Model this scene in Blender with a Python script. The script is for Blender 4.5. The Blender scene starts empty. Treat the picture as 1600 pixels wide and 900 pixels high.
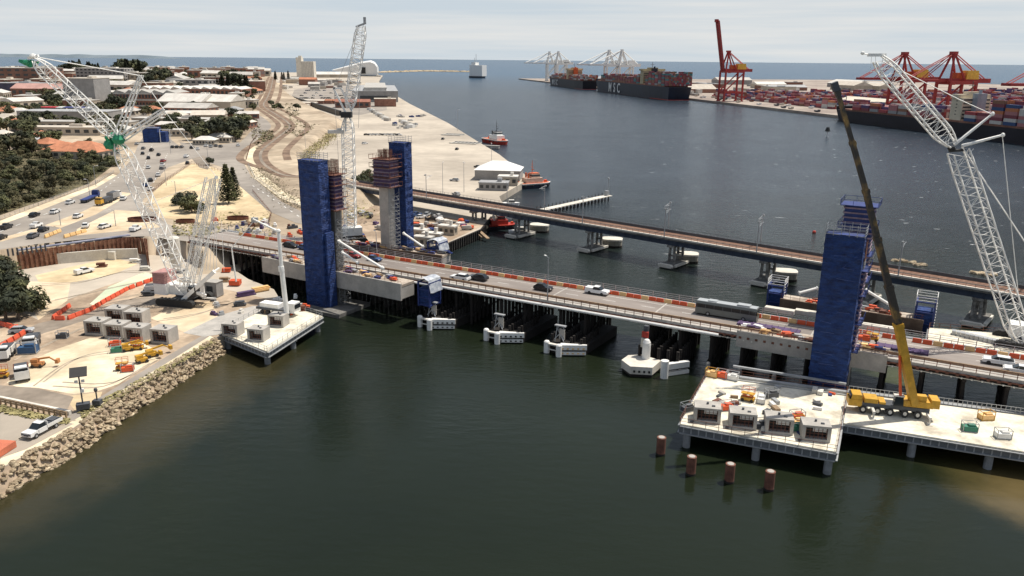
import bpy, math, random
import numpy as np
from mathutils import Vector, Matrix
random.seed(7)
R=math.radians; PI=math.pi
SC=bpy.context.scene; COL=SC.collection
# ---------------- camera ----------------
F=1232.; PITCH=R(16.2); ROLL=R(0.54); H=60.
cd=bpy.data.cameras.new('camera'); cam=bpy.data.objects.new('camera',cd); COL.objects.link(cam)
cd.sensor_width=36; cd.lens=F/1600*36; cd.clip_start=.5; cd.clip_end=120000
cam.matrix_world=Matrix.Translation((0,0,H))@Matrix.Rotation(PI/2-PITCH,4,'X')@Matrix.Rotation(ROLL,4,'Z')
SC.camera=cam
# ---------------- world, sun, exposure ----------------
SUN=Vector((0.36,0.16,0.92)).normalized()
w=bpy.data.worlds.new('World'); SC.world=w; w.use_nodes=True
nt=w.node_tree; nt.nodes.clear()
def N(nt,t,**k):
    n=nt.nodes.new(t)
    for a,b in k.items():
        if a in n.inputs.keys(): n.inputs[a].default_value=b
        else: setattr(n,a,b)
    return n
L=lambda nt,a,b: nt.links.new(a,b)
sky=N(nt,'ShaderNodeTexSky',sky_type='NISHITA',sun_disc=False)
sky.sun_elevation=math.asin(SUN.z); sky.sun_rotation=math.atan2(SUN.x,SUN.y); sky.air_density=1.1; sky.dust_density=2.5; sky.ozone_density=1.5
tc=N(nt,'ShaderNodeTexCoord'); mp=N(nt,'ShaderNodeMapping'); mp.inputs['Scale'].default_value=(1.,1.,27)
L(nt,tc.outputs['Generated'],mp.inputs[0])
ns=N(nt,'ShaderNodeTexNoise',Scale=2.2,Detail=7.,Roughness=.55); L(nt,mp.outputs[0],ns.inputs['Vector'])
rp=N(nt,'ShaderNodeValToRGB'); rp.color_ramp.elements[0].position=.36; rp.color_ramp.elements[1].position=.66
rp.color_ramp.elements[0].color=(6.9,7.8,8.5,1); rp.color_ramp.elements[1].color=(9.0,9.1,9.0,1)
sz=N(nt,'ShaderNodeSeparateXYZ'); L(nt,tc.outputs['Generated'],sz.inputs[0]); zr=N(nt,'ShaderNodeMapRange',interpolation_type='SMOOTHSTEP'); zr.inputs[1].default_value=.08; zr.inputs[2].default_value=.34; zr.inputs[3].default_value=1.; zr.inputs[4].default_value=.25; L(nt,sz.outputs[2],zr.inputs[0])
L(nt,ns.outputs[0],rp.inputs[0])
mx=N(nt,'ShaderNodeMix',data_type='RGBA'); L(nt,rp.outputs[0],mx.inputs[7]); L(nt,zr.outputs[0],mx.inputs[0]); L(nt,sky.outputs[0],mx.inputs[6])
bg=N(nt,'ShaderNodeBackground'); bg.inputs[1].default_value=.085
wo=N(nt,'ShaderNodeOutputWorld'); L(nt,mx.outputs[2],bg.inputs[0]); L(nt,bg.outputs[0],wo.inputs[0])
ld=bpy.data.lights.new('sun','SUN'); ld.energy=5.0; ld.angle=R(.5); ld.color=(1,.94,.84)
lo=bpy.data.objects.new('sun',ld); COL.objects.link(lo); lo.rotation_euler=SUN.to_track_quat('Z','Y').to_euler(); lo.location=(0,0,300)
vs=SC.view_settings; vs.view_transform='Standard'; vs.look='None'; vs.exposure=0.0; vs.gamma=1; vs.use_curve_mapping=False
SC.render.engine='CYCLES'; SC.cycles.max_bounces=6; SC.cycles.diffuse_bounces=2
# ---------------- pixel <-> place ----------------
def ray(px,py):
    u=px-800; v=450-py; c,s=math.cos(ROLL),math.sin(ROLL); a=u*c-v*s; b=u*s+v*c
    return a, F*math.cos(PITCH)+b*math.sin(PITCH), -F*math.sin(PITCH)+b*math.cos(PITCH)
def G(px,py,z=0.):
    a,b,c=ray(px,py); t=(z-H)/c; return Vector((a*t,b*t,z))
def GY(px,py,Y):
    a,b,c=ray(px,py); t=Y/b; return Vector((a*t,Y,H+c*t))
def proj(x,y,z):
    z-=H; d=y*math.cos(PITCH)-z*math.sin(PITCH); v=(y*math.sin(PITCH)+z*math.cos(PITCH))/d*F; u=x/d*F
    c,s=math.cos(ROLL),math.sin(ROLL); return 800+u*c+v*s, 450-(-u*s+v*c)
def ss(t): t=min(1,max(0,t)); return t*t*(3-2*t)
def hill(x,y): return 8+15*ss((y-620)/850)*ss((-x-120)/260)
def GZ(px,py):
    z=8.
    for i in range(25):
        p=G(px,py,z); z=.5*z+.5*hill(p.x,p.y)
    return G(px,py,z)
# the road bridge's own frame: u along it, v across it (away from the river mouth side is -)
BO=Vector((8,174)); BA=R(-29.2); E_=Vector((math.cos(BA),math.sin(BA))); N_=Vector((-math.sin(BA),math.cos(BA)))
def B(u,v,z=0.):
    p=BO+E_*u+N_*v; return Vector((p.x,p.y,z))
def toB(p): d=Vector((p[0],p[1]))-BO; return d.dot(E_),d.dot(N_)
# ---------------- materials ----------------
M={}
def mat(name,col,rough=.7,var=.12,sc=1.,metal=0.,col2=None,bump=0.,rnd=0.,sc2=None,stretch=None,bscale=None,lo=.4,hi=.62):
    if name in M: return M[name]
    m=bpy.data.materials.new(name); m.use_nodes=True; t=m.node_tree; b=t.nodes['Principled BSDF']
    b.inputs['Roughness'].default_value=rough; b.inputs['Metallic'].default_value=metal
    tc=N(t,'ShaderNodeTexCoord'); v=tc.outputs['Object']
    if stretch:
        q=N(t,'ShaderNodeMapping'); q.inputs['Scale'].default_value=stretch; L(t,v,q.inputs[0]); v=q.outputs[0]
    n=N(t,'ShaderNodeTexNoise',Scale=sc,Detail=6.,Roughness=.6); L(t,v,n.inputs['Vector'])
    c2=col2 or tuple(min(1,c*(1+var)) for c in col); c1=col if col2 else tuple(c*(1-var) for c in col)
    r=N(t,'ShaderNodeValToRGB'); e=r.color_ramp.elements; e[0].position=lo; e[1].position=hi
    e[0].color=(*c1,1); e[1].color=(*c2,1); L(t,n.outputs[0],r.inputs[0]); out=r.outputs[0]
    n2=N(t,'ShaderNodeTexNoise',Scale=sc*(sc2 or 7.3),Detail=3.); L(t,v,n2.inputs['Vector'])
    mr=N(t,'ShaderNodeMapRange'); mr.inputs[1].default_value=.3; mr.inputs[2].default_value=.7; mr.inputs[3].default_value=1-var*.9; mr.inputs[4].default_value=1+var*.6
    L(t,n2.outputs[0],mr.inputs[0])
    f=mr.outputs[0]
    if rnd:
        oi=N(t,'ShaderNodeObjectInfo'); m2=N(t,'ShaderNodeMapRange'); m2.inputs[3].default_value=1-rnd; m2.inputs[4].default_value=1+rnd; L(t,oi.outputs['Random'],m2.inputs[0])
        mu=N(t,'ShaderNodeMath',operation='MULTIPLY'); L(t,f,mu.inputs[0]); L(t,m2.outputs[0],mu.inputs[1]); f=mu.outputs[0]
    vm=N(t,'ShaderNodeVectorMath',operation='SCALE'); L(t,out,vm.inputs[0]); L(t,f,vm.inputs['Scale']); L(t,vm.outputs[0],b.inputs['Base Color'])
    if bump:
        bn=N(t,'ShaderNodeBump',Strength=min(1,bump),Distance=bump*.5); nb=N(t,'ShaderNodeTexNoise',Scale=bscale or sc*9,Detail=4.); L(t,v,nb.inputs['Vector'])
        L(t,nb.outputs[0],bn.inputs['Height']); L(t,bn.outputs[0],b.inputs['Normal'])
    M[name]=m; return m
sand=mat('sand',(.50,.385,.25),.95,.14,.05,col2=(.70,.575,.41),bump=.3,bscale=.8)
palesand=mat('pale_sand',(.56,.465,.32),.95,.12,.11,col2=(.78,.68,.50),bump=.15,bscale=.8)
yellowsand=mat('yellow_sand',(.46,.35,.21),.95,.14,.07,col2=(.70,.57,.36),lo=.36,hi=.64,bump=.3,bscale=.7)
greensand=mat('green_sand',(.48,.54,.38),.95,.08,.06,col2=(.66,.66,.48))
dirt=mat('dirt',(.29,.215,.15),.95,.22,.09,col2=(.50,.39,.28),bump=.3,bscale=.9)
darkdirt=mat('dark_dirt',(.2,.165,.13),.95,.15,.08,col2=(.30,.25,.2))
asphalt=mat('asphalt',(.25,.22,.19),.9,.12,.03,col2=(.35,.31,.265))
asphalt2=mat('road_asphalt',(.20,.172,.155),.9,.12,.08,col2=(.29,.252,.225),stretch=(.3,1,1))
quaym=mat('quay_concrete',(.37,.32,.26),.9,.12,.013,col2=(.52,.455,.37),sc2=14)
conc=mat('concrete',(.36,.34,.31),.85,.1,.4,col2=(.46,.43,.39))
pconc=mat('pale_concrete',(.58,.54,.47),.85,.1,.3,col2=(.70,.66,.58))
dconc=mat('dark_concrete',(.12,.115,.105),.9,.2,.5,col2=(.2,.19,.175))
platm=mat('platform_plate',(.46,.41,.32),.8,.14,.22,col2=(.76,.71,.58),lo=.36,hi=.54)
white=mat('white_paint',(.78,.77,.74),.5,.05,.8)
crw=mat('crane_white',(.88,.865,.82),.5,.06,.5)
offw=mat('off_white',(.66,.63,.57),.7,.08,.5)
roofw=mat('roof_white',(.56,.53,.48),.6,.12,.12,rnd=.28)
roofg=mat('roof_grey',(.33,.33,.33),.6,.1,.12,rnd=.2)
roofb=mat('roof_beige',(.55,.49,.41),.7,.1,.12,rnd=.15)
roofr=mat('roof_terracotta',(.42,.17,.09),.8,.16,.3,rnd=.15)
wallc=mat('wall_cream',(.42,.37,.30),.85,.08,.2,rnd=.18)
wallb=mat('wall_brick',(.25,.125,.09),.9,.15,.4,rnd=.2)
wallg=mat('wall_grey',(.30,.29,.28),.85,.1,.2)
blackm=mat('black',(.02,.02,.02),.6,.1,1)
rubber=mat('rubber',(.03,.03,.03),.85,.1,2)
steel=mat('galvanised_steel',(.38,.39,.4),.5,.1,1,metal=.3)
dsteel=mat('dark_steel',(.07,.075,.085),.6,.15,1)
bsteel=mat('blue_grey_girder',(.035,.05,.085),.6,.15,.3)
rust=mat('rusty_steel',(.11,.045,.03),.85,.25,.8,col2=(.21,.085,.055))
sheetp=mat('sheet_pile',(.17,.07,.04),.9,.2,.6,col2=(.30,.15,.09))
bluem=mat('blue_mesh',(.005,.018,.085),.75,.3,.5,col2=(.02,.07,.27),bump=1.,bscale=1.5,stretch=(1,1,2.6),lo=.3,hi=.75)
blues=mat('blue_steel',(.02,.04,.17),.6,.2,1)
purple=mat('formwork_purple',(.09,.055,.13),.8,.2,1)
orangem=mat('barrier_orange',(.66,.10,.03),.6,.06,2,rnd=.1)
yorange=mat('barrier_yellow',(.78,.5,.22),.6,.06,2,rnd=.1)
hiorange=mat('hi_orange',(.70,.11,.05),.6,.08,1)
yellow=mat('crane_yellow',(.58,.32,.03),.5,.14,.8)
boomy=mat('boom_ochre',(.045,.038,.032),.5,.3,.35,col2=(.30,.18,.05),lo=.48,hi=.66)
redm=mat('port_red',(.36,.035,.03),.6,.12,.3)
orr=mat('port_orange',(.60,.12,.03),.6,.1,.3)
portyel=mat('port_yellow',(.75,.45,.06),.6,.1,.3)
navy=mat('hull_navy',(.012,.017,.035),.5,.2,.05)
hblack=mat('hull_black',(.016,.013,.02),.5,.2,.05)
hred=mat('hull_red',(.42,.04,.025),.6,.1,.2)
deckor=mat('deck_orange',(.60,.15,.06),.8,.1,.5)
glass=mat('car_glass',(.02,.025,.03),.12,.05,1)
winm=mat('window_dark',(.04,.045,.05),.3,.1,1)
green=mat('crane_green',(.02,.25,.12),.6,.1,1)
wood=mat('timber',(.30,.21,.13),.9,.2,1)
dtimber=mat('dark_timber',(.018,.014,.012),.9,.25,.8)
rockm=mat('rock',(.26,.195,.125),.95,.22,.6,col2=(.54,.44,.30),bump=.6,bscale=2,rnd=.3)
railstrip=mat('rail_ballast',(.36,.21,.15),.9,.12,.5,col2=(.46,.29,.21))
trackb=mat('track_bed',(.14,.09,.06),.95,.22,.1,col2=(.27,.185,.125))
leafm=mat('foliage',(.042,.048,.020),.9,.25,.25,col2=(.15,.15,.065),rnd=.3,sc2=4)
leafo=mat('foliage_olive',(.055,.052,.024),.9,.25,.25,col2=(.16,.135,.065),rnd=.25)
leafd=mat('foliage_dark',(.020,.026,.014),.9,.2,.25,col2=(.075,.082,.04),rnd=.25)
drygrass=mat('dry_grass',(.16,.14,.06),.95,.2,.3,col2=(.38,.33,.15))
bark=mat('bark',(.13,.1,.075),.95,.2,1)
scrub=mat('scrub_ground',(.06,.055,.025),.95,.2,.08,col2=(.20,.165,.09))
CCOL=[('red',(.36,.06,.065)),('maroon',(.21,.045,.06)),('blue',(.03,.07,.18)),('white',(.55,.52,.48)),('pink',(.42,.17,.17)),('brown',(.26,.12,.07)),('purple',(.10,.05,.14)),('orange',(.50,.17,.07)),('teal',(.06,.2,.2)),('grey',(.30,.3,.3))]
CM=[mat('container_'+n,c,.6,.1,.3,stretch=(3,3,.2)) for n,c in CCOL]
CAR={n:mat('car_paint_'+n,c,.25,.03,1) for n,c in dict(white=(.75,.75,.74),black=(.015,.015,.018),silver=(.42,.43,.44),red=(.3,.03,.03),blue=(.04,.08,.2),grey=(.12,.12,.13),yellow=(.65,.5,.05)).items()}
# ---------------- mesh builder ----------------
class MB:
    def __init__(s): s.v=[]; s.f=[]; s.m=[]; s.c=0
    def add(s,vs,fs,m=None):
        o=len(s.v); s.v+=[tuple(p) for p in vs]; s.f+=[tuple(i+o for i in f) for f in fs]; s.m+=[s.c if m is None else m]*len(fs); return s
    def box(s,x,y,z,a,b,c,rz=0,m=None,tx=1,ty=1):   # x,y centre, z BOTTOM; tx/ty taper of the top
        k,q=math.cos(rz),math.sin(rz); P=[]
        for zz,fx,fy in ((z,1,1),(z+c,tx,ty)):
            for i,j in ((-1,-1),(1,-1),(1,1),(-1,1)):
                u=i*a/2*fx; v=j*b/2*fy; P.append((x+u*k-v*q,y+u*q+v*k,zz))
        return s.add(P,[(3,2,1,0),(4,5,6,7),(0,1,5,4),(1,2,6,5),(2,3,7,6),(3,0,4,7)],m)
    def prism(s,poly,z0,z1,m=None,cap=True,top=None):
        n=len(poly); ar=sum(poly[i][0]*poly[(i+1)%n][1]-poly[(i+1)%n][0]*poly[i][1] for i in range(n))
        if ar<0: poly=poly[::-1]; top=top[::-1] if top else None
        tp=top or poly
        P=[(p[0],p[1],z0) for p in poly]+[(p[0],p[1],z1) for p in tp]
        fs=[(i,(i+1)%n,n+(i+1)%n,n+i) for i in range(n)]
        if cap: fs+=[tuple(range(n,2*n)),tuple(range(n-1,-1,-1))]
        return s.add(P,fs,m)
    def tube(s,p,q,r,n=6,r2=None,m=None,caps=True):
        p=Vector(p); q=Vector(q); d=q-p
        if d.length<1e-6: return s
        a=d.orthogonal().normalized(); b=d.normalized().cross(a); r2=r if r2 is None else r2
        off=PI/n; P=[]
        for c,rr in ((p,r),(q,r2)):
            for i in range(n):
                t=2*PI*i/n+off; P.append(c+a*(math.cos(t)*rr)+b*(math.sin(t)*rr))
        fs=[(i,(i+1)%n,n+(i+1)%n,n+i) for i in range(n)]
        if caps: fs+=[tuple(range(n,2*n)),tuple(range(n-1,-1,-1))]
        return s.add(P,fs,m)
    def cyl(s,x,y,z0,z1,r,n=10,r2=None,m=None): return s.tube((x,y,z0),(x,y,z1),r,n,r2,m)
    def beam(s,p,q,w,h,m=None,up=(0,0,1)):   # rectangular bar
        p=Vector(p); q=Vector(q); d=(q-p).normalized(); a=d.cross(Vector(up))
        if a.length<1e-4: a=Vector((1,0,0))
        a.normalize(); b=a.cross(d).normalized(); P=[]
        for c in (p,q):
            for i,j in ((-1,-1),(1,-1),(1,1),(-1,1)): P.append(c+a*(i*w/2)+b*(j*h/2))
        return s.add(P,[(3,2,1,0),(4,5,6,7),(0,1,5,4),(1,2,6,5),(2,3,7,6),(3,0,4,7)],m)
    def ell(s,c,r,n=8,k=5,m=None,jit=0):
        P=[];fs=[]
        for j in range(k+1):
            th=PI*j/k
            for i in range(n):
                t=2*PI*i/n; q=1+random.uniform(-jit,jit)
                P.append((c[0]+r[0]*math.sin(th)*math.cos(t)*q,c[1]+r[1]*math.sin(th)*math.sin(t)*q,c[2]+r[2]*math.cos(th)*q))
        for j in range(k):
            for i in range(n): fs.append((j*n+i,(j+1)*n+i,(j+1)*n+(i+1)%n,j*n+(i+1)%n))
        return s.add(P,fs,m)
    def sheet(s,pts,m=None):
        n=len(pts); ar=sum(pts[i][0]*pts[(i+1)%n][1]-pts[(i+1)%n][0]*pts[i][1] for i in range(n))
        if ar<0: pts=list(pts)[::-1]
        return s.add(pts,[tuple(range(n))],m)
    def ribbon(s,pts,w,zo=0.,m=None,zf=None,sub=6):
        c=[]; 
        for i in range(len(pts)-1):
            p0=pts[max(0,i-1)];p1=pts[i];p2=pts[i+1];p3=pts[min(len(pts)-1,i+2)]
            for k in range(sub):
                t=k/sub; c.append(tuple(.5*((2*p1[a])+(-p0[a]+p2[a])*t+(2*p0[a]-5*p1[a]+4*p2[a]-p3[a])*t*t+(-p0[a]+3*p1[a]-3*p2[a]+p3[a])*t**3) for a in (0,1,2)))
        c.append(tuple(pts[-1])[:3]); P=[]; n=len(c)
        for i,p in enumerate(c):
            a=c[max(0,i-1)]; b=c[min(n-1,i+1)]; d=Vector((b[0]-a[0],b[1]-a[1])).normalized(); q=Vector((-d.y,d.x))*(w/2 if not callable(w) else w(i/(n-1))/2)
            for sg in (1,-1):
                x,y=p[0]+q.x*sg,p[1]+q.y*sg; P.append((x,y,(zf(x,y) if zf else p[2])+zo))
        return s.add(P,[(2*i,2*i+1,2*i+3,2*i+2) for i in range(n-1)],m)
    def lattice(s,p,q,w,h,n,rc=.15,rd=.07,up=(0,1,0),tp=(.35,.35),nf=4):   # four-chord lattice boom, tapered at both ends
        p=Vector(p); q=Vector(q); d=q-p; dn=d.normalized(); a=dn.cross(Vector(up)).normalized(); b=a.cross(dn).normalized()
        st=[]
        for i in range(n+1):
            t=i/n; k=1.
            e=1.6/n
            if t<e: k=tp[0]+(1-tp[0])*t/e
            if t>1-e: k=min(k,tp[1]+(1-tp[1])*(1-t)/e)
            st.append([p+d*t+a*(x*w/2*k)+b*(y*h/2*k) for x,y in ((-1,-1),(1,-1),(1,1),(-1,1))])
        for i in range(n):
            for j in range(4):
                s.tube(st[i][j],st[i+1][j],rc,nf,caps=False)
                A=st[i][j];B2=st[i+1][(j+1)%4]
                if (i+j)%2: A=st[i][(j+1)%4];B2=st[i+1][j]
                s.tube(A,B2,rd,3,caps=False)
                if i: s.tube(st[i][j],st[i][(j+1)%4],rd,3,caps=False)
        return s
    def out(s,name,mats,parent=None,world=False,smooth=False):
        me=bpy.data.meshes.new(name); V=s.v
        if world and parent is not None:
            iv=parent.matrix_basis.inverted(); V=[tuple(iv@Vector(p)) for p in V]
        me.from_pydata(V,[],s.f); 
        for m in (mats if isinstance(mats,(list,tuple)) else [mats]): me.materials.append(m)
        if any(s.m): me.polygons.foreach_set('material_index',s.m)
        if smooth: me.polygons.foreach_set('use_smooth',[True]*len(s.f))
        me.update(); o=bpy.data.objects.new(name,me); COL.objects.link(o)
        if parent is not None: o.parent=parent
        return o
class TL(list):
    def __init__(s): s.k=set()
    def append(s,o):
        if o.name not in s.k: s.k.add(o.name); list.append(s,o)
    def __contains__(s,o): return o.name in s.k
THINGS=TL()
def tag(o,label,cat,group=None,kind=None):
    if label: o['label']=label
    if cat: o['category']=cat
    if group: o['group']=group
    if kind: o['kind']=kind
    if cat: THINGS.append(o)
    return o
def thing(name,label,cat,loc=(0,0,0),rz=0,group=None):
    o=bpy.data.objects.new(name,None); COL.objects.link(o); o.location=loc; o.rotation_euler=(0,0,rz); o.empty_display_size=.5
    o.matrix_basis=Matrix.Translation(loc)@Matrix.Rotation(rz,4,'Z')
    return tag(o,label,cat,group)
def one(mb,name,label,cat,mats,loc=None,rz=0,group=None,smooth=False):   # a thing that is one mesh; local if loc given, else world (origin moved to its base)
    if loc is None:
        xs=[p[0] for p in mb.v]; ys=[p[1] for p in mb.v]; c=Vector(((min(xs)+max(xs))/2,(min(ys)+max(ys))/2,min(p[2] for p in mb.v)))
        mb.v=[(p[0]-c.x,p[1]-c.y,p[2]-c.z) for p in mb.v]; loc=c
    o=mb.out(name,mats,smooth=smooth); o.location=loc; o.rotation_euler=(0,0,rz); return tag(o,label,cat,group)
def struct(mb,name,mats,label=None,smooth=False):
    o=mb.out(name,mats,smooth=smooth); o['kind']='structure'; 
    return o
FIRST=set()
KIDS={}
def kids(r):
    if r.name not in KIDS: KIDS[r.name]=list(r.children) if r.children else []
    return KIDS[r.name]
def place(root,loc,rz=0,label=None,group=None,sc=1.,mats=None,cat=None):   # first call moves the template itself, later calls copy it
    if root.name not in FIRST:
        ch=[(c,list(c.children)) for c in root.children]; KIDS[root.name]=ch; FIRST.add(root.name); r=root; cs=[c for c,_ in ch]
    else:
        r=root.copy(); COL.objects.link(r); cs=[]; THINGS.append(r)
        if label and not group and 'group' in r: del r['group']
        for c0,gs in KIDS[root.name]:
            c=c0.copy(); COL.objects.link(c); c.parent=r; cs.append(c)
            for g in gs: d=g.copy(); COL.objects.link(d); d.parent=c
    r.location=loc; r.rotation_euler=(0,0,rz); r.scale=(sc,)*3 if not isinstance(sc,(tuple,list)) else sc
    if label: r['label']=label
    if group: r['group']=group
    if cat:
        r['category']=cat
        if r not in THINGS: THINGS.append(r)
    return r
def P2(a,b,z=3.): return G(a,b,z)
def ang(p,q): return math.atan2(q[1]-p[1],q[0]-p[0])
# =================== SETTING ===================
# water: one sheet to the horizon; depth-dependent colour (shallows over sand), painted sunlit strip, ripples, small foam caps
def water_mat():
    m=bpy.data.materials.new('water'); m.use_nodes=True; t=m.node_tree; b=t.nodes['Principled BSDF']
    tc=N(t,'ShaderNodeTexCoord'); ob=tc.outputs['Object']; sx=N(t,'ShaderNodeSeparateXYZ'); L(t,ob,sx.inputs[0])
    def mr(inp,a,b2,c=0.,d=1.,it='LINEAR'):
        q=N(t,'ShaderNodeMapRange',interpolation_type=it); q.inputs[1].default_value=a;q.inputs[2].default_value=b2;q.inputs[3].default_value=c;q.inputs[4].default_value=d; L(t,inp,q.inputs[0]); return q.outputs[0]
    def mix(f,A,B):
        q=N(t,'ShaderNodeMix',data_type='RGBA'); L(t,f,q.inputs[0])
        for k,x in ((6,A),(7,B)):
            if isinstance(x,tuple): q.inputs[k].default_value=(*x,1)
            else: L(t,x,q.inputs[k])
        return q.outputs[2]
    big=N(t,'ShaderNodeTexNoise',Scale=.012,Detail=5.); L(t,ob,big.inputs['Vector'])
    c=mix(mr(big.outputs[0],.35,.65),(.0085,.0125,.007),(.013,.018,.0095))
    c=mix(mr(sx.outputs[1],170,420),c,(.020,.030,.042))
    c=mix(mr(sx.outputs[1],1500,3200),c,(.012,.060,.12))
    # shallows at right bank and revetment; greenish blobs paint sunlit water by the bridge
    def blob(cx,cy,r0,r1,col,cc,sc=.05,amt=1.):
        vd=N(t,'ShaderNodeVectorMath',operation='DISTANCE'); L(t,ob,vd.inputs[0]); vd.inputs[1].default_value=(cx,cy,0)
        nn=N(t,'ShaderNodeTexNoise',Scale=sc,Detail=6.); L(t,ob,nn.inputs['Vector']); 
        ad=N(t,'ShaderNodeMath',operation='MULTIPLY_ADD'); L(t,nn.outputs[0],ad.inputs[0]); ad.inputs[1].default_value=r0*.9; L(t,vd.outputs['Value'],ad.inputs[2])
        return mix(mr(ad.outputs[0],r1,r0,0,amt,'SMOOTHSTEP'),cc,col)
    for (px_,py_,r0,r1,cc) in ((1500,722,3,9,(.05,.045,.017)),(1585,742,4,11,(.09,.068,.028)),(1540,768,3,9,(.06,.05,.02)),(1630,790,5,13,(.12,.09,.04)),(1420,700,2,7,(.035,.034,.013)),(1500,600,7,20,(.10,.11,.045)),(1600,615,8,20,(.10,.11,.045)),(1420,588,4,12,(.07,.08,.035))):
        g=G(px_,py_,0); c=blob(g.x,g.y,r0,r1,cc,c,.33,.85)
    for (x,y) in ((-72,98),(-66,112),(-62,126),(-59,140),(-55,150)): c=blob(x,y,10,22,(.05,.042,.02),c,.2,.6)
    # foam caps
    fo=N(t,'ShaderNodeTexNoise',Scale=.23,Detail=3.,Roughness=.5); mpp=N(t,'ShaderNodeMapping'); mpp.inputs['Scale'].default_value=(.75,1.5,1); L(t,ob,mpp.inputs[0]); L(t,mpp.outputs[0],fo.inputs['Vector'])
    zone=N(t,'ShaderNodeTexNoise',Scale=.006,Detail=2.); L(t,ob,zone.inputs['Vector'])
    zx=mr(sx.outputs[0],-60,260); zy=mr(sx.outputs[1],170,300); z1=N(t,'ShaderNodeMath',operation='MULTIPLY'); L(t,zx,z1.inputs[0]); L(t,zy,z1.inputs[1])
    th=mr(fo.outputs[0],.685,.725); z2=N(t,'ShaderNodeMath',operation='MULTIPLY'); L(t,th,z2.inputs[0]); L(t,z1.outputs[0],z2.inputs[1])
    c=mix(z2.outputs[0],c,(.5,.5,.5))
    L(t,c,b.inputs['Base Color'])
    b.inputs['IOR'].default_value=1.33; b.inputs['Specular IOR Level'].default_value=.40
    L(t,mr(sx.outputs[1],90,500,.05,.25),b.inputs['Roughness'])
    n1=N(t,'ShaderNodeTexNoise',Scale=.42,Detail=6.,Roughness=.62); mp=N(t,'ShaderNodeMapping'); mp.inputs['Scale'].default_value=(.6,1.4,1); mp.inputs['Rotation'].default_value=(0,0,.3); L(t,ob,mp.inputs[0]); L(t,mp.outputs[0],n1.inputs['Vector'])
    n3=N(t,'ShaderNodeTexNoise',Scale=.03,Detail=3.); L(t,ob,n3.inputs['Vector'])
    st=N(t,'ShaderNodeMath',operation='MULTIPLY'); L(t,mr(sx.outputs[1],110,240,.12,1.0),st.inputs[0]); L(t,mr(n3.outputs[0],.3,.7,.5,1.2),st.inputs[1])
    bp=N(t,'ShaderNodeBump',Distance=.8); L(t,st.outputs[0],bp.inputs['Strength']); L(t,n1.outputs[0],bp.inputs['Height']); L(t,bp.outputs[0],b.inputs['Normal'])
    return m
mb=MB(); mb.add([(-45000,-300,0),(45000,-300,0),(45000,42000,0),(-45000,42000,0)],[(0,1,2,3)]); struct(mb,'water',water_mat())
# riverbed is hidden by the opaque water sheet
# lower land (town side)
low=[(-420,970),(0,733),(100,679),(200,613),(300,552),(338,529),(392,505),(440,472),(428,452),(388,436),(352,412),(350,396),(420,390),(520,392),(560,396),(640,392),(700,380),(752,358),(768,338),(790,326),(780,307),(828,279),(780,241),(748,222),(700,192),(640,162),(598,137),(592,127),(598,118),(560,113.5),(300,112.5),(-150,111)]
LOW=[G(a,b,3) for i,(a,b) in enumerate(low)]
mb=MB(); mb.prism([(p.x,p.y) for p in LOW]+[(-1500,1200),(-700,300),(-300,60)],-2,3); struct(mb,'ground',quaym)
# upper plateau (road, rail and town) with sloping edges, as a height field
upx=[(-300,470),(0,392),(60,382),(130,374),(200,366),(229,371),(262,372),(295,378)]
UP=[G(a,b,8) for a,b in upx]+[Vector((-87,214,8)),B(-105,9,8),G(480,356,8),G(486,330,8),G(545,304,8),G(566,294,8),G(556,281,8),G(500,262,8),G(462,246,8),G(457,236,8),G(500,206,8),G(528,184,8),G(450,153,8)]+[GZ(a,b) for a,b in ((433,130),(425,118))]+[Vector((-560,1650,8)),Vector((-1500,1650,8)),Vector((-2600,1650,8)),Vector((-1500,500,8)),Vector((-500,200,8))]
up=np.array([(p.x,p.y) for p in UP])
def sdist(X,Y,poly):
    n=len(poly); d=np.full(X.shape,1e9); ins=np.zeros(X.shape,bool)
    for i in range(n):
        a=poly[i]; b=poly[(i+1)%n]; ex,ey=b-a; wx=X-a[0]; wy=Y-a[1]; t=np.clip((wx*ex+wy*ey)/(ex*ex+ey*ey+1e-9),0,1)
        d=np.minimum(d,np.hypot(wx-ex*t,wy-ey*t))
        c=((a[1]>Y)!=(b[1]>Y)); xi=(b[0]-a[0])*(Y-a[1])/(b[1]-a[1]+1e-12)+a[0]; ins^=(c&(X<xi))
    return np.where(ins,-d,d)
ys=[170.]
while ys[-1]<1700: ys.append(ys[-1]+max(1.6,ys[-1]*.006))
ts=np.linspace(-1.05,-.13,330); ts2=ts
X=np.array([[t*y+ (0) for t in ts] for y in ys]); Y=np.array([[y]*len(ts) for y in ys])
D=sdist(X,Y,up); hz=np.vectorize(hill)(X,Y)
S=np.clip(-D/7+.0,0,1); 
SW=np.where((Y<252)&(X<-86)&(Y<-.5*X+196),.6,9.)
Z=2.6+(hz-2.6)*np.where(D<0,1,np.clip(1-D/SW,0,1)**1.15)
rng=np.random.default_rng(3); Z+=np.where((D>1)&(D<9),rng.uniform(-.25,.25,Z.shape),0)
nv=len(ts); vs_=np.stack([X,Y,Z],-1).reshape(-1,3).tolist(); fs_=[]
for i in range(len(ys)-1):
    for j in range(nv-1):
        if min(D[i,j],D[i+1,j],D[i,j+1],D[i+1,j+1])<10: fs_.append((i*nv+j,i*nv+j+1,(i+1)*nv+j+1,(i+1)*nv+j))
upm=mat('upper_ground',(.28,.215,.15),.95,.25,.016,col2=(.52,.425,.31),sc2=9)
mb=MB(); mb.add(vs_,fs_); struct(mb,'terrain',upm,smooth=True)
# far coast strip behind the town
mb=MB(); mb.prism([(-3000,1640),(-540,1640),(-480,1800),(-900,2100),(-3000,2100)],-2,3.01); struct(mb,'coast',sand)
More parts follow.
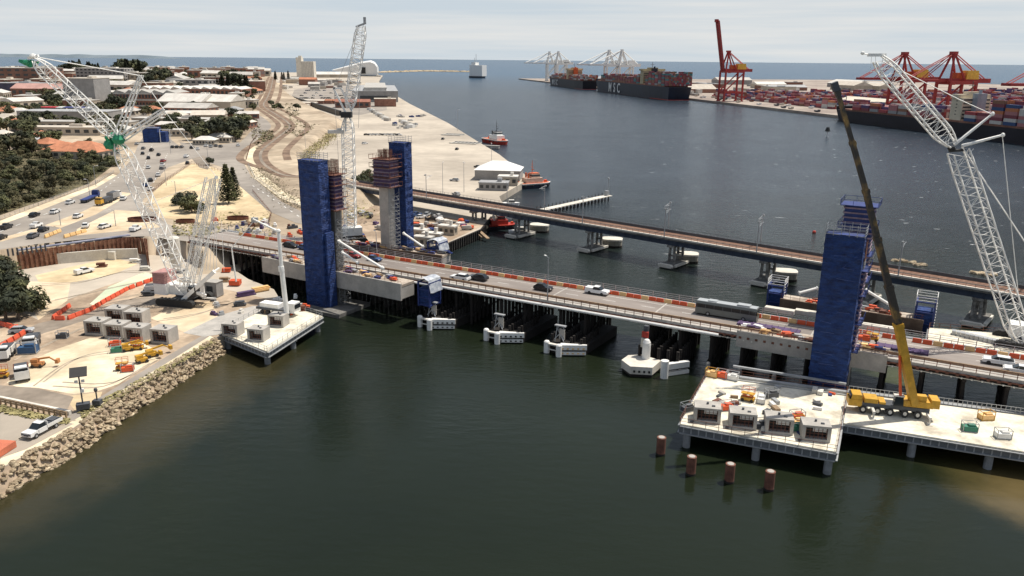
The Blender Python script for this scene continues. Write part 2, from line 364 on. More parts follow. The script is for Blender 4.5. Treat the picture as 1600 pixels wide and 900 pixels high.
# approach fill behind bridge abutment
def sheets(name,m,z,polys,zf=None):
    mb=MB()
    for pl in polys:
        if zf: mb.sheet([(lambda q:(q.x,q.y,q.z+z))(GZ(a,b)) for a,b in pl])
        else: mb.sheet([tuple(G(a,b,z)) for a,b in pl])
    return struct(mb,name,m)
# construction site surfaces (z=3)
sheets('site_dirt',dirt,3.004,[[(0,470),(60,500),(100,470),(170,445),(255,420),(300,440),(440,472),(392,505),(337,528.5),(299,551.5),(199,612.5),(99,678.5),(40,710),(0,731)]])
sheets('site_yellow_sand',yellowsand,3.008,[[(55,430),(175,402),(215,412),(180,428),(110,442),(60,440)],[(100,620),(160,612),(150,640),(120,645)]])
sheets('site_sand',sand,3.012,[[(20,438),(60,440),(110,442),(105,470),(60,500),(45,470)],[(260,485),(330,470),(345,500),(290,520),(235,497)]])
sheets('site_green_sand',greensand,3.016,[[(140,475),(170,448),(225,425),(245,430),(200,455),(150,478)]])
sheets('pale_pad',palesand,3.020,[[(10,598),(55,560),(90,545),(140,528),(215,530),(240,545),(248,562),(215,580),(185,600),(150,612),(115,616),(60,606),(25,604)]])
sheets('site_track',darkdirt,3.024,[[(0,535),(60,505),(140,488),(190,470),(240,462),(245,475),(190,488),(135,500),(70,520),(0,548)],[(0,602),(55,606),(115,620),(105,640),(60,632),(0,620)]])
sheets('foreshore_path',asphalt,3.028,[[(0,702),(40,684),(120,642),(200,594),(260,557),(318,523),(325,526.5),(262,566),(203,602),(125,651),(45,694),(0,717)]])
sheets('foreshore_sand',palesand,3.012,[[(0,717),(45,694),(125,651),(203,602),(262,566),(328,525),(337,528.5),(299,551.5),(199,612.5),(99,678.5),(0,732)]])
sheets('parking_pad',quaym,3.032,[[(0,640),(70,652),(115,662),(40,702),(0,716)]])
sheets('ramp_plate',conc,3.036,[[(286,520),(345,492),(395,478),(425,480),(392,505),(345,522),(320,526)]])
# lower tracks between bridge and rail embankment, quay surfaces
sheets('quay_apron',quaym,3.004,[[(600,140),(640,162),(700,192),(780,242),(826,279),(779,307),(788,320),(700,310),(610,285),(560,262),(545,240),(560,190),(590,165)]])
sheets('works_ground',dirt,3.008,[[(490,350),(560,310),(640,330),(760,350),(700,378),(640,390),(560,396),(480,380)]])
sheets('carpark',asphalt,3.006,[[(460,140),(520,132),(560,135),(600,150),(605,172),(560,180),(530,178),(455,152)]])
# roads on the plateau (z = 8)
z8=lambda o:8+o
sheets('highway',asphalt,z8(.01),[[(-60,400),(-60,375),(0,350),(60,328),(150,292),(185,272),(208,246),(215,228),(225,212),(246,205),(262,214),(285,232),(300,225),(330,232),(345,250),(300,248),(262,262),(232,292),(222,318),(262,350),(300,362),(300,378),(229,369),(150,372),(60,381),(0,390)]])
sheets('median_sand',sand,z8(.02),[[(70,352),(130,330),(190,300),(206,302),(150,335),(95,356)],[(0,372),(60,356),(64,360),(0,378)],[(120,358),(180,328),(215,330),(250,355),(200,360),(120,368)]])
sheets('footpath',palesand,z8(.03),[[(-60,378),(0,352),(60,330),(150,294),(183,274),(176,272),(150,288),(60,322),(0,345),(-60,370)]])
sheets('sand_lot',yellowsand,z8(.04),[[(235,305),(262,280),(300,255),(335,262),(400,300),(425,330),(415,345),(360,350),(300,348),(255,340),(240,322)]])
sheets('link_road',asphalt,z8(.05),[[(280,222),(330,228),(372,222),(385,228),(378,250),(392,275),(440,315),(480,335),(482,352),(462,348),(420,330),(368,285),(350,262),(300,246)],[(300,352),(480,372),(470,385),(300,378)]])
sheets('kerb_path',palesand,z8(.06),[[(392,228),(398,222),(402,230),(395,245),(405,268),(445,300),(484,318),(482,326),(438,310),(396,278),(384,250)]])
sheets('roundabout_island',darkdirt,z8(.07),[[(300,248),(318,243),(330,252),(325,265),(312,262)]])
mb=MB(); 
for off in (0,):
    mb.ribbon([GZ(247,213),GZ(225,196),GZ(215,178),GZ(205,160)],14,.05,zf=hill)
    mb.ribbon([GZ(385,228),GZ(402,208),GZ(412,196),GZ(398,182),GZ(372,172),GZ(350,160)],11,.06,zf=hill)
    mb.ribbon([GZ(200,205),GZ(140,200),GZ(60,205),GZ(0,212)],8,.05,zf=hill)
struct(mb,'town_road',asphalt)
# rail corridor
rc=[(428,120),(424,135),(418,152),(412,165),(430,178),(448,190),(452,200),(430,218),(410,235),(408,250),(422,264),(450,275)]
mb=MB(); rp_=[GZ(a,b) for a,b in rc]+[G(500,277,8),G(556,285.5,8)]
mb.ribbon(rp_,lambda s:11-5*s,.10,zf=hill,sub=8)
mb.ribbon([(p.x-(9 if i<10 else 0),p.y-(4 if i>=8 else 0),p.z) for i,p in enumerate(rp_[:-2])],4,.12,zf=hill,sub=8)
struct(mb,'rail_track_bed',trackb)
mb=MB(); mb.ribbon([(p.x+14,p.y,p.z) for p in rp_[:10]],4,.11,zf=hill,sub=8); mb.ribbon(rp_,1.6,.16,zf=hill,sub=8,m=1); struct(mb,'rail_lines',[trackb,darkdirt])
# painted road markings on the plateau
wm=mat('road_marking',(.7,.69,.65),.8,.1,.5)
mb=MB()
def dash(p,q,z,w=.18,on=3,off=6):
    p=Vector(p);q=Vector(q);l=(q-p).length;d=(q-p)/l;t=0
    while t<l:
        a=p+d*t;b=p+d*min(l,t+on);n=Vector((-d.y,d.x,0))*w
        mb.add([a+n,b+n,b-n,a-n],[(0,1,2,3)] if 1 else []); t+=on+off
for a,b in (((0,362),(150,304)),((0,375),(60,352)),((150,304),(205,262)),((240,285),(262,240)),((222,270),(238,225)),((395,290),(470,340))): dash(G(*a,8.08),G(*b,8.08),8.08)
for f in range(len(mb.f)): mb.f[f]=mb.f[f][::-1]
struct(mb,'road_markings',wm)
# northern port land, moles, island
NQ=Vector((-.2,.98)).normalized()
q0=G(1085,157,0); q1=G(1282,181,0)
qd=Vector((q1.x-q0.x,q1.y-q0.y)).normalized(); qn=Vector((-qd.y,qd.x)) # towards the land
QN=qn if qn.x>0 else -qn
def Q(s,t,z=3.): # s metres along the quay from q0 towards the viewer, t metres inland
    p=Vector((q0.x,q0.y))+qd*s+QN*t; return Vector((p.x,p.y,z))
mb=MB(); far=[Q(-1250,-10),Q(760,0),Q(760,900),Q(-300,1500),Q(-1250,1100)]
mb.prism([(p.x,p.y) for p in far],-2,3); struct(mb,'port_ground',mat('port_ground_mat',(.26,.21,.18),.9,.2,.012,col2=(.42,.36,.3)))
mb=MB(); mb.ribbon([G(590,113.5,1.6),G(660,111.5,1.6),G(737,112.5,1.6)],30,0); 
pts=[G(590,113.5,0),G(660,111.5,0),G(737,112.5,0)]
mb2=MB()
for a,b in zip(pts,pts[1:]):
    for k in range(40):
        p=a.lerp(b,k/40); mb2.ell((p.x+random.uniform(-10,10),p.y+random.uniform(-20,20),1),(14,16,random.uniform(3,6)),6,4,jit=.15)
struct(mb2,'breakwater',rockm)
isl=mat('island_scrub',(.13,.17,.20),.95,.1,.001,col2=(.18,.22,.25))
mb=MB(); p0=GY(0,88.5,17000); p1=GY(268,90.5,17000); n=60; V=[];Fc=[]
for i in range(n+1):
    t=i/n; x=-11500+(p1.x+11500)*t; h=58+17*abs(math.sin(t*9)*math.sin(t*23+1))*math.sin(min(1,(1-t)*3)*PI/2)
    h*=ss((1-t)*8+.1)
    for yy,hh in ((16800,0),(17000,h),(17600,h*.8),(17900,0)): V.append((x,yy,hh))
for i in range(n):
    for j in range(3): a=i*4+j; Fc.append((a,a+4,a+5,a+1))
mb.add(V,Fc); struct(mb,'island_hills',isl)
# rocky end of the lower land in front: revetment slope sheet
mb=MB(); cr=[(-420,970),(0,733),(100,679),(200,613),(300,552),(338,529)]; C0=[G(a,b,2.98) for a,b in cr]
V=[];Fc=[]
for p in C0:
    V+= [(p.x,p.y,2.98),(p.x+2.2*.84,p.y-2.2*.54,-.6)]
mb.add(V,[(2*i,2*i+1,2*i+3,2*i+2)[::-1] for i in range(len(C0)-1)]); struct(mb,'bank_slope',dirt)
# =================== OLD ROAD BRIDGE ===================
BZ=9.
U0,U1=-112,100
br=thing('road_bridge','long low concrete road bridge on dark timber piles carrying traffic across the river','bridge',tuple(B(0,0,0)),BA)
HW=7.4
mb=MB(); mb.box((U0+U1)/2,0,BZ-.6,U1-U0,2*HW,.6); mb.out('deck_slab',conc,br)
mb=MB()
for k,(a,b) in enumerate(((-HW+2.4,HW-1.6),)): mb.add([(U0,a,BZ+.004),(U1,a,BZ+.004),(U1,b,BZ+.004),(U0,b,BZ+.004)],[(0,1,2,3)])
mb.out('carriageway',asphalt2,br)
mb=MB()
for u in np.arange(U0,U1,9.): mb.add([(u,-.2,BZ+.01),(u+3,-.2,BZ+.01),(u+3,-.05,BZ+.01),(u,-.05,BZ+.01)],[(0,1,2,3)])
for v in (-HW+2.7,2.9): mb.add([(U0,v,BZ+.01),(U1,v,BZ+.01),(U1,v+.14,BZ+.01),(U0,v+.14,BZ+.01)],[(0,1,2,3)])
mb.out('lane_markings',wm,br)
for u in (3,27,44,58):
    mb=MB(); mb.add([(u,-4.8,BZ+.012),(u+.35,-4.8,BZ+.012),(u+.35,5.6,BZ+.012),(u,5.6,BZ+.012)],[(0,1,2,3)]); mb.out('expansion_joint',conc,br)
mb=MB(); mb.box((U0+U1)/2,-HW+1.2,BZ,U1-U0,2.3,.16); mb.out('footpath',conc,br)
mb=MB()  # timber/steel stringers below
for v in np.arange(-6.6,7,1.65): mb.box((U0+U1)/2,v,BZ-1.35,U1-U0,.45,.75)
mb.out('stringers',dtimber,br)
mb=MB()
for u in np.arange(U0,U1,1.55): mb.box(u,-HW-.18,BZ-.85,.5,.5,.45)
mb.box((U0+U1)/2,-HW-.2,BZ-.6,U1-U0,.3,.2); mb.out('edge_brackets',rust,br)
mb=MB()
for u in np.arange(U0+.7,U1,1.55): mb.box(u,-HW-.2,BZ-1.25,.28,.34,.26)
mb.box((U0+U1)/2,-HW-.12,BZ-1.2,U1-U0,.1,.12,m=0); mb.out('joist_ends',offw,br)
# handrail, near side
mb=MB()
for u in np.arange(U0,U1,2.): mb.box(u,-HW+.12,BZ+.16,.12,.12,1.1)
for z in (.55,.95,1.26): mb.box((U0+U1)/2,-HW+.12,BZ+z-.03,U1-U0,.07,.07)
mb.out('handrail',rust,br)
mb=MB(); mb.box((U0+U1)/2,-HW+2.45,BZ+.16,U1-U0,.25,.5); mb.out('kerb_rail',wood,br)
mb=MB(); mb.tube((-38,-HW-.85,BZ-.75),(42,-HW-.85,BZ-.75),.32,8); mb.out('white_service_pipe',white,br)
mb=MB(); mb.box((U0+U1)/2,HW-.5,BZ,U1-U0,.9,.2)
for u in np.arange(U0,U1,3.): mb.box(u,HW-.2,BZ+.2,.14,.14,1.3)
for z in (.6,1.0,1.45): mb.box((U0+U1)/2,HW-.2,BZ+z,U1-U0,.07,.07)
mb.out('far_fence',steel,br)
# pile bents
bents=[u for u in list(np.arange(-96,-14,4.2))+[-8,-2,7,13,27.5,34,40.5,46.5,52.5,58.5,65,71.5,78,84.5,91] ]
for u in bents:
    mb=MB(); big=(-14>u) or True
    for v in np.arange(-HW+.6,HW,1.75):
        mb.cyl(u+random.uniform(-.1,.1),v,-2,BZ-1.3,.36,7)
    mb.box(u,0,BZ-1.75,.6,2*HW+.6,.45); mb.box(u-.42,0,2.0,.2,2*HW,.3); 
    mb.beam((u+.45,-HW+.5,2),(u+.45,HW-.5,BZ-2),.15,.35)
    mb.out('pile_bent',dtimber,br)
# dark timber pile groups of the big piers (wide shadows under bridge) and white ship fenders at their near ends
def fender(u,kind,lab):
    t=thing('pier_fender',lab,'fender',tuple(B(u,-13.2,0)),BA,'white ship fenders at the bridge piers')
    mb=MB()
    for x in (-2.3,1.6):
        mb.cyl(x,-1.6 if x<0 else -2.6,-1,2.9,.75,12); mb.ell((x,-1.6 if x<0 else -2.6,2.9),(.75,.75,.4),12,4)
    mb.out('fender_cylinder',white,t,smooth=False)
    mb=MB(); mb.box(-.3,-1.9,1.0,3.4,.25,.25); mb.box(-.3,-1.6,2.3,3.4,1.0,.35); mb.out('cross_bar',offw,t)
    mb=MB()
    mb.prism([(1.5,-2.4),(7.6,1.0),(7.3,1.6),(1.2,-.6)],1.6,2.9); mb.prism([(1.5,-2.4),(7.4,.9),(7.1,1.4),(1.2,-1.6)],.3,1.1)
    mb.out('side_panel',white,t)
    for k in range(5):
        x=2.3+k*1.15; y=-2.4+(x-1.5)*.557-.06
        mb=MB(); mb.box(x,y,1.75,.5,.14,.4,rz=.51); mb.out('slot',yorange if kind else blackm,t)
        mb=MB(); mb.box(x,y+.02,.55,.5,.14,.3,rz=.51); mb.out('slot',yorange if kind else blackm,t)
    t.scale=(.84,)*3
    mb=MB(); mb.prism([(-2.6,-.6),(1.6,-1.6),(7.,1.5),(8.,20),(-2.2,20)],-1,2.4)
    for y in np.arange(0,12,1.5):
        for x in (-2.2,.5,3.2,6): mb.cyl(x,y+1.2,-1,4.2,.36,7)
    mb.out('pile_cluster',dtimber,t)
    mb=MB(); mb.box(.6,1.1,3.2,1.5,.3,2.8); mb.out('depth_board',conc,t)
    mb=MB()
    for s in (-1,1):
        for a,b in (((s*1.3,.6,1.2),(s*.9,1.4,6.6)),((s*1.3,.6,3),(-s*1,1.4,6))): mb.tube(a,b,.12,5)
    mb.box(0,1.4,6.5,3,1,.3); mb.out('ladder_frame',steel,t)
    return t
fender(-27.5+4,0,'white fender with dark slots under the bridge by the blue form traveller')
fender(-5.5,0,'white fender with two bollard cylinders at the middle of the bridge')
fender(9.5,1,'white fender with yellow slots, right of the two middle bridge fenders')
# dolphin with cream deck and small mast
t=thing('mooring_dolphin','cream decked concrete dolphin with red and white mast in the water beside bridge pier','dolphin',tuple(B(29.2,-13.6,0)),BA)
mb=MB(); mb.prism([(-4.2,-2.2),(-1.4,-4.6),(2.6,-3.0),(2.8,1.6),(-1.8,2.6),(-4.0,1)],.6,2.2); mb.out('deck',palesand if False else pconc,t)
mb=MB(); mb.prism([(-4.0,-2.1),(-1.4,-4.4),(2.5,-2.9),(2.6,1.5),(-1.7,2.4),(-3.8,.9)],-1,.6)
mb.out('skirt',dtimber,t)
mb=MB()
for k in range(5): mb.cyl(-3.8+k*.1,-2,-1,.4,.1)
for k in range(4): mb.box(-.6+k*.9,-4.42+k*.36,1.0,.4,.12,.45,rz=.38)
mb.out('fender_slot',blackm,t)
mb=MB(); mb.cyl(-.3,1.2,2.2,5.2,.85,12); mb.ell((-.3,1.2,5.2),(.85,.85,1.2),12,5); mb.out('white_bollard',white,t)
mb=MB(); mb.beam((-1,2.2,2.2),(-1.0,2.6,8.6),.9,.9); mb.out('lattice_post',dsteel,t)
mb=MB(); mb.box(-1,2.0,6.3,1.3,.5,1.2); mb.out('red_panel',hred,t)
mb=MB(); mb.box(-1,1.8,4.2,1.4,.4,1.9); mb.out('sign_board',pconc,t)
mb=MB(); mb.cyl(4.6,-1.6,-1,3.6,.8,12); mb.prism([(4.2,-1.8),(8.2,3.0),(7.6,3.6),(3.8,-.6)],1.4,2.6); mb.prism([(4.2,-1.8),(8.2,3.0),(7.6,3.6),(3.8,-.6)],.1,.8); mb.out('side_fender',white,t)
mb=MB()
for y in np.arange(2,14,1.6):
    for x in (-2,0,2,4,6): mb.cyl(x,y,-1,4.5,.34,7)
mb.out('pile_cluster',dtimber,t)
for u,l in ((40.8,'nearest the dolphin'),(47,'second from the dolphin'),(53.5,'third from the dolphin'),(60,'nearest the right blue tower')):
    mb=MB(); mb.cyl(0,0,-1,2.6,.42,8); mb.ell((0,0,2.6),(.42,.42,.3),8,4); one(mb,'mooring_post','grey round mooring post in front of a bridge pile row, '+l,'post',conc,tuple(B(u,-9.6,0)),0,'mooring posts along the bridge')
# =================== WATER-FILLED BARRIERS (orange and yellow) ===================
def barrier(name,m,label,grp):
    mb=MB(); mb.prism([(-1,-.3),(1,-.3),(1,.3),(-1,.3)],0,.35); mb.add([],[])
    mb.prism([(-1,-.28),(1,-.28),(1,.28),(-1,.28)],.35,1.,top=[(-.95,-.11),(.95,-.11),(.95,.11),(-.95,.11)])
    return one(mb,name,label,'barrier',m,(0,0,0),0,grp)
bo=barrier('traffic_barrier',orangem,'orange water-filled barrier in the line along the far lane of the road bridge','barriers on the road bridge')
by=barrier('traffic_barrier',yorange,'yellow water-filled barrier in the line along the far lane of the road bridge','barriers on the road bridge')
k=0
def bsec(x): return 'left of the near left blue tower' if x<480 else 'between the blue tower and the left form traveller' if x<690 else 'behind the two wagons' if x<800 else 'between the lamp post and the tray utility' if x<930 else 'left of the bus' if x<1085 else 'around the right blue tower' if x<1420 else 'by the white cars at the right end'
for u in np.arange(-104,98,1.75):
    if 55<u<75 and k%3==0: k+=1; continue
    p=B(u,4.75+random.uniform(-.06,.06),BZ+.01)
    place(bo if k%3 else by,tuple(p),BA+random.uniform(-.03,.03),('orange' if k%3 else 'yellow')+' water-filled barrier on the road bridge, '+bsec(proj(*p)[0]),'barriers on the road bridge',sc=(.8,.9,.85)); k+=1
bs=barrier('site_barrier',hiorange,'red-orange plastic barrier in the curved line across the sandy work site','barriers in the sandy work site')
def barline(pts,z,b=None,step=2.05):
    pts=[G(a,c,z) for a,c in pts]
    for p,q in zip(pts,pts[1:]):
        l=(q-p).length; n=max(1,int(l/step))
        for i in range(n): place(b or bs,tuple(p.lerp(q,(i+.5)/n)),ang(p,q)+random.uniform(-.05,.05))
barline([(82,500),(110,479)],3.05)
barline([(82,500),(106,500),(140,487),(165,472),(200,453),(235,440),(255,434)],3.05)
barline([(0,508),(32,516),(40,521),(30,527),(0,545)],3.05)
barline([(8,520),(36,511)],3.05)
bd=barrier('deck_barrier',yorange,'yellow barrier between road and sandy lot on the plateau','barriers beside the highway')
barline([(70,372),(95,362)],8.1,bd); barline([(100,372),(135,362)],8.1,bd)
# =================== NEW BRIDGE GIRDERS ===================
def girder(name,label,p,q,z0,z1,wd,deckm,par=2.4,away=True):
    p=Vector((p[0],p[1]));q=Vector((q[0],q[1])); d=(q-p); l=d.length; a=math.atan2(d.y,d.x)
    t=thing(name,label,'bridge girder',(p.x,p.y,z0),a,'edge girders of the new bridge'); h=z1-z0; s=1 if away else -1
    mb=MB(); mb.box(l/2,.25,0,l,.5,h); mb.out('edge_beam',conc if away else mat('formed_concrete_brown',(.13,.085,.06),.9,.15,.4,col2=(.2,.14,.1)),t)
    mb=MB(); mb.box(l/2,wd/2+.502,h-.9,l,wd,.6); mb.out('deck_plate',deckm,t)
    mb=MB(); mb.box(l-.2,wd/2+.5,.3,.3,wd-.1,h-1.3); mb.out('end_diaphragm',conc,t)
    mb=MB()
    for x in np.arange(.1,l,2.0): mb.box(x,.3,h,.06,.06,1.1)
    for z in (.55,1.05): mb.box(l/2,.3,h+z,l,.05,.05)
    mb.out('guard_rail',rust,t)
    mb=MB()
    for x in np.arange(2,l-1,5.): mb.box(x,wd/2+.5,.2,.5,wd-.2,h-1.2)
    mb.out('cross_beams',dconc,t)
    return t,l,a
plats=mat('girder_deck',(.30,.24,.19),.9,.2,.3,col2=(.52,.45,.37))
gl,lgl,agl=girder('edge_girder','grey concrete edge girder with cluttered deck passing the near left blue tower',(-66,201.3),(-26,176.5),5.3,9.4,4.6,plats)
gr,lgr,agr=girder('edge_girder','grey concrete edge girder with cluttered deck passing the near right blue tower',tuple(B(45.4,-7.75))[:2],tuple(B(72.2,-7.9))[:2],6.4,9.65,5.2,plats)
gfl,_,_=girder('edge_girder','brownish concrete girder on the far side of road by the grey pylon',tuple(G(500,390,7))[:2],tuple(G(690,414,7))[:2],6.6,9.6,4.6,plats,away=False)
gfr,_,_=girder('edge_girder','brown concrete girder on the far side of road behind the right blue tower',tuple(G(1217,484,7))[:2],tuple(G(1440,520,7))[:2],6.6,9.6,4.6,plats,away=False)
# =================== PYLONS AND WRAPPED SCAFFOLDS ===================
def scaffold(label,u,v,a,b,z0,z1,open_top=0,extra=None,rz=0):
    p=B(u,v,z0); t=thing('scaffold_tower',label,'scaffold tower',tuple(p),BA+rz,'blue wrapped scaffold towers')
    h=z1-z0; mb=MB(); nz=int(h/2)
    # mesh wrap in slightly rumpled panels per lift
    def face(p0,p1,n):
        c=[];nu=7
        for j in range(nz*2+1):
            for i in range(nu+1):
                s=i/nu; q=Vector(p0).lerp(Vector(p1),s); o=random.uniform(-.17,.17)-(.09 if j%2 else -.03) if 0<i<nu else (-.05 if j%2 else 0)
                c.append((q.x+n[0]*o,q.y+n[1]*o,h*j/(nz*2)))
        k=nu+1
        mb.add(c,[(j*k+i,j*k+i+1,(j+1)*k+i+1,(j+1)*k+i) for j in range(nz*2) for i in range(nu)])
    A=a/2;Bb=b/2
    face((-A,-Bb,0),(A,-Bb,0),(0,-1)); face((A,-Bb,0),(A,Bb,0),(1,0)); face((A,Bb,0),(-A,Bb,0),(0,1)); face((-A,Bb,0),(-A,-Bb,0),(-1,0))
    mb.out('mesh_wrap',bluem,t)
    mb=MB()
    for x in np.linspace(-A-.03,A+.03,6):
        for y in (-Bb-.03,Bb+.03): mb.tube((x,y,h-.3),(x,y,h+1.7),.055,4)
    for z in list(np.arange(h-.1,h+1.6,.5)):
        for y in (-Bb-.04,Bb+.04): mb.box(0,y,z,a,.05,.05)
        for x in (-A-.04,A+.04): mb.box(x,0,z,.05,b,.05)
    mb.out('scaffold_tubes',steel,t)
    mb=MB(); mb.box(0,0,h-.25,a-.2,b-.2,.12); mb.out('top_platform',blues,t)
    mb=MB()
    for z in np.arange(1.8,h,2.0):
        if random.random()<.6:
            x0=random.uniform(-A,A*.3); mb.beam((x0,-Bb-.12,z),(x0+random.uniform(.8,A),-Bb-.12,z+random.uniform(-.25,.25)),.03,.06)
        if random.random()<.25:
            x=random.uniform(-A+.6,A-.9); mb.beam((x,-Bb-.13,z),(x+random.uniform(.4,1.2),-Bb-.13,z+random.uniform(.2,.9)),.03,.05)
    mb.out('tie_seams',mat('blue_pale',(.08,.12,.3),.7,.2,1),t)
    return t
sl=scaffold('tall blue mesh wrapped scaffold tower at the near left pylon, its foot in the water',-54.8,-15.5,6.3,3.4,0,36.8)
sr=scaffold('wide blue mesh wrapped scaffold tower at the near right pylon, behind the platform',63.1,-10.9,6.3,3.4,0,31.6)
scw=MB(); scw.box(3.5,.3,0,.7,2.6,19.5); scw.out('lower_wrap',bluem,sl)
sf=scaffold('tall narrow blue wrapped scaffold tower behind the bare grey concrete pylon',-55.2,19.,5.2,3.4,6,38)
def pylon(label,u,v,z0,z1,a=3.4,b=2.6,fz=None,fh=8,fw=6.6,fb=5,crane=True,fm=None,sm=None,stair=None):
    t=thing('bridge_pylon',label,'pylon',tuple(B(u,v,z0)),BA,'pylons of the new bridge'); h=z1-z0
    mb=MB(); mb.box(0,0,0,a,b,h); mb.out('shaft',sm or conc,t)
    if stair:
        mb=MB(); x0=a/2+.3
        for x in (x0,x0+1.6):
            for y in (-1.1,1.1): mb.tube((x,y,0),(x,y,stair),.06,4)
        k=0
        for z in np.arange(0,stair-1.9,1.0):
            for y in (-1.1,1.1): mb.beam((x0,y,z),(x0+1.6,y,z),.07,.07); mb.beam((x0 if k%2 else x0+1.6,y,z),(x0+1.6 if k%2 else x0,y,z+1.),.06,.06)
            for x in (x0,x0+1.6): mb.beam((x,-1.1,z),(x,1.1,z),.07,.07)
            k+=1
        mb.out('stair_scaffold',steel,t)
    mb=MB()   # rust-red reinforcement cage above the concrete
    for x in np.linspace(-a/2+.1,a/2-.1,9):
        for y in (-b/2+.1,b/2-.1): mb.tube((x,y,h),(x,y,h+3.5),.09,4)
    for z in np.arange(h,h+3.5,.35): mb.box(0,-b/2+.05,z,a,.06,.09); mb.box(0,b/2-.05,z,a,.06,.09); mb.box(a/2-.05,0,z,.06,b,.09); mb.box(-a/2+.05,0,z,.06,b,.09)
    mb.out('rebar_cage',rust,t)
    if fz is not None:
        f0=fz-z0; mb=MB()
        for z in np.arange(0,fh,.95):
            for sy in (-1,1): mb.box(0,sy*fb/2,f0+z,fw,.16,.3); 
            for sx in (-1,1): mb.box(sx*fw/2,0,f0+z,.16,fb,.3)
        mb.out('walings',mat('waling_pale',(.24,.18,.23),.7,.2,1),t)
        mb=MB()
        for sy in (-1,1): mb.box(0,sy*(fb/2-.3),f0,fw-.3,.25,fh)
        for sx in (-1,1): mb.box(sx*(fw/2-.3),0,f0,.25,fb-.3,fh)
        mb.out('form_panels',fm or purple,t)
        mb=MB()
        for z in (0,fh*.35,fh*.7,fh):
            mb.box(0,0,f0+z-.1,fw+1.3,fb+1.3,.14)
            for sx in (-1,1):
                for k in np.linspace(-1,1,4): mb.box(sx*(fw/2+.72),k*(fb/2+.6),f0+z,.07,.07,1.2); mb.box(k*(fw/2+.6),sx*(fb/2+.72),f0+z,.07,.07,1.2)
                mb.box(sx*(fw/2+.72),0,f0+z+1.1,.05,fb+1.4,.07); mb.box(0,sx*(fb/2+.72),f0+z+1.1,fw+1.4,.05,.07)
        mb.out('climbing_platforms',fm if fm is blues else rust,t)
    return t
pylon('near left pylon with purple formwork, mostly behind its blue wrapped scaffold',-53.,-11.2,1,33.,a=2.4,fz=24.5,fh=8.5,fw=4.,fb=3.2,sm=dconc,stair=23)
pylon('bare grey concrete pylon with purple climbing formwork around its head, left of blue scaffold',-56.2,13.6,9,33.,a=3.,fz=26.6,fh=7.4,fw=5.6,fb=4,stair=17)
pylon('near right pylon with rust coloured ties, behind the wide blue wrapped scaffold',64.6,-7.6,1,26.5,a=3.6,fz=10,fh=15,fw=4.2,fb=3.8,fm=blues)
pylon('far right pylon wrapped in blue and purple formwork, standing beyond the road',62.6,13,8,26,a=3,fz=18,fh=15,fw=5.6,fb=4.2,fm=blues)
for (u,v,l) in ((-52,-14,'left'),(66.8,-9.6,'right')):
    mb=MB(); mb.box(0,0,-1,13,12,1.9); one(mb,'pile_cap','low dark concrete pile cap at water level under the near %s pylon'%l,'pile cap',dconc,tuple(B(u,v,0)),BA)
# form travellers (blue steel with pale tarpaulin)
def traveller(label,p,a,w=3.4,l=3.,h=6.,rail=False,dz=0):
    t=thing('form_traveller',label,'form traveller',(p.x,p.y,p.z+dz),a,'blue form travellers at the girder ends')
    mb=MB()
    for x in (-l/2,l/2):
        for y in (-w/2,w/2): mb.box(x,y,0,.35,.35,h)
        for z in (.3,h*.33,h*.66,h-.3): mb.box(x,0,z,.25,w,.25)
    for y in (-w/2,w/2):
        for z in (.3,h*.33,h*.66,h-.3): mb.box(0,y,z,l,.25,.25)
    mb.out('steel_frame',blues,t)
    mb=MB(); mb.box(0,0,.1,l-.4,w-.4,h*.72); mb.out('blue_wrap',bluem,t)
    if rail:
        mb=MB()
        for x in (-l/2-.2,l/2+.2):
            for y in (-w/2-.2,w/2+.2): mb.box(x,y,h-1,.12,.12,2.4)
            for z in (h+.2,h+.8,h+1.3): mb.box(x,0,z,.09,w+.4,.09)
        for y in (-w/2-.2,w/2+.2):
            for z in (h+.2,h+.8,h+1.3): mb.box(0,y,z,l+.4,.09,.09)
        for z in np.arange(.4,h,.6): mb.box(l/2+.3,-w/2+.6,z,.06,.9,.1)
        mb.out('white_railing',white,t)
    else:
        mb=MB(); V=[];n=6
        for i in range(n+1):
            for j in range(n+1): V.append((-l/2-.3+(l+.9)*i/n,-w/2-.3+(w+.6)*j/n,h+.2+.7*math.sin(i/n*PI)+random.uniform(-.12,.12)-(.0 if i<n else 2.6)))
        mb.add(V,[(i*(n+1)+j,(i+1)*(n+1)+j,(i+1)*(n+1)+j+1,i*(n+1)+j+1) for i in range(n) for j in range(n)]); mb.out('pale_tarpaulin',mat('tarpaulin',(.33,.36,.42),.7,.2,.9,col2=(.6,.62,.64)),t)
    return t
traveller('blue form traveller under a pale tarpaulin at the near left girder end',B(-24.8,-11.5,4.6),agl,4,3.2,6)
traveller('blue form traveller with drooping pale cover beyond the road near the concrete pylon',G(684,411,5.5),BA,4,3.6,6.2)
traveller('blue form traveller with white railings left of the right blue tower',G(1211,484,6),BA,3.6,3.2,6.2,True)
traveller('blue form traveller with white railings and ladder, right of the yellow crane boom',G(1440,520,6),BA,3.8,3.4,7.2,True)
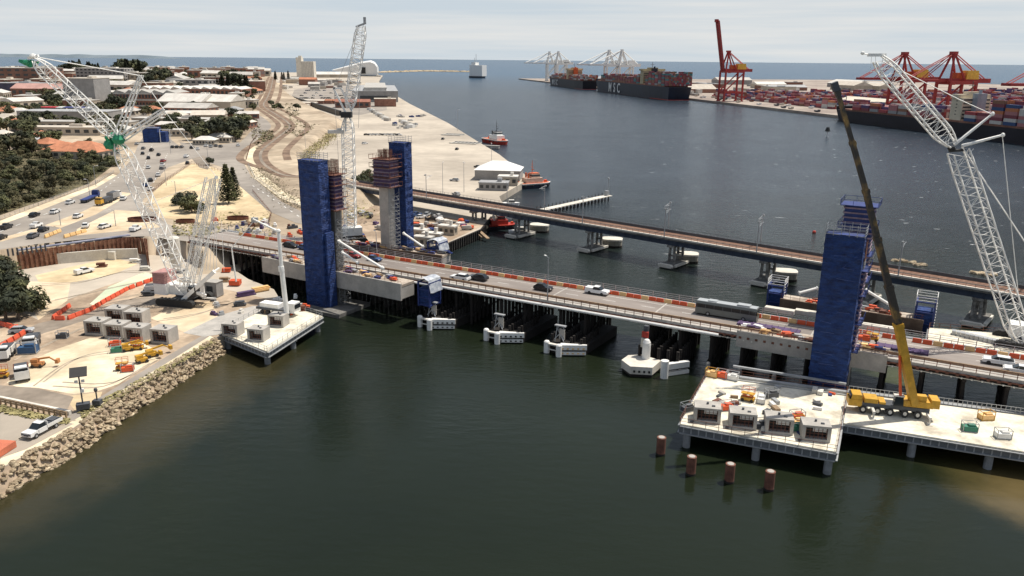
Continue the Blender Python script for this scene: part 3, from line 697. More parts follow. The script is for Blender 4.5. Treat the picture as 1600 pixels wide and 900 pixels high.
# white inclined props
def prop(label,p,q,r=.28):
    mb=MB(); mb.tube(p,q,r,8); c=Vector(p); d=(Vector(q)-Vector(p)); 
    mb.tube(c+d*.02,c+d*.05,r*1.6,8); mb.tube(c+d*.95,c+d*.98,r*1.6,8)
    return one(mb,'inclined_prop',label,'prop',crw,group='white inclined props')
prop('long white inclined prop from the near left pylon down to its girder',GY(528,376,187),GY(600,420,176.5))
prop('short white inclined prop beside the long one at the near left girder',GY(534,394,186),GY(560,411,181))
prop('white inclined prop from grey pylon foot toward the tarpaulin covered traveller',GY(630,364,212),GY(662,386,205))
prop('white inclined prop rising to the left side of the right blue tower',GY(1248,458,157),GY(1278,450,157))
prop('white inclined prop falling right from the right pylon to the brown girder',GY(1351,452,152),GY(1392,477,150))
# clutter on girder decks
def clutter(name,label,cat,cols,pts,sz=(1.6,.9,.7),grp=None):
    for i,(p,a) in enumerate(pts):
        mb=MB(); m=random.choice(cols)
        for k in range(3): mb.box(random.uniform(-.5,.5),random.uniform(-.3,.3),.25*k,sz[0]*random.uniform(.7,1),sz[1]*random.uniform(.7,1),.22,rz=random.uniform(-.2,.2))
        one(mb,name,label,cat,m,tuple(p),a+random.uniform(-.3,.3),grp)
def atg(t,x,y,z): 
    q=t.matrix_basis@Vector((x,y,z)); return q
C8=[orangem,blues,wood,white,steel,purple,rust,yorange]
clutter('material_stack','small stack of site materials on the near left girder deck','materials',C8,[(atg(gl,x,random.uniform(1,4.4),3.8),agl) for x in np.arange(1.5,44,1.25)],(1.9,1.,.7),'stacks on the near left girder')
clutter('material_stack','small stack of site materials on the near right girder deck','materials',C8,[(atg(gr,x,random.uniform(1,4.6),2.95),agr) for x in np.arange(1.,26,1.2)],(1.9,1,.7),'stacks on the near right girder')
clutter('material_stack','small stack of site materials on the far left girder deck','materials',C8+[dsteel,dsteel],[(atg(gfl,x,random.uniform(1,4.4),2.7),BA) for x in np.arange(1.,40,1.1)],(2.2,1.,1),'stacks on the far left girder')
clutter('material_stack','small orange or dark stack of materials on the far right girder deck','materials',[orangem,orangem,steel,rust],[(atg(gfr,x,random.uniform(1,4.4),2.7),BA) for x in np.arange(6.,24,.9)],(1.7,.9,.8),'stacks on the far right girder')
for lab,x,y,sz,m in (('purple formwork panel lying on the road left of the right blue tower',50,-1.2,(12,2.2),purple),('pale plywood panel lying on the road beside the purple panel',53,-3.6,(7,1.6),palesand),('second purple formwork panel, right of the right blue tower',74,-1.,(9,2.2),purple)):
    mb=MB(); mb.box(0,0,.02,sz[0],sz[1],.35)
    for k in np.arange(-sz[0]/2+.5,sz[0]/2,1.2): mb.box(k,0,.37,.15,sz[1],.14)
    one(mb,'formwork_panel',lab,'panel',m,tuple(B(x,y,BZ+.01)),BA)
# =================== RAIL BRIDGE ===================
RP=Vector((-66,331.)); RQ=Vector((119,176.5)); rd=(RQ-RP); RL=rd.length; RA=math.atan2(rd.y,rd.x); rd.normalize(); rn=Vector((-rd.y,rd.x))
def RB(u,v,z=0.): p=RP+rd*u+rn*v; return Vector((p.x,p.y,z))
rb=thing('rail_bridge','long steel girder railway bridge crossing the river behind the road bridge','bridge',tuple(RB(0,0,0)),RA)
mb=MB(); mb.box(RL/2,0,8.2,RL+8,8.6,.5); mb.out('deck',dconc,rb)
mb=MB()
for v in (-3.3,3.3): mb.box(RL/2,v,6.6,RL,.5,1.6)
for u in np.arange(0,RL,3.): mb.box(u,-3.62,6.65,.14,.15,1.5)
mb.out('main_girder',bsteel,rb)
mb=MB(); mb.box(RL/2,-4.1,8.7,RL+6,.55,.45); mb.out('pale_walkway',pconc,rb)
mb=MB(); mb.box(RL/2,-1.6,8.7,RL+8,2.2,.18); mb.box(RL/2,1.9,8.7,RL+8,2.2,.18); mb.out('track_ballast',railstrip,rb)
mb=MB()
for v in (-2.2,-1.,1.3,2.5): mb.box(RL/2,v,8.9,RL+8,.1,.14)
mb.out('rails',mat('rail_steel',(.28,.17,.12),.5,.1,1),rb)
mb=MB(); mb.box(RL/2,3.9,8.7,RL+6,.3,.9); 
for u in np.arange(0,RL,2.): mb.box(u,4.1,8.7,.07,.07,1.6); mb.box(u,-4.35,9.1,.06,.06,.9)
mb.box(RL/2,4.1,10.2,RL,.06,.06); mb.box(RL/2,-4.35,10.,RL,.05,.05); mb.out('parapet',dsteel,rb)
pu=[]
for i,(a,b) in enumerate(((738,358),(808,370),(920,392),(1048,416),(1190,444),(1345,474),(1520,508))):
    g=G(a,b,0); u=(Vector((g.x,g.y))-RP).dot(rd); pu.append(u)
    mb=MB()
    for v in (-2.6,2.6):
        mb.tube((u-.9,v,1),(u-.7,v,6.5),.42,8); mb.tube((u+.9,v,1),(u+.7,v,6.5),.42,8); mb.box(u,v,3,2.4,.5,.5)
    mb.box(u,0,6.,2.4,8.,.58)
    mb.out('pier_column',mat('weathered_concrete',(.13,.12,.11),.9,.3,.9,col2=(.36,.34,.31)),rb)
    mb=MB(); mb.prism([(u-2,-6.2),(u+2,-6.2),(u+2.4,5),(u-2.4,5)],-1,1.1); mb.out('pier_base',dconc,rb)
    mb=MB(); mb.beam((u-2.,-6.3,.8),(u+2.,-6.3,.8),1.1,1.); mb.ell((u-2.,-6.3,.8),(.7,.55,.5),8,4); mb.ell((u+2.,-6.3,.8),(.7,.55,.5),8,4)
    mb.beam((u+2.5,-5,.75),(u+2.5,4,.75),.7,.7)
    mb.out('pier_fender',pconc,rb)
# catenary masts
for i,u in enumerate([12,47,pu[1]+6,pu[2]-2,pu[2]+24,pu[3]-2,pu[3]+24,pu[4]-2,pu[4]+26,pu[5]+8,pu[5]+35]):
    v=-4.6 if i%2 else 4.9
    t=thing('catenary_mast','thin grey railway mast with bracket, number %s along the rail bridge from its left end'%['one','two','three','four','five','six','seven','eight','nine','ten','eleven'][i],'mast',tuple(RB(u,v,8.7)),RA,'masts along the rail bridge')
    s=1 if v<0 else -1
    mb=MB(); mb.tube((0,0,0),(0,0,9.4),.16,6,.12); mb.out('pole',steel,t)
    mb=MB(); mb.tube((0,0,8.2),(0,s*3.2,8.4),.07,4); mb.tube((0,0,9),(0,s*2.4,8.5),.06,4); mb.tube((0,0,7.4),(0,s*2.2,8.2),.05,4); mb.box(0,-s*.6,8.8,.4,.5,.4); mb.out('bracket',steel,t)
# white topped protection dolphins on the far side of the rail bridge
for a,b,l in ((843,362,'leftmost'),(956,385,'second from left'),(1073,409,'third from left'),(1225,437,'rightmost')):
    g=G(a,b,0); t=thing('protection_dolphin','round cornered concrete dolphin with cream top behind the rail bridge, '+l+' of four','dolphin',(g.x,g.y,0),RA+.5,'cream topped dolphins behind the rail bridge')
    oc=[(math.copysign(abs(math.cos(k*PI/8+.2))**.6,math.cos(k*PI/8+.2))*3.5,math.copysign(abs(math.sin(k*PI/8+.2))**.6,math.sin(k*PI/8+.2))*2.7) for k in range(16)]
    mb=MB(); mb.prism(oc,2.3,2.8); mb.out('top_slab',pconc,t)
    mb=MB(); mb.prism([(x*.96,y*.96) for x,y in oc],.7,2.3); mb.out('wall',mat('dolphin_wall',(.26,.24,.2),.9,.15,.6),t)
    mb=MB(); mb.prism([(x*.99,y*.99) for x,y in oc],-1,.7); mb.out('wet_base',dtimber,t)
# timber jetty beyond the rail bridge
g0=G(846,328,1.8); g1=G(938,308,1.8); jl=(g1-g0).length
t=thing('fishing_jetty','narrow pale topped timber jetty reaching out beyond the rail bridge','jetty',(g0.x,g0.y,0),ang(g0,g1))
mb=MB(); mb.box(jl/2,0,1.5,jl+14,3.4,.4); mb.out('deck',pconc,t)
for x in np.arange(-6,jl+6,2.6):
    for y in (-1.6,1.6): mb=MB(); mb.cyl(x,y,-1,1.8,.3,6); mb.out('pile',dtimber,t)
    mb=MB(); mb.cyl(x,1.8,1.8,3.,.18,6); mb.out('post',dtimber,t)
mb=MB(); mb.box(jl+5,0,1.9,1.6,1.6,2.2); mb.tube((jl+6,0,1.9),(jl+6,0,9.4),.14,5); mb.ell((jl+6,0,9.4),(.5,.5,.5),6,4); mb.out('light_beacon',steel,t)
# =================== CRAWLER CRANES WITH LATTICE BOOMS ===================
def crawler_base(t,o,s=1.,rz=0,w=8.5,col=None):   # o: local offset
    k,q=math.cos(rz),math.sin(rz)
    def X(x,y): return o[0]+x*k-y*q,o[1]+x*q+y*k
    for sy in (-1,1):
        mb=MB(); pr=[]
        for i in range(24):
            th=2*PI*i/24; pr.append((math.cos(th)*.85+(4.2 if math.cos(th)>0 else -4.2),math.sin(th)*.85+.85))
        P=[];n=len(pr)
        for yy in (sy*3.6-.65,sy*3.6+.65):
            for a,b in pr: x,y=X(a,yy); P.append((x,y,o[2]+b))
        mb.add(P,[(i,(i+1)%n,n+(i+1)%n,n+i) for i in range(n)]+[tuple(range(n)),tuple(range(2*n-1,n-1,-1))])
        for i in range(-4,5): x,y=X(i*1.0,sy*3.6); mb.box(x,y,o[2]+1.68,.5,1.5,.12,rz)
        mb.out('crawler_track',rubber,t)
    mb=MB(); x,y=X(0,0); mb.box(x,y,o[2]+.7,3.4,7,1.,rz); mb.cyl(x,y,o[2]+1.7,o[2]+2.2,1.7,14); mb.out('undercarriage',dsteel,t)
    return X
# ---- big white crane on the left bank ----
Yc=180.
def pc(a,b,dy=0): return GY(a,b,Yc+dy)
lc=thing('lattice_boom_crane','huge white lattice crawler crane with luffing jib and green joints on the left bank','crane',tuple(G(290,472,3)))
def put(mb,n,m,t): return mb.out(n,m,t,world=True)
X=crawler_base(lc,(0,0,0),1,-.25)
mb=MB(); mb.box(0,0,2.2,9,3.2,2.2,-.25); mb.box(-4.6,1,2.2,3.4,4.8,2.6,-.25); mb.out('upper_structure',crw,lc)
mb=MB(); mb.box(3.2,-2.3,2.4,2.2,1.7,2.3,-.25); mb.out('cab',glass,lc)
mb=MB()
for i in range(5): mb.box(-4.9,1.2+.0*i,4.8+.55*i,3.2,4.6,.5,-.25)
mb.out('counterweight',mat('counterweight_pink',(.45,.24,.22),.7,.15,.8),lc)
mb=MB(); mb.lattice(pc(296,462),pc(184,222),3.2,2.8,20,.15,.065); put(mb,'main_boom',crw,lc)
mb=MB(); mb.lattice(pc(183,214,-1),pc(54,93,-1),2.7,2.3,16,.15,.06); put(mb,'luffing_jib',crw,lc)
for dy in (-7,7.5):
    mb=MB(); mb.lattice(pc(297+dy,450,-1),pc(333+dy,278,-1),1.35,1.2,14,.11,.045,tp=(.8,.9)); put(mb,'derrick_mast',crw,lc)
mb=MB(); mb.beam(pc(318,312,-2.5),pc(318,312,2.5),.6,.6); mb.beam(pc(338,277,-2.3),pc(338,277,2.3),.7,.7); put(mb,'mast_cross_beam',crw,lc)
for dy,a,b in ((-1.1,(180,213),(219,118)),(1.1,(188,213),(223,118)),(-1,(190,214),(256,170)),(1,(193,218),(259,175))):
    mb=MB(); u_=Vector((b[0]-a[0],b[1]-a[1])).normalized(); o_=(-u_.y*3.6,u_.x*3.6)
    for s_ in (-1,1): mb.tube(pc(a[0]+o_[0]*s_,a[1]+o_[1]*s_,dy),pc(b[0]+o_[0]*s_*.4,b[1]+o_[1]*s_*.4,dy),.2,6,.15)
    for k_ in np.linspace(.05,.97,8): c_=(a[0]+(b[0]-a[0])*k_,a[1]+(b[1]-a[1])*k_); w_=1-.6*k_; mb.tube(pc(c_[0]-o_[0]*w_,c_[1]-o_[1]*w_,dy),pc(c_[0]+o_[0]*w_,c_[1]+o_[1]*w_,dy),.09,4)
    put(mb,'jib_strut',crw,lc)
mb=MB(); 
for p in ((185,218,-1),(180,214,1),(172,226,0)): mb.ell(pc(*p),(1.6,1.4,1.2),6,4)
for a,b in (((165,232),(195,210)),((172,212),(196,232)),((165,214),(180,236))): mb.beam(pc(*a,-1),pc(*b,1),.5,.5)
mb.beam(pc(30,95),pc(48,104),.5,.5); mb.beam(pc(30,95),pc(60,98),.4,.6); mb.beam(pc(48,104),pc(50,94),.6,.6); mb.ell(pc(42,98),(1.1,.8,.7),6,4); put(mb,'green_joint',green,lc)
mb=MB(); mb.ell(pc(52,88),(.9,.7,.6),8,4); mb.beam(pc(44,91),pc(60,87),.6,.5); put(mb,'jib_head',crw,lc)
mb=MB()
for dy in (-.9,.9):
    mb.tube(pc(62,90,dy),pc(218,118,dy),.11,4); mb.tube(pc(219,118,dy),pc(256,171,dy),.09,4); mb.tube(pc(257,173,dy),pc(338,276,dy),.06,4)
    mb.tube(pc(228,320,dy),pc(338,277,dy),.05,4)
put(mb,'pendant',crw,lc)
mb=MB()
for dy in (-2.,-.6,.9,2.1): mb.tube(pc(337,280,dy),pc(330+dy*4,422,dy),.06,4)
mb.tube(pc(346,345,1),pc(350,424,1),.05,3); put(mb,'hoist_ropes',crw,lc)
mb=MB()
for dy in (-1.5,1.5): mb.beam(pc(284,470,dy),pc(335,424,dy),.9,.9); mb.beam(pc(300,455,dy),pc(322,462,dy),.6,.6)
for i in range(7): 
    a=pc(288,467,-1.5).lerp(pc(335,424,-1.5),i/6); mb.beam(a,a+Vector((0,3,0)),.3,.3)
put(mb,'suspended_ballast_frame',crw,lc)
mb=MB()
for i in range(9): 
    a=pc(268+i*6,425+i*5); mb.beam(a,a+Vector((random.uniform(1,3),random.uniform(-2,2),random.uniform(-2.5,2.))),.35,.35)
put(mb,'winch_frames',crw,lc)
# ---- central tall lattice crane beyond the bridge ----
Yc=236.
cc=thing('lattice_boom_crane','tall grey-white lattice crane with upright boom and black block, between the pylons beyond the road','crane',tuple(GY(545,378,236)))
crawler_base(cc,(0,0,0),1,.4); mb=MB(); mb.box(0,0,2.2,8,3.4,2.4,.4); mb.out('upper_structure',crw,cc)
mb=MB(); mb.lattice(pc(548,366),pc(543,182),3.2,2.8,22,.15,.09); put(mb,'main_boom',crw,cc)
mb=MB(); mb.lattice(pc(546,170),pc(565,40),2.9,2.5,18,.14,.08,tp=(.5,.6)); put(mb,'luffing_jib',crw,cc)
mb=MB()
for a,b in (((540,176),(521,138)),((550,174),(533,138)),((521,138),(533,138)),((521,138),(524,136)),((540,176),(540,205))): mb.beam(pc(*a),pc(*b),.5,.5)
put(mb,'back_strut',crw,cc)
mb=MB(); a=pc(543,176); mb.box(a.x,a.y-1.5,a.z-1.3,3,2.4,1.6); put(mb,'sheave_block',blackm,cc)
mb=MB(); a=pc(526,205); mb.box(a.x,a.y-1,a.z-.5,4.4,2.2,.9); mb.box(a.x+1,a.y-1,a.z+.4,1,1.5,.5); put(mb,'service_platform',offw,cc)
mb=MB()
for a,b in (((571,40),(566,95)),((524,137),(562,42)),((522,139),(535,350)),((570,32),(566,45)),((560,200),(566,42))): mb.tube(pc(*a),pc(*b),.05,4)
mb.beam(pc(556,42),pc(572,36),.5,.5); mb.box(pc(570,36).x,236,pc(570,36).z,.7,.7,1.6); put(mb,'ropes_and_head',steel,cc)
# ---- right hand lattice crane ----
Yc=140.
rc_=thing('lattice_boom_crane','white lattice crane with thick-chorded bent boom at the right edge of picture','crane',tuple(GY(1600,548,140)))
crawler_base(rc_,(1,2,0),1,BA); mb=MB(); mb.box(2.5,2,2,8,3.4,2.4,BA); mb.out('upper_structure',crw,rc_)
mb=MB(); mb.lattice(pc(1596,536),pc(1497,236),3.0,2.4,20,.16,.05,tp=(.4,.9)); put(mb,'main_boom',crw,rc_)
mb=MB(); mb.lattice(pc(1488,226),pc(1372,92),2.6,2.,14,.15,.05,tp=(.5,.6)); put(mb,'luffing_jib',crw,rc_)
for a,b in (((1491,226),(1551,178)),((1503,228),(1567,211))):
    mb=MB(); mb.tube(pc(*a,-.4),pc(*b,-.4),.3,6,.2); mb.tube(pc(*a,.8),pc(*b,-.2),.18,6,.15); mb.ell(pc(*b,-.4),(.4,.4,.4),6,4); put(mb,'jib_strut',crw,rc_)
mb=MB()
for dy in (-.5,.5):
    mb.tube(pc(1379,96,dy),pc(1500,156,dy),.07,4); mb.tube(pc(1500,156,dy),pc(1549,178,dy),.07,4)
    mb.tube(pc(1566,211,dy),pc(1592,470,dy),.07,4); mb.tube(pc(1505,232,dy),pc(1606,385,dy),.11,4); mb.tube(pc(1508,250,dy),pc(1521,232,dy),.05,4)
put(mb,'pendant',crw,rc_)
mb=MB(); mb.tube(pc(1349,84),pc(1376,87),.1,4); mb.ell(pc(1348,83),(.4,.3,.3),6,4); mb.beam(pc(1356,86),pc(1384,86),.5,.5); mb.tube(pc(1362,88),pc(1360,112),.04,3); mb.tube(pc(1368,88),pc(1369,112),.04,3); mb.tube(pc(1360,112),pc(1369,112),.1,3); put(mb,'jib_head',crw,rc_)
mb=MB(); mb.ell(pc(1487,232),(.8,.6,.45),6,4); mb.tube(pc(1483,236),pc(1508,234),.25,6); put(mb,'boom_hinge',blackm,rc_)
# ---- yellow all-terrain telescopic crane ----
PZ=4.0
yb=G(1440,651,PZ); yf=G(1338,640,PZ); ya=ang(yb,yf); yc_=thing('mobile_crane','yellow five-axle telescopic crane working on the pier deck','crane',tuple(yb),ya); yc_.scale=(.8,.9,.95); yc_.matrix_basis=Matrix.Translation(yb)@Matrix.Rotation(ya,4,'Z')@Matrix.Diagonal((.8,.9,.95,1))
mb=MB(); mb.box(6.6,0,1.3,15,2.7,.7); mb.out('carrier_chassis',dsteel,yc_)
mb=MB(); mb.box(13.2,0,1.2,2.6,2.75,1.2); mb.box(13.0,0,2.4,2.2,2.6,.9,tx=.85); mb.box(10.2,0,2.0,2.6,2.6,.8); mb.box(8,0,2.0,1.2,2.6,.4); mb.out('carrier_body',yellow,yc_)
mb=MB(); mb.box(14.05,0,2.3,.5,2.3,.8); mb.box(13.1,-1.34,2.4,1.6,.06,.7); mb.out('windscreen',glass,yc_)
for x in (1.2,3.6,6.4,8.8,11.6):
    for sy in (-1,1):
        mb=MB(); mb.tube((x,sy*1.05,.75),(x,sy*1.45,.75),.75,14); mb.tube((x,sy*1.3,.75),(x,sy*1.48,.75),.36,10,m=1); mb.out('wheel',[rubber,offw],yc_)
for x,sy in ((9.9,1),(9.9,-1),(-.6,1),(-.6,-1)):
    mb=MB(); mb.box(x,sy*2.3,1.0,.5,2.6,.4); mb.box(x,sy*3.4,.1,.3,.3,1.1); mb.box(x,sy*3.4,0,1,1,.12); mb.out('outrigger',offw,yc_)
mb=MB(); mb.box(1.6,0,2.1,6,2.7,1.1); mb.box(-1.8,0,2.2,1.6,2.8,1.5); mb.box(1.2,.6,3.2,2.6,1.2,1); mb.out('superstructure',yellow,yc_)
mb=MB(); mb.box(5.2,1.5,2.3,1.9,1.1,1.7,tx=.8); mb.out('operator_cab',[glass],yc_)
mb=MB(); mb.box(5.2,1.5,4.0,1.9,1.15,.15); mb.out('cab_roof',offw,yc_)
Yc=yb.y-.5; p0=pc(1424,640); p1=pc(1412,565); 
tips=[(1428,632),(1403,505),(1388,445),(1370,370),(1352,295),(1331,220),(1308,142)]
wd=[1.15,1.,.88,.78,.68,.58]
for i in range(6):
    mb=MB(); a=pc(*tips[i]); b=pc(*tips[i+1]); mb.beam(a,b,wd[i],wd[i]*1.05,up=(0,1,0)); d=(b-a).normalized(); mb.beam(b-d*.7,b-d*.1,wd[i]+.16,wd[i]*1.05+.16,up=(0,1,0))
    put(mb,'boom_section',yellow if i<1 else boomy,yc_)
mb=MB(); a=pc(1307,142); mb.beam(a,a+Vector((-.5,0,1.2)),.7,.9); mb.ell(a+Vector((.3,0,.2)),(.4,.4,.4),6,4); put(mb,'boom_head',dsteel,yc_)
mb=MB(); mb.tube(pc(1407,622),pc(1406,556),.22,8); put(mb,'luffing_ram',orangem,yc_)
# ---- white concrete pump boom on left platform ----
Yc=165.
cp=thing('boom_lift_crane','white telescopic boom truck with bent arm on the left platform','truck',tuple(G(450,492,3.35)))
mb=MB(); mb.box(-3,1,1.0,9,2.5,.5,-.35); mb.out('chassis',dsteel,cp)
mb=MB(); mb.box(1.4,-.4,.9,2.2,2.4,2.3,-.35); mb.box(-4,1.4,1.5,5,2.2,1.0,-.35); mb.out('body',crw,cp)
mb=MB(); mb.box(2.55,-.8,1.9,.1,2,1,-.35); mb.out('windscreen',glass,cp)
for i,x in enumerate((-6,-4.6,.8)):
    for s in (-1,1):
        k=Vector((x,s*1.15+.0,0)); k.rotate(Matrix.Rotation(-.35,3,'Z')); mb=MB(); n=Vector((math.sin(.35),math.cos(.35),0))*.3; mb.tube(Vector((k.x,k.y,.5))-n,Vector((k.x,k.y,.5))+n,.5,10); mb.out('wheel',rubber,cp)
mb=MB(); mb.tube(pc(448,490),pc(440,420),.55,8,.5); mb.tube(pc(440,420),pc(435,362),.42,8,.36); mb.tube(pc(440,424),pc(439,416),.62,8); put(mb,'lower_boom',crw,cp)
mb=MB(); mb.tube(pc(435,362),pc(395,342),.26,8,.16); mb.ell(pc(435,361),(.55,.5,.5),8,4); mb.tube(pc(446,476),pc(437,420),.14,5); put(mb,'upper_boom',crw,cp)
Yc=183.
t=thing('boom_lift','slim white boom lift with bent arm and basket beside the left end of the bridge','boom lift',tuple(G(368,446,3)))
mb=MB(); mb.box(0,0,.3,2.6,2.2,1.2); mb.out('base',orangem,t)
mb=MB(); mb.tube(pc(369,440),pc(362,388),.2,6,.14); mb.tube(pc(362,388),pc(396,346),.13,6,.09); put(mb,'arm',crw,t)
mb=MB(); a=pc(398,344); mb.box(a.x,a.y,a.z-.5,1.4,1,1.1); put(mb,'basket',steel,t)
# =================== PLATFORMS ON PILES ===================
def platform(name,label,poly,z,th=1.1,rail=True,piles=()):
    c=poly[0]; t=thing(name,label,'work platform',(c[0],c[1],0),0)
    mb=MB(); mb.prism([(p[0],p[1]) for p in poly],z-.25,z); mb.out('deck',platm,t,world=True)
    mb=MB(); n=len(poly); fl=[]
    for i in range(n):
        a=Vector(poly[i]);b=Vector(poly[(i+1)%n]); a=Vector((a.x,a.y,z-.26-th/2)); b=Vector((b.x,b.y,a.z)); cen=sum((Vector((p[0],p[1],a.z)) for p in poly),Vector())/n
        a=a.lerp(cen,.008);b=b.lerp(cen,.008)
        mb.beam(a,b,.25,th-.1); fl.append((a,b))
    mb.out('edge_girders',mat('grey_steel',(.13,.14,.15),.5,.12,.6),t,world=True)
    for a,b in fl:
        for s_ in (th/2-.1,-th/2):
            mb=MB(); mb.beam(a+Vector((0,0,s_)),b+Vector((0,0,s_)),.8,.14); mb.out('flange',steel,t,world=True)
        mb=MB(); l=(b-a).length
        for k in range(int(l/1.2)): p=a.lerp(b,(k+.5)*1.2/l); mb.box(p.x,p.y,p.z-th/2+.1,.3,.3,th-.25)
        mb.out('stiffeners',steel,t,world=True)
    a,b,c2,d=[Vector((*p[:2],z-.8)) for p in (poly[0],poly[1],poly[2],poly[3])]
    mb=MB()
    for k in np.linspace(.1,.9,7): mb.beam(a.lerp(b,k),d.lerp(c2,k),.3,.8)
    mb.out('cross_girders',dsteel,t,world=True)
    mb=MB()
    for i in range(n):
        a=Vector((*poly[i][:2],z));b=Vector((*poly[(i+1)%n][:2],z)); l=(b-a).length
        if not rail: break
        for k in range(int(l/2)+1): p=a.lerp(b,min(1,(k+.05)*2/l)); mb.box(p.x,p.y,z,.07,.07,1.1)
        for h in (.5,1.05): mb.beam(a+Vector((0,0,h)),b+Vector((0,0,h)),.05,.05)
    if rail: mb.out('guard_rail',rust if z>3.6 else steel,t,world=True)
    for (x,y) in piles:
        mb=MB(); mb.cyl(x,y,-2,z-1.6,.62,12); mb.box(x,y,z-1.7,1.7,.5,.35); mb.box(x-.35,y,z-1.4,.25,.6,.5); mb.box(x+.35,y,z-1.4,.25,.6,.5); mb.out('pile',mat('pile_grey',(.22,.23,.24),.7,.12,.8),t,world=True)
    return t
def lerpg(a,b,k): a=G(*a,PZ);b=G(*b,PZ); p=a.lerp(b,k); return (p.x,p.y)
inn=.9
RPl=[G(a,b,PZ) for a,b in ((1108,581),(1062,662),(1307,706),(1324,613))]
pls=[]
cen=sum(RPl,Vector())/4
for a,b in ((1068,664),(1183,684),(1303,706),(1108,590),(1200,600),(1310,625),(1240,640)): 
    p=G(a,b,PZ).lerp(cen,.05); pls.append((p.x,p.y))
platform('work_platform','broad cream steel deck platform on piles in front of the right blue tower',[(p.x,p.y) for p in RPl],PZ,1.3,True,pls)
FP=[G(1326,614,PZ),G(1318,661,PZ),G(1640,712,PZ),G(1640,655,PZ)]
cen=sum(FP,Vector())/4; pls=[]
for a,b in ((1427,677),(1552,696),(1340,622),(1440,632),(1560,648),(1640,705)): p=G(a,b,PZ).lerp(cen,.03); pls.append((p.x,p.y))
platform('access_jetty','long pale steel access jetty running right from the platform under the yellow crane',[(p.x,p.y) for p in FP],PZ+.004,1.2,False,pls)
mb=MB(); a=G(1326,612,PZ+.02);b=G(1640,653,PZ+.02)
for k in range(44): p=a.lerp(b,k/43); mb.box(p.x,p.y,p.z,.08,.08,1.15)
for h in (.5,1.1): mb.beam(a+Vector((0,0,h)),b+Vector((0,0,h)),.07,.07)
mb.beam(a+Vector((0,.6,-.2)),b+Vector((0,.6,-.2)),1.1,.5)
one(mb,'walkway_rail','grey handrail with pipe rack along the far side of the access jetty','railing',steel)
mb=MB(); a=G(1112,582,PZ+.02);b=G(1322,611,PZ+.02); mb.beam(a+Vector((0,-1.,.2)),b+Vector((0,-1.,.2)),.8,.35); mb.beam(a+Vector((0,-2.3,.1)),b+Vector((0,-2.3,.1)),.2,.2); mb.beam(a+Vector((4,.3,1.2)),b+Vector((0,.3,1.2)),.5,.35)
one(mb,'beam_stack','long grey steel beams lying along the back of the right platform','steel beams',steel)
LPl=[G(a,b,3.3) for a,b in ((432,472),(345,520),(417,549),(504,494))]
cen=sum(LPl,Vector())/4; pls=[]
for a,b in ((416,546),(458,522),(498,496),(352,522),(440,478)): p=G(a,b,3.3).lerp(cen,.04); pls.append((p.x,p.y))
platform('work_platform','pale steel deck platform on piles at the left bank under the first blue tower',[(p.x,p.y) for p in LPl],3.3,1.1,True,pls)
for i,(a,b,l) in enumerate(((1032,710,'leftmost'),(1079,741,'second from left'),(1139,753,'third from left'),(1201,765,'rightmost'))):
    g=G(a,b,0); mb=MB(); mb.cyl(0,0,-2,3.0,.72,16,m=0); mb.cyl(0,0,3.0,3.06,.5,16,m=1); mb.cyl(0,0,-.5,.35,.76,16,m=2)
    one(mb,'steel_pile','rusty red steel tube pile standing alone in the water, '+l+' of the four','pile',[rust,conc,dtimber],(g.x,g.y,0),0,'lone steel piles in front of the right platform')
# =================== PRECAST BOX SEGMENTS ===================
def boxseg(col):
    t=thing('precast_box',None,None); W,D_,Hh=4.2,3.4,3.1
    mb=MB(); mb.box(0,0,0,W,D_,.45); mb.box(0,0,Hh-.4,W,D_,.4); mb.box(-W/2+.25,0,.45,.5,D_,Hh-.85); mb.box(W/2-.25,0,.45,.5,D_,Hh-.85); mb.box(0,.9,.45,W-1,.15,Hh-.85); mb.out('concrete_shell',pconc if col else conc,t)
    mb=MB()
    for x in np.linspace(-1.5,1.5,6): mb.box(x,-D_/2+.35,.45,.07,.07,Hh-.85)
    for z in np.linspace(.8,2.7,4): mb.box(0,-D_/2+.3,z,W-1,.06,.06)
    mb.out('rebar_grid',rust if not col else dsteel,t)
    mb=MB(); mb.box(.2,.2,.45,3,1.2,Hh-.9); mb.out('interior_shade',blackm,t)  # black block painting the shade inside the box opening
    mb=MB(); mb.box(.5,-D_/2+.5,Hh-1.3,2,.1,.8); mb.out('white_sheet',white,t)
    mb=MB(); mb.cyl(0,.2,Hh,Hh+.4,.2,6); mb.box(.9,-.6,Hh,.5,.4,.2); mb.box(-W/2-.3,-D_/2-.2,0,.5,.5,.3); mb.out('lifting_fitting',dsteel,t)
    return t
b1=boxseg(0); b2=boxseg(0)
for a,b,r,l,q in ((155,520,.1,'front row, leftmost',0),(186,525,.1,'front row, second from left',0),(217,530,.1,'front row, third from left',0),(258,533,.05,'rightmost, set apart',0),(186,500,.15,'back row, left',1),(216,505,.15,'back row, right',1)):
    place(b2 if q else b1,tuple(G(a,b,3.05)),r-.25,'precast concrete box in the left sandy yard, '+l,'precast boxes in the left yard',cat='precast box')
for a,b,r,l in ((365,522,.1,'left'),(405,530,.1,'front right, tarped'),(436,508,.1,'back right, next to the white truck')):
    place(b2,tuple(G(a,b,3.32)),r-.3,'precast box on the left platform, '+l,'precast boxes on the left platform',cat='precast box',sc=.86)
for a,b,l in ((1104,655,'leftmost'),(1159,664,'second from left'),(1215,672,'third from left'),(1272,683,'rightmost')):
    place(b2,tuple(G(a,b,PZ+.02)),-.2,'pale precast box with dark opening on the right platform, '+l,'precast boxes on the right platform',cat='precast box',sc=(1.,.9,.84))
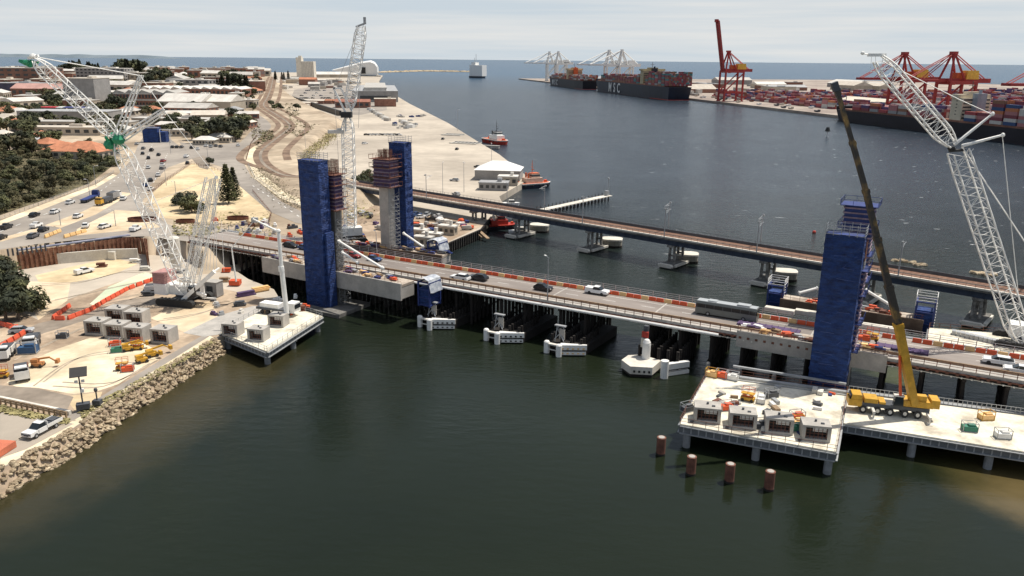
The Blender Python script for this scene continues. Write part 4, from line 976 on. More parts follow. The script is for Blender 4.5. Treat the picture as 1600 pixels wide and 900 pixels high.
# =================== SMALL SITE EQUIPMENT ===================
def t_scissor():
    t=thing('scissor_lift',None,None); mb=MB(); mb.box(0,0,.3,2.4,1.2,.5); mb.box(0,0,1.4,2.3,1.1,.15)
    mb.out('chassis',yellow,t); mb=MB()
    for s in (-.4,.4): mb.beam((-1,s,.8),(1,s,1.4),.1,.1); mb.beam((1,s,.8),(-1,s,1.4),.1,.1)
    for x in (-1.1,0,1.1):
        for y in (-.5,.5): mb.box(x,y,1.55,.06,.06,1)
    for y in (-.5,.5): mb.box(0,y,2.5,2.3,.06,.06)
    mb.out('rails',orangem,t); mb=MB()
    for x in (-.8,.8):
        for y in (-.6,.6): mb.tube((x,y-.12,.3),(x,y+.12,.3),.3,8)
    mb.out('wheels',rubber,t); return t
def t_arm(m):
    t=thing('boom_lift',None,None); mb=MB(); mb.box(0,0,.5,2.6,2.,.8); mb.box(-.6,0,1.3,1.8,1.4,.9); mb.out('body',m,t)
    mb=MB(); mb.beam((-1.2,0,2),(3.2,0,2.6),.4,.45); mb.beam((3.2,0,2.5),(4.6,0,1.5),.3,.3); mb.box(5,0,1,.8,1.4,1.1,tx=.9); mb.out('arm',m,t)
    mb=MB()
    for x in (-1,1):
        for y in (-1,1): mb.tube((x,y-.2,.45),(x,y+.2,.45),.45,10)
    mb.out('wheels',rubber,t); return t
def t_cage(m,m2=None):
    t=thing('equipment_skid',None,None); mb=MB(); mb.box(0,0,.15,2.4,1.4,.9); mb.box(.3,0,1.05,1.2,1.,.35); mb.out('tank',m,t)
    mb=MB()
    for x in (-1.25,1.25):
        for y in (-.75,.75): mb.box(x,y,0,.1,.1,1.8)
    for z in (.05,1.7):
        for y in (-.75,.75): mb.box(0,y,z,2.5,.09,.09)
        for x in (-1.25,1.25): mb.box(x,0,z,.09,1.5,.09)
    mb.out('frame',m2 or steel,t); return t
sc_=t_scissor(); ay=t_arm(yellow); ao=t_arm(mat('dull_orange',(.5,.22,.08),.6,.1,1)); sk=t_cage(orangem); sy_=t_cage(yorange,yellow); sg=t_cage(mat('skid_green',(.04,.2,.13),.6,.1,1)); sb=t_cage(dsteel); sw=t_cage(white)
for tt,a,b,z,r,l,c in (
 (sg,183,550,3.03,.3,'small green generator in the pale yard','generator'),(ay,200,548,3.03,.5,'yellow boom lift behind the green generator','boom lift'),(sc_,215,546,3.03,.2,'yellow scissor lift at the far side of the pale yard','scissor lift'),
 (ay,222,566,3.03,.75,'yellow folded boom lift at right edge of pale yard','boom lift'),(ay,238,557,3.03,.75,'second yellow folded boom lift, furthest right in the pale yard','boom lift'),(sc_,192,578,3.03,.3,'yellow scissor lift nearest the water in the pale yard','scissor lift'),
 (ao,60,573,3.03,.1,'dull orange boom lift alone on the left of the pale yard','boom lift'),(sc_,3,590,3.03,.2,'yellow scissor lift at the far left edge of the yard','scissor lift'),(sk,180,540,3.03,.2,'orange framed skid behind the green generator','skid'),(sk,200,580,3.03,.3,'orange skid beside the scissor lift nearest the water','skid'),
 (sb,98,528,3.03,.1,'small dark skid alone beside the dirt track','skid'),
 (sy_,1112,588,PZ+.02,BA,'yellow skid at the back left corner of the right platform','skid'),(sw,1144,593,PZ+.02,BA,'white tank skid at the back of the right platform','tank'),(sk,1128,590,PZ+.02,BA,'orange skid between yellow and white skids on right platform','skid'),
 (sc_,1168,626,PZ+.02,BA,'yellow scissor lift in the middle of the right platform','scissor lift'),(sk,1135,640,PZ+.02,.2,'red-orange skid between the two leftmost precast boxes','skid'),(sk,1245,655,PZ+.02,.2,'red-orange skid left of the rightmost precast box','skid'),
 (sw,1189,628,PZ+.02,1.2,'pale skid standing right of the platform scissor lift','skid'),(sb,1205,620,PZ+.02,.3,'grey skid at the back of the platform right of centre','skid'),(sg,1246,672,PZ+.02,.1,'green skid close to the front edge of right platform','skid'),
 (sy_,1246,664,PZ+.02,.1,'yellow skid between the two right precast boxes','skid'),(sb,1189,668,PZ+.02,.1,'dark skid between the middle precast boxes','skid'),(sb,1074,642,PZ+.02,.5,'dark skid at left edge of right platform','skid'),
 (sy_,1540,655,PZ+.02,.1,'yellow skid at the far rail of the access jetty','skid'),(sg,1514,673,PZ+.02,-.2,'green skid lying low on the access jetty','skid'),(sw,1566,684,PZ+.02,-.1,'white skid near the front edge of the access jetty','skid'),
 (sk,1350,532,9.7,BA,'orange compressor on the right girder deck','compressor'),(sc_,1362,532,9.7,BA,'yellow scissor lift on the right girder deck beside the crane boom','scissor lift')):
    place(tt,tuple(G(a,b,z)),r,l,None,cat=c,sc=.72 if c in('boom lift',) else (.85 if c!='scissor lift' else .95))
# light tower (solar) in the foreshore
g=G(131,641,3.05); t=thing('light_tower','dark solar light mast beside the foreshore path','light tower',tuple(g),.4)
mb=MB(); mb.box(0,0,.4,2,1.3,.9); mb.out('base',dsteel,t); mb=MB(); mb.tube((0,0,1),(0,0,6.5),.12,6); mb.out('mast',dsteel,t)
mb=MB(); mb.add([(-1.3,-.7,6.2),(1.3,-.7,6.2),(1.3,.9,7.3),(-1.3,.9,7.3),(-1.3,-.7,6.3),(1.3,-.7,6.3),(1.3,.9,7.4),(-1.3,.9,7.4)],[(3,2,1,0),(4,5,6,7),(0,1,5,4),(1,2,6,5),(2,3,7,6),(3,0,4,7)]); mb.out('solar_panel',blackm,t)
mb=MB(); mb.box(.5,0,5,.5,.3,.4); mb.box(-.5,0,5,.5,.3,.4); mb.box(.2,.1,3.2,.5,.5,.6); mb.out('lamp_head',white,t)
g=G(153,634,3.05); mb=MB(); mb.box(0,0,.3,1.3,1,.8); mb.cyl(0,0,1.1,2.8,.12,6); mb.ell((0,0,2.9),(.35,.35,.4),6,4); one(mb,'message_board','small white and dark pump unit beside the solar mast','pump',[dsteel],tuple(g))
# fences and long low walls in the foreground
mb=MB(); a=G(0,625,3.05);b=G(110,648,3.05); l=(b-a).length; mb.beam(a+Vector((0,0,.35)),b+Vector((0,0,.35)),.5,.7); 
one(mb,'low_wall','pale low concrete wall at the left edge of foreground','wall',pconc)
mb=MB()
for k in range(14): p=a.lerp(b,k/13)+Vector((0,-1.2,0)); mb.box(p.x,p.y,3.05,.25,.25,1.1)
mb.beam(a+Vector((0,-1.2,1)),b+Vector((0,-1.2,1)),.1,.25); mb.beam(a+Vector((0,-1.2,.6)),b+Vector((0,-1.2,.6)),.1,.2)
one(mb,'timber_fence','brown timber post fence behind the parking pad','fence',wood)
mb=MB(); a=G(-16,716,3.1); b=G(14,697,3.1); mb.beam(a+Vector((0,0,.5)),b+Vector((0,0,.5)),2.6,1.); one(mb,'orange_container','flat red-orange container at the lower left edge','container',mat('terracotta_paint',(.52,.15,.08),.7,.1,.5))
# sheet pile wall with piles and pale concrete wall in front
A=G(24,393,8);Bq=G(200,369,8);Cq=G(231,371,8); D2=G(236,392,8)
t=thing('sheet_pile_wall','long rust brown sheet pile retaining wall below the highway','retaining wall',(A.x,A.y,3))
mb=MB(); pts=[A,Bq,Cq,D2]
for p,q in zip(pts,pts[1:]):
    l=(q-p).length; d=(q-p)/l; n_=Vector((d.y,-d.x,0)); k=0; s=0
    while s<l:
        c=p+d*s+n_*(.35 if k%2 else 0)+n_*.8; mb.beam(Vector((c.x,c.y,5.2)),Vector((c.x,c.y,5.2))+d*.62,.14,5.4); s+=.6;k+=1
mb.out('sheet_piles',sheetp,t,world=True)
mb=MB()
for k in range(9): c=A.lerp(Bq,(k-1.5)/26); mb.box(c.x+.6,c.y-1.,7.2,.35,.35,2.0)
mb.out('steel_posts',dsteel,t,world=True)
mb=MB()
for k in range(20):
    c=A.lerp(Bq,k/20); d=A.lerp(Bq,(k+1)/20); mb.beam(Vector((c.x,c.y+1.,8.15)),Vector((d.x,d.y+1.,8.15)),1.6,.3 if k>3 else .2)
mb.out('geotextile_strip',mat('geotextile',(.16,.17,.23),.9,.25,.4,col2=(.3,.3,.36)),t,world=True)
a=G(36,417,3);b=G(172,405,3);c=G(216,404,3); t=thing('concrete_wall','pale concrete retaining wall in front of the rusty sheet piles','retaining wall',(a.x,a.y,3))
mb=MB()
for p,q in ((a,b),(b,c)): mb.beam(p+Vector((0,0,1.5)),q+Vector((0,0,1.5)),.6,3)
mb.beam(b+Vector((0,-.4,1.2)),b+Vector((2,-.6,1.2)),1.,2.4); mb.out('wall_panel',pconc,t,world=True)
for a_,b_,l in ((225,440,'low'),(228,450,'second low'),):
    pass
g=G(238,412,3); t=thing('white_tank','large pale cylindrical silo standing by the bridge end behind the lattice boom','silo',tuple(G(277,425,3)))
mb=MB(); mb.cyl(0,0,.5,9.5,1.5,14); mb.ell((0,0,9.5),(1.5,1.5,.6),14,4); mb.out('tank',pconc,t); mb=MB(); mb.box(0,0,0,3.4,3.4,.5); mb.out('base',dsteel,t)
g=G(335,462,3.05); t=thing('site_hut','grey site hut with dark window behind the crane tracks','hut',tuple(g),-.3); mb=MB(); mb.box(0,0,.1,3.6,2.6,3.6); mb.out('walls',wallg,t); mb=MB(); mb.box(-.2,-1.32,1.,1.8,.06,1.8); mb.out('window',winm,t); mb=MB(); mb.box(0,0,3.7,3.8,2.8,.15); mb.out('roof',conc,t)
for i,(a_,b_,r_,m_,l) in enumerate(((385,462,.7,purple,'dark purple formwork girder lying at the platform edge'),(408,455,.7,yorange,'pale yellow timber stack at the platform edge'),(350,440,.2,wood,'timber crate by the bridge abutment'),(240,455,.2,white,'white machine part left of the big crane'),(232,462,.2,dsteel,'dark machine part left of the big crane'),(212,410,.1,white,'white slabs stacked by the sheet pile wall end'),(228,422,.1,offw,'second pile of pale slabs near the crane boom'),(160,417,.3,rust,'rust coloured trench frame on the yellow sand'),(355,425,.1,orangem,'orange site crate near bridge abutment'),(375,478,.4,dsteel,'dark pump on the ramp plate'),(425,480,.3,white,'white bundle on the left platform back edge'),(470,485,.3,rust,'rust coloured rail bundle on left platform'),(300,455,.2,steel,'grey winch unit beside the big crane'))):
    mb=MB(); g=G(a_,b_,3.05 if a_<430 else 3.35)
    for k in range(4): mb.box(random.uniform(-.5,.5),random.uniform(-.3,.3),.3*k,4.2 if i<2 else 2.2,1.1,.28)
    one(mb,'material_stack',l,'materials',m_,tuple(g),r_)
# =================== VEHICLES ===================
def car(m,kind=0):
    t=thing(['parked_car','utility_truck','hatchback'][min(kind,2)],None,None); Lh=2.3 if kind<2 else 2.; 
    def loft(prof,w,name,mt,ti=.0):
        mb=MB(); n=len(prof); P=[(x,-w/2+(ti if z>.95 else 0),z) for x,z in prof]+[(x,w/2-(ti if z>.95 else 0),z) for x,z in prof]
        mb.add(P,[(i,(i+1)%n,n+(i+1)%n,n+i) for i in range(n)]+[tuple(range(n))[::-1],tuple(range(n,2*n))]); mb.out(name,mt,t)
    if kind==1:
        loft([(-2.5,.4),(2.5,.4),(2.55,.75),(2.4,1.0),(1.2,1.08),(-2.5,1.08)],1.85,'body',m,.08)
        loft([(-.7,1.06),(1.25,1.06),(.55,1.62),(-.55,1.65)],1.7,'cabin_glass',glass,.12); mb=MB(); mb.box(-.05,0,1.63,1.2,1.4,.07); mb.box(-1.6,0,1.08,1.7,1.7,.3); mb.out('roof_and_tray',m,t)
    else:
        loft([(-Lh,.35),(Lh,.35),(Lh+.05,.65),(Lh-.15,.88),(Lh-1.3,.98),(-Lh+.1,1.0),(-Lh,.7)],1.82,'body',m,.06)
        loft([(-Lh+.15,.98),(Lh-1.2,.98),(Lh-1.9,1.42),(-Lh+.75,1.45)],1.66,'cabin_glass',glass,.14)
        mb=MB(); mb.prism([(-Lh+.8,-.62),(Lh-2.,-.62),(Lh-2.,.62),(-Lh+.8,.62)],1.43,1.5); 
        for y in (-.7,.7): mb.beam((.0,y,.97),(-.05,y*.9,1.45),.09,.05)
        mb.out('roof',m,t)
    for x in (-1.4,1.4):
        for s in (-1,1): mb=MB(); mb.tube((x,s*.72,.34),(x,s*.94,.34),.34,10); mb.out('wheel',rubber,t)
    mb=MB(); 
    for s in (-1,1): mb.box(Lh+(.0 if kind!=1 else .22),s*.62,.6,.12,.35,.16)
    mb.out('headlights',offw,t); return t
cars={}
def addcar(px,py,z,rz,colr,kind,label,grp=None,wp=None,sc=1.):
    k=(colr,kind)
    if k not in cars: cars[k]=car(CAR[colr],kind)
    p=wp if wp is not None else G(px,py,z)
    return place(cars[k],tuple(p),rz,label,grp,cat='ute' if kind==1 else 'car',sc=sc)
def ubridge(px,py): 
    g=G(px,py,BZ+.4); return toB(g)
for px,py,c,k,l,fl in ((719,435,'white',0,'white wagon driving on the middle of the road bridge',1),(747,435,'black',0,'black car right behind the white wagon on the road bridge',1),(849,451,'black',2,'dark hatchback by the lamp post on the road bridge',0),(934,456,'white',1,'white tray utility on the bridge left of the bus',0),(1560,566,'white',0,'white wagon at the right end of the bridge, nearer the barriers',1),(1590,580,'white',2,'white car cut by the right edge of the picture on the bridge',1)):
    u,v=ubridge(px,py); addcar(0,0,0,BA+(PI if fl else 0),c,k,l,'vehicles on the road bridge',wp=B(u,max(-3.5,min(3.2,v)),BZ+.012),sc=1.08)
for px,py,c,k,l in ((595,402,'blue',2,'blue car behind the near left blue tower on the bridge'),(560,398,'red',2,'red car beside scaffold on the bridge'),(440,388,'black',0,'black car on the bridge left of the blue tower'),(460,393,'blue',0,'blue car close to the left of the near left tower')):
    u,v=ubridge(px,py); addcar(0,0,0,BA,c,k,l,'vehicles on the road bridge',wp=B(u,1.,BZ+.012))
# bus
u,v=ubridge(1128,500); t=thing('city_bus','long silver-grey city bus with dark windows crossing the road bridge','bus',tuple(B(u,1.6,BZ+.012)),BA)
mb=MB(); mb.box(0,0,.35,12.6,2.55,1.25); mb.box(0,0,2.45,12.6,2.5,.45,tx=.985,ty=.86); mb.out('body',mat('bus_grey',(.15,.16,.15),.35,.05,.8),t)
mb=MB(); mb.box(0,0,1.6,12.45,2.5,.86); mb.out('window_band',glass,t)
mb=MB(); mb.box(0,0,2.9,12.2,2.0,.1); mb.box(3.4,0,3.,2.6,1.6,.3); mb.box(-3,0,3.,1.8,1.5,.2); mb.out('roof',mat('bus_roof',(.38,.40,.41),.4,.05,.8),t)
mb=MB()
for x in (-6,-4.2,-2.4,-.6,1.2,3,4.8,6.1): 
    for s in (-1,1): mb.box(x,s*1.255,1.6,.1,.02,.86)
mb.out('window_pillars',dsteel,t)
for x in (-3.6,3.7):
    for s in (-1,1): mb=MB(); mb.tube((x,s*.95,.48),(x,s*1.3,.48),.48,14); mb.tube((x,s*1.2,.48),(x,s*1.31,.48),.24,10,m=1); mb.out('wheel',[rubber,steel],t)
mb=MB(); mb.box(6.31,0,1.5,.05,2.2,1.1); mb.box(6.31,0,2.6,.05,1.6,.25); mb.out('windscreen',glass,t)
# plateau traffic
HA=ang(G(0,362,8),G(150,304,8))
pl=[(10,357,'black',1,0,'black ute cut by the left edge on the highway'),(54,338,'black',0,0,'black car on the highway against the kerb of the bush'),(86,333,'white',0,0,'white car on the highway next to the black car'),(57,355,'white',1,0,'white ute on the highway between lanes'),(68,361,'black',2,0,'black hatchback beside the white ute'),(122,340,'white',0,0,'white car in the middle lane behind the trucks'),(110,318,'white',0,0,'white car tucked behind the blue flatbed trailer'),(193,312,'white',0,.2,'white car right of the grey truck'),(2,373,'black',2,0,'dark car at the left edge near the footpath'),(52,371,'grey',0,0,'grey car nearest the sheet pile wall'),(134,355,'white',0,.3,'white parked car in the sandy median, left'),(164,356,'white',0,-.3,'white parked car in the sandy median, right'),(212,360,'white',1,-.1,'white ute at the end of the sheet pile wall')]
for px,py,c,k,dr,l in pl: addcar(px,py,8.1,HA+dr,c,k,l,'vehicles on the highway')
for i,(px,py,c,k,l) in enumerate(((232,263,'white',0,'white car in the queue below the green joint, nearest'),(235,283,'black',0,'black car in the queue between lanes'),(236,297,'white',2,'white car at the stop line'),(247,275,'white',0,'white car turning, right lane'),(254,264,'grey',0,'grey car in right lane, middle of the queue'),(254,259,'white',2,'white hatchback close behind the grey car'),(255,253,'red',0,'dark red car in the right lane'),(248,243,'black',0,'dark car entering the junction'),(232,248,'black',0,'black car upper left of junction'),(223,241,'black',2,'small black car at the left of the junction'),(237,236,'black',1,'black ute in the upper junction'),(224,233,'grey',0,'grey wagon in the upper junction'),(214,226,'silver',0,'silver car furthest up the junction road'),(228,291,'blue',2,'blue car beside crane boom at the junction'),(372,228,'white',0,'white car on the link road right of the trees'),(309,234,'white',0,'white car outside the blue wrapped building'),(291,246,'white',1,'white van-like ute on the traffic island'),(293,256,'black',0,'black car on the traffic island'))):
    addcar(px,py,8.1,1.9+random.uniform(-.25,.25),c,k,l,'cars at the town junction')
for i,(px,py) in enumerate(((270,231),(277,231),(284,231),(322,229),(330,230),(338,229),(345,230),(300,232))): addcar(px,py,8.1,1.7,random.choice(['white','silver','black','grey']),random.choice([0,2]),'car parked outside the low shops by the blue wrapped building','cars parked at the shops')
addcar(132,427,3.05,HA-.6,'white',1,'white ute alone on the yellow sand of the work site')
addcar(34,520,3.05,0.2,'silver',0,'silver car behind the red-orange barriers at the left')
addcar(570,225,3.02,1.,'white',0,'white car by the quay road left of the blue tower')
for a,b,l in ((710,283,'silver car on the quay, left of the white shed'),(713,305,'silver car on the quay close behind the rail bridge'),(714,234,'dark car on the open quay near the quay ramp'),(746,262,'dark ute by the white quay shed'),(692,218,'dark car by the ramps on the quay')): addcar(a,b,3.02,random.uniform(0,3),'silver' if 'silver' in l else 'black',0,l)
for k in range(10): addcar(573+k*5.6,211.5,3.02,0,['black','white','silver','white'][k%4],0,'one of the row of cars parked across the open quay','row of cars on the quay')
for i,(a,b) in enumerate(((565,334),(572,337),(578,340),(548,340),(650,338),(658,341),(668,337),(675,345),(684,340),(640,345))): addcar(a,b,3.05,random.uniform(0,3),['white','silver','black','white','blue'][i%5],i%3,'site vehicle parked on the works ground under the rail bridge','site vehicles beyond the road bridge')
# near white truck with dark load
def truck(label,p,rz,cabm,bodym,l=5.5,h=1.6,flat=False,cat='truck',grp=None):
    t=thing('tipper_truck' if not flat else 'flatbed_truck',label,cat,tuple(p),rz,grp)
    mb=MB(); mb.box(l/2+1.1,0,.7,2,2.3,1.5,tx=.98); mb.box(l/2+1.,0,2.2,1.5,2.1,.65,tx=.8,ty=.9); mb.out('cab',cabm,t)
    mb=MB(); mb.box(l/2+1.85,0,1.6,.28,2.05,.75); mb.box(l/2+1.1,0,2.25,1.55,2.2,.4); mb.out('windscreen',glass,t)
    mb=MB(); mb.box(.2,0,.6,l+2,1.6,.35); mb.out('chassis',dsteel,t)
    mb=MB(); mb.box(-.4,0,.98,l,2.4,.25 if flat else h); mb.out('tray',bodym,t)
    if not flat: mb=MB(); mb.box(-.4,0,.98+h,l-.5,2.0,.12); mb.out('load',dsteel,t)
    for x in (-l/2+.6,-l/2+1.9,l/2+1):
        for s in (-1,1): mb=MB(); mb.tube((x,s*.85,.5),(x,s*1.18,.5),.5,10); mb.out('wheel',rubber,t)
    return t
t=thing('flatbed_truck','white pickup truck with dark tray load parked at the foreshore path','pickup truck',tuple(G(66,675,3.06)),ang(G(84,662,3),G(46,682,3)))
t.scale=(1.02,)*3
mb=MB(); mb.box(2.05,0,.5,1.6,1.85,.62,tx=.95); mb.box(.6,0,.5,1.7,1.85,.7); mb.out('body',CAR['white'],t)
mb=MB(); mb.prism([(-.2,-.82),(1.5,-.82),(1.5,.82),(-.2,.82)],1.2,1.85,top=[(0,-.7),(.8,-.7),(.8,.7),(0,.7)]); mb.out('cabin_glass',glass,t)
mb=MB(); mb.box(.4,0,1.84,.85,1.42,.06); mb.out('cab_roof',CAR['white'],t)
mb=MB(); mb.box(-1.7,0,.75,2.9,1.95,.18); mb.box(-1.7,-.95,.93,2.9,.06,.35); mb.box(-1.7,.95,.93,2.9,.06,.35); mb.box(-.32,0,.93,.1,1.9,.9); mb.out('tray',white,t)
mb=MB(); mb.box(-1.8,0,.94,2.5,1.7,.28); mb.box(-2.1,.2,1.2,1.4,1,.2); mb.out('load',dsteel,t)
for x in (-1.8,1.9):
    for s in (-1,1): mb=MB(); mb.tube((x,s*.72,.4),(x,s*.98,.4),.4,12); mb.tube((x,s*.9,.4),(x,s*.99,.4),.2,8,m=1); mb.out('wheel',[rubber,steel],t)
mb=MB()
for s in (-1,1): mb.box(2.86,s*.65,.75,.06,.4,.22)
mb.box(2.87,0,.62,.05,.8,.3); mb.out('headlights_and_grille',dsteel,t)
truck('blue flatbed truck with long empty trailer on the highway',G(140,313,8.1),HA+.05,blues,blues,11,1,True)
truck('yellow cab truck with dark load on the highway beside the blue flatbed',G(165,318,8.1),HA+PI-.1,yellow,dsteel,6,1.2)
truck('grey topped truck ahead of the yellow cab truck',G(178,312,8.1),HA,white,wallg,5.5,2)
truck('white tipper truck at the yard beside blue tank',G(52,540,3.05),-1.2,white,dsteel,3.6,1.1)
truck('white truck at the left edge of the yard',G(12,556,3.05),-1.3,white,offw,3,1.1)
truck('white truck with brown load below the yard track',G(35,588,3.05),-1.0,white,rust,3.2,1)
t=place(t_cage(mat('tank_blue',(.03,.09,.2),.5,.1,1)),tuple(G(45,551,3.05)),.2,'blue tank with dark flat cover in the left yard',cat='tank',sc=1.35)
truck('white works truck beside the crane tracks, left of the big crane',G(242,457,3.05),.3,white,white,3.6,1.1)
# street lamps
def lamp(p,h,label,rz,grp,dbl=False):
    t=thing('street_lamp',label,'street lamp',tuple(p),rz,grp)
    mb=MB(); mb.tube((0,0,0),(0,0,h),.13,6,.08); mb.tube((0,0,h),(1.2,0,h+.15),.06,4)
    if dbl: mb.tube((0,0,h),(-1.2,0,h+.15),.06,4)
    mb.out('pole',steel,t); mb=MB(); mb.box(1.4,0,h+.08,.8,.35,.16)
    if dbl: mb.box(-1.4,0,h+.08,.8,.35,.16)
    mb.out('lamp_head',white,t)
lamp(B(26-7.6,-HW+.1,BZ+.1) if False else B(toB(G(855,470,9))[0],-HW+.15,BZ+.16),9.6,'tall street lamp on the near footpath of the road bridge',2.0,'lamps')
lamp(B(toB(G(572,402,9))[0],HW,BZ),6,'shorter street lamp at the far parapet right of the near left tower',2.0,'lamps')
for a,b,h,l in ((692,305,14,'tall quay lamp just behind the rail bridge, left'),(725,300,13,'tall quay lamp just behind the rail bridge, right'),(792,345,14,'tall lamp near the red boat'),(768,262,13,'quay lamp left of the white shed'),(715,205,17,'quay lamp near the far ramp'),(478,240,14,'lamp on the sandy slope by the tracks'),(536,260,14,'lamp right of the sandy slope')): lamp(G(a,b,3),h,l,random.uniform(0,6),'quay lamps',h<14)
for a,b,h,l in ((277,322,9,'lamp standing in the sandy lot by the bush'),(260,290,8,'lamp beside the junction queue'),(150,290,8,'lamp at the highway kerb'),(141,310,7,'lamp in front of the blue flatbed'),(95,352,5,'short dark post between the highway lanes'),(181,353,5,'short dark post beside the sandy median'),(267,240,10,'lamp beside the blue wrapped building'),(325,248,9,'lamp near the roundabout')): lamp(G(a,b,8.05),h,l,random.uniform(0,6),'highway lamps')
# boulders of the revetment
RK=[]
for k in range(6):
    mb=MB(); mb.ell((0,0,0),(1.0,.78,.6),7,5,jit=.16); mb.v=[(x+random.uniform(-.1,.1),y+random.uniform(-.1,.1),z+random.uniform(-.1,.1)) for x,y,z in mb.v]
    RK.append(one(mb,'boulder','pale limestone boulder in the rock bank along the left shore','boulder',rockm,(0,0,0),0,'boulders of the left shore bank'))
cand=[]
for i in range(len(C0)-1):
    a,b=C0[i],C0[i+1]; l=(b-a).length; 
    for k in range(int(l*11)):
        s=random.random(); f=random.random()*1.2-.16; d=(b-a).normalized(); nn=Vector((d.y,-d.x,0)); 
        p=a.lerp(b,s)+nn*(f*2.1); z=3.05-max(0,f)*3.1+random.uniform(-.1,.2); q=proj(p.x,p.y,z)
        if q[0]>-60: cand.append((p.x,p.y,z))
random.shuffle(cand); big=cand[:290]; rest=cand[290:]
for x,y,z in big:
    s=random.uniform(.28,.68); q=proj(x,y,z)[0]; place(random.choice(RK),(x,y,z),random.uniform(0,6),'pale limestone boulder in the left shore bank, '+('at its near end below the orange container' if q<60 else 'below the parked pickup truck' if q<125 else 'just right of the solar mast' if q<190 else 'below the pale yard' if q<260 else 'at its far end by the left platform'),'boulders of the left shore bank',sc=(s*1.1,s,s*random.uniform(.7,1)))
mb=MB()
for x,y,z in rest:
    s=random.uniform(.22,.55); mb.ell((x,y,z-.05),(s*1.2,s,s*.8),6,4,jit=.25)
o=mb.out('small_rocks',rockm); o['kind']='stuff'
mb=MB()
for a,b in (((690,384),(742,362)),((742,362),(760,345)),((570,400),(690,384))):
    p0=G(*a,1.5);p1=G(*b,1.5)
    for k in range(45): p=p0.lerp(p1,random.random()); s=random.uniform(.7,1.4); mb.ell((p.x+random.uniform(-2,2),p.y+random.uniform(-2,2),random.uniform(.3,2)),(s*1.2,s,s*.8),6,4,jit=.2)
o=mb.out('shore_rocks',rockm); o['kind']='stuff'
for a,b,l in ((1405,408,'left'),(1420,410,'largest'),(1437,414,'right')):
    g=G(a,b,0); mb=MB()
    for k in range(4): mb.ell((random.uniform(-1.5,1.5),random.uniform(-.8,.8),.1),(1.2,.9,.6),7,4,jit=.2)
    one(mb,'rock_outcrop','low wet rocks breaking the water beyond the rail bridge, '+l,'rocks',rockm,(g.x,g.y,0),0,'wet rocks')
for a,b,l in ((1523,427,'pale rocks by the right crane boom'),(1546,430,'second pale rocks right of the crane boom')):
    g=G(a,b,0); mb=MB()
    for k in range(6): mb.ell((random.uniform(-2,2),random.uniform(-1,1),.1),(1.1,.9,.6),7,4,jit=.2)
    one(mb,'rock_outcrop',l,'rocks',rockm,(g.x,g.y,0),0,'wet rocks')
# right hand side: far deck with pale surface beyond the road, where the right crane stands
FD=[G(1452,512,8.6),G(1448,534,8.6),G(1660,570,8.6),G(1660,528,8.6)]
t=platform('work_platform','pale work deck on the far side of the road under the right lattice crane',[(p.x,p.y) for p in FD],8.6,1.2,True,[])
mb=MB()
for k in range(12): p=G(1490+k*7,522+k*1.6,8.62); mb.box(p.x,p.y,8.62,.7,1.4,.8,BA)
one(mb,'bundle_row','row of small grey bundles on the pale far deck','materials',steel)
for i,(a,b) in enumerate(((1580,570),(1555,560))): pass
for (a,b,w_,l) in ((1218,488,6,'pale'),(1262,492,5,'second pale'),(1352,512,12,'long pale')):
    g=G(a,b,BZ+.1); mb=MB(); mb.box(0,0,0,w_,1.6,.9); 
    for k in np.arange(-w_/2,w_/2,1.5): mb.box(k,-.82,.1,.08,.05,.7)
    one(mb,'concrete_panel',l+' concrete panel leaning between road and far brown girder','panel',pconc,tuple(g),BA)
# =================== TREES ===================
def tree_tpl(name,m,h,cr,n,leaf,clumps,flat=.75,trunk_h=.35,parts=True):
    t=thing(name,None,None); mb=MB(); cs=[]
    for c in range(clumps):
        th=random.uniform(0,2*PI); rr=cr*random.random()**.6*.75
        cs.append((math.cos(th)*rr,math.sin(th)*rr,h*(trunk_h+(1-trunk_h)*random.uniform(.25,.85)*(1-.35*rr/cr)),cr*random.uniform(.28,.5)))
    for i in range(n):
        c=random.choice(cs); d=Vector((random.gauss(0,1),random.gauss(0,1),random.gauss(0,1))).normalized()*random.uniform(.65,1.05)
        p=Vector((c[0]+d.x*c[3],c[1]+d.y*c[3],c[2]+d.z*c[3]*flat))
        nrm=(d+Vector((random.uniform(-.7,.7),random.uniform(-.7,.7),random.uniform(-.2,.9)))).normalized(); a=nrm.orthogonal().normalized(); a.rotate(Matrix.Rotation(random.uniform(0,6),3,nrm)); b=nrm.cross(a); s=leaf*random.uniform(.6,1.3)
        mb.add([p-a*s,p-b*s*.6,p+a*s,p+b*s*.6],[(0,1,2,3)])
    mb.out('crown',m,t)
    mb=MB(); mb.tube((0,0,-.3),(0,0,h*.5),cr*.06+.08,6,cr*.03+.04)
    for c in cs[:5]: mb.tube((0,0,h*.3),(c[0],c[1],c[2]),cr*.03+.03,4,.04)
    mb.out('trunk',bark,t); return t
BT=[tree_tpl('bush_tree',leafm,5,3.4,1300,.34,11,trunk_h=.05),tree_tpl('bush_tree',leafo,4.2,3.2,1200,.32,10,trunk_h=.02),tree_tpl('bush_tree',leafd,6,3.3,1300,.34,11,trunk_h=.1),tree_tpl('bush_tree',leafm,3.2,3.6,1100,.3,12,trunk_h=0),tree_tpl('bush_tree',leafo,6,3.,1100,.33,8,trunk_h=.25)]
def inpoly(x,y,P):
    r=False;n=len(P)
    for i in range(n):
        a=P[i];b=P[(i+1)%n]
        if (a[1]>y)!=(b[1]>y) and x<(b[0]-a[0])*(y-a[1])/(b[1]-a[1])+a[0]: r=not r
    return r
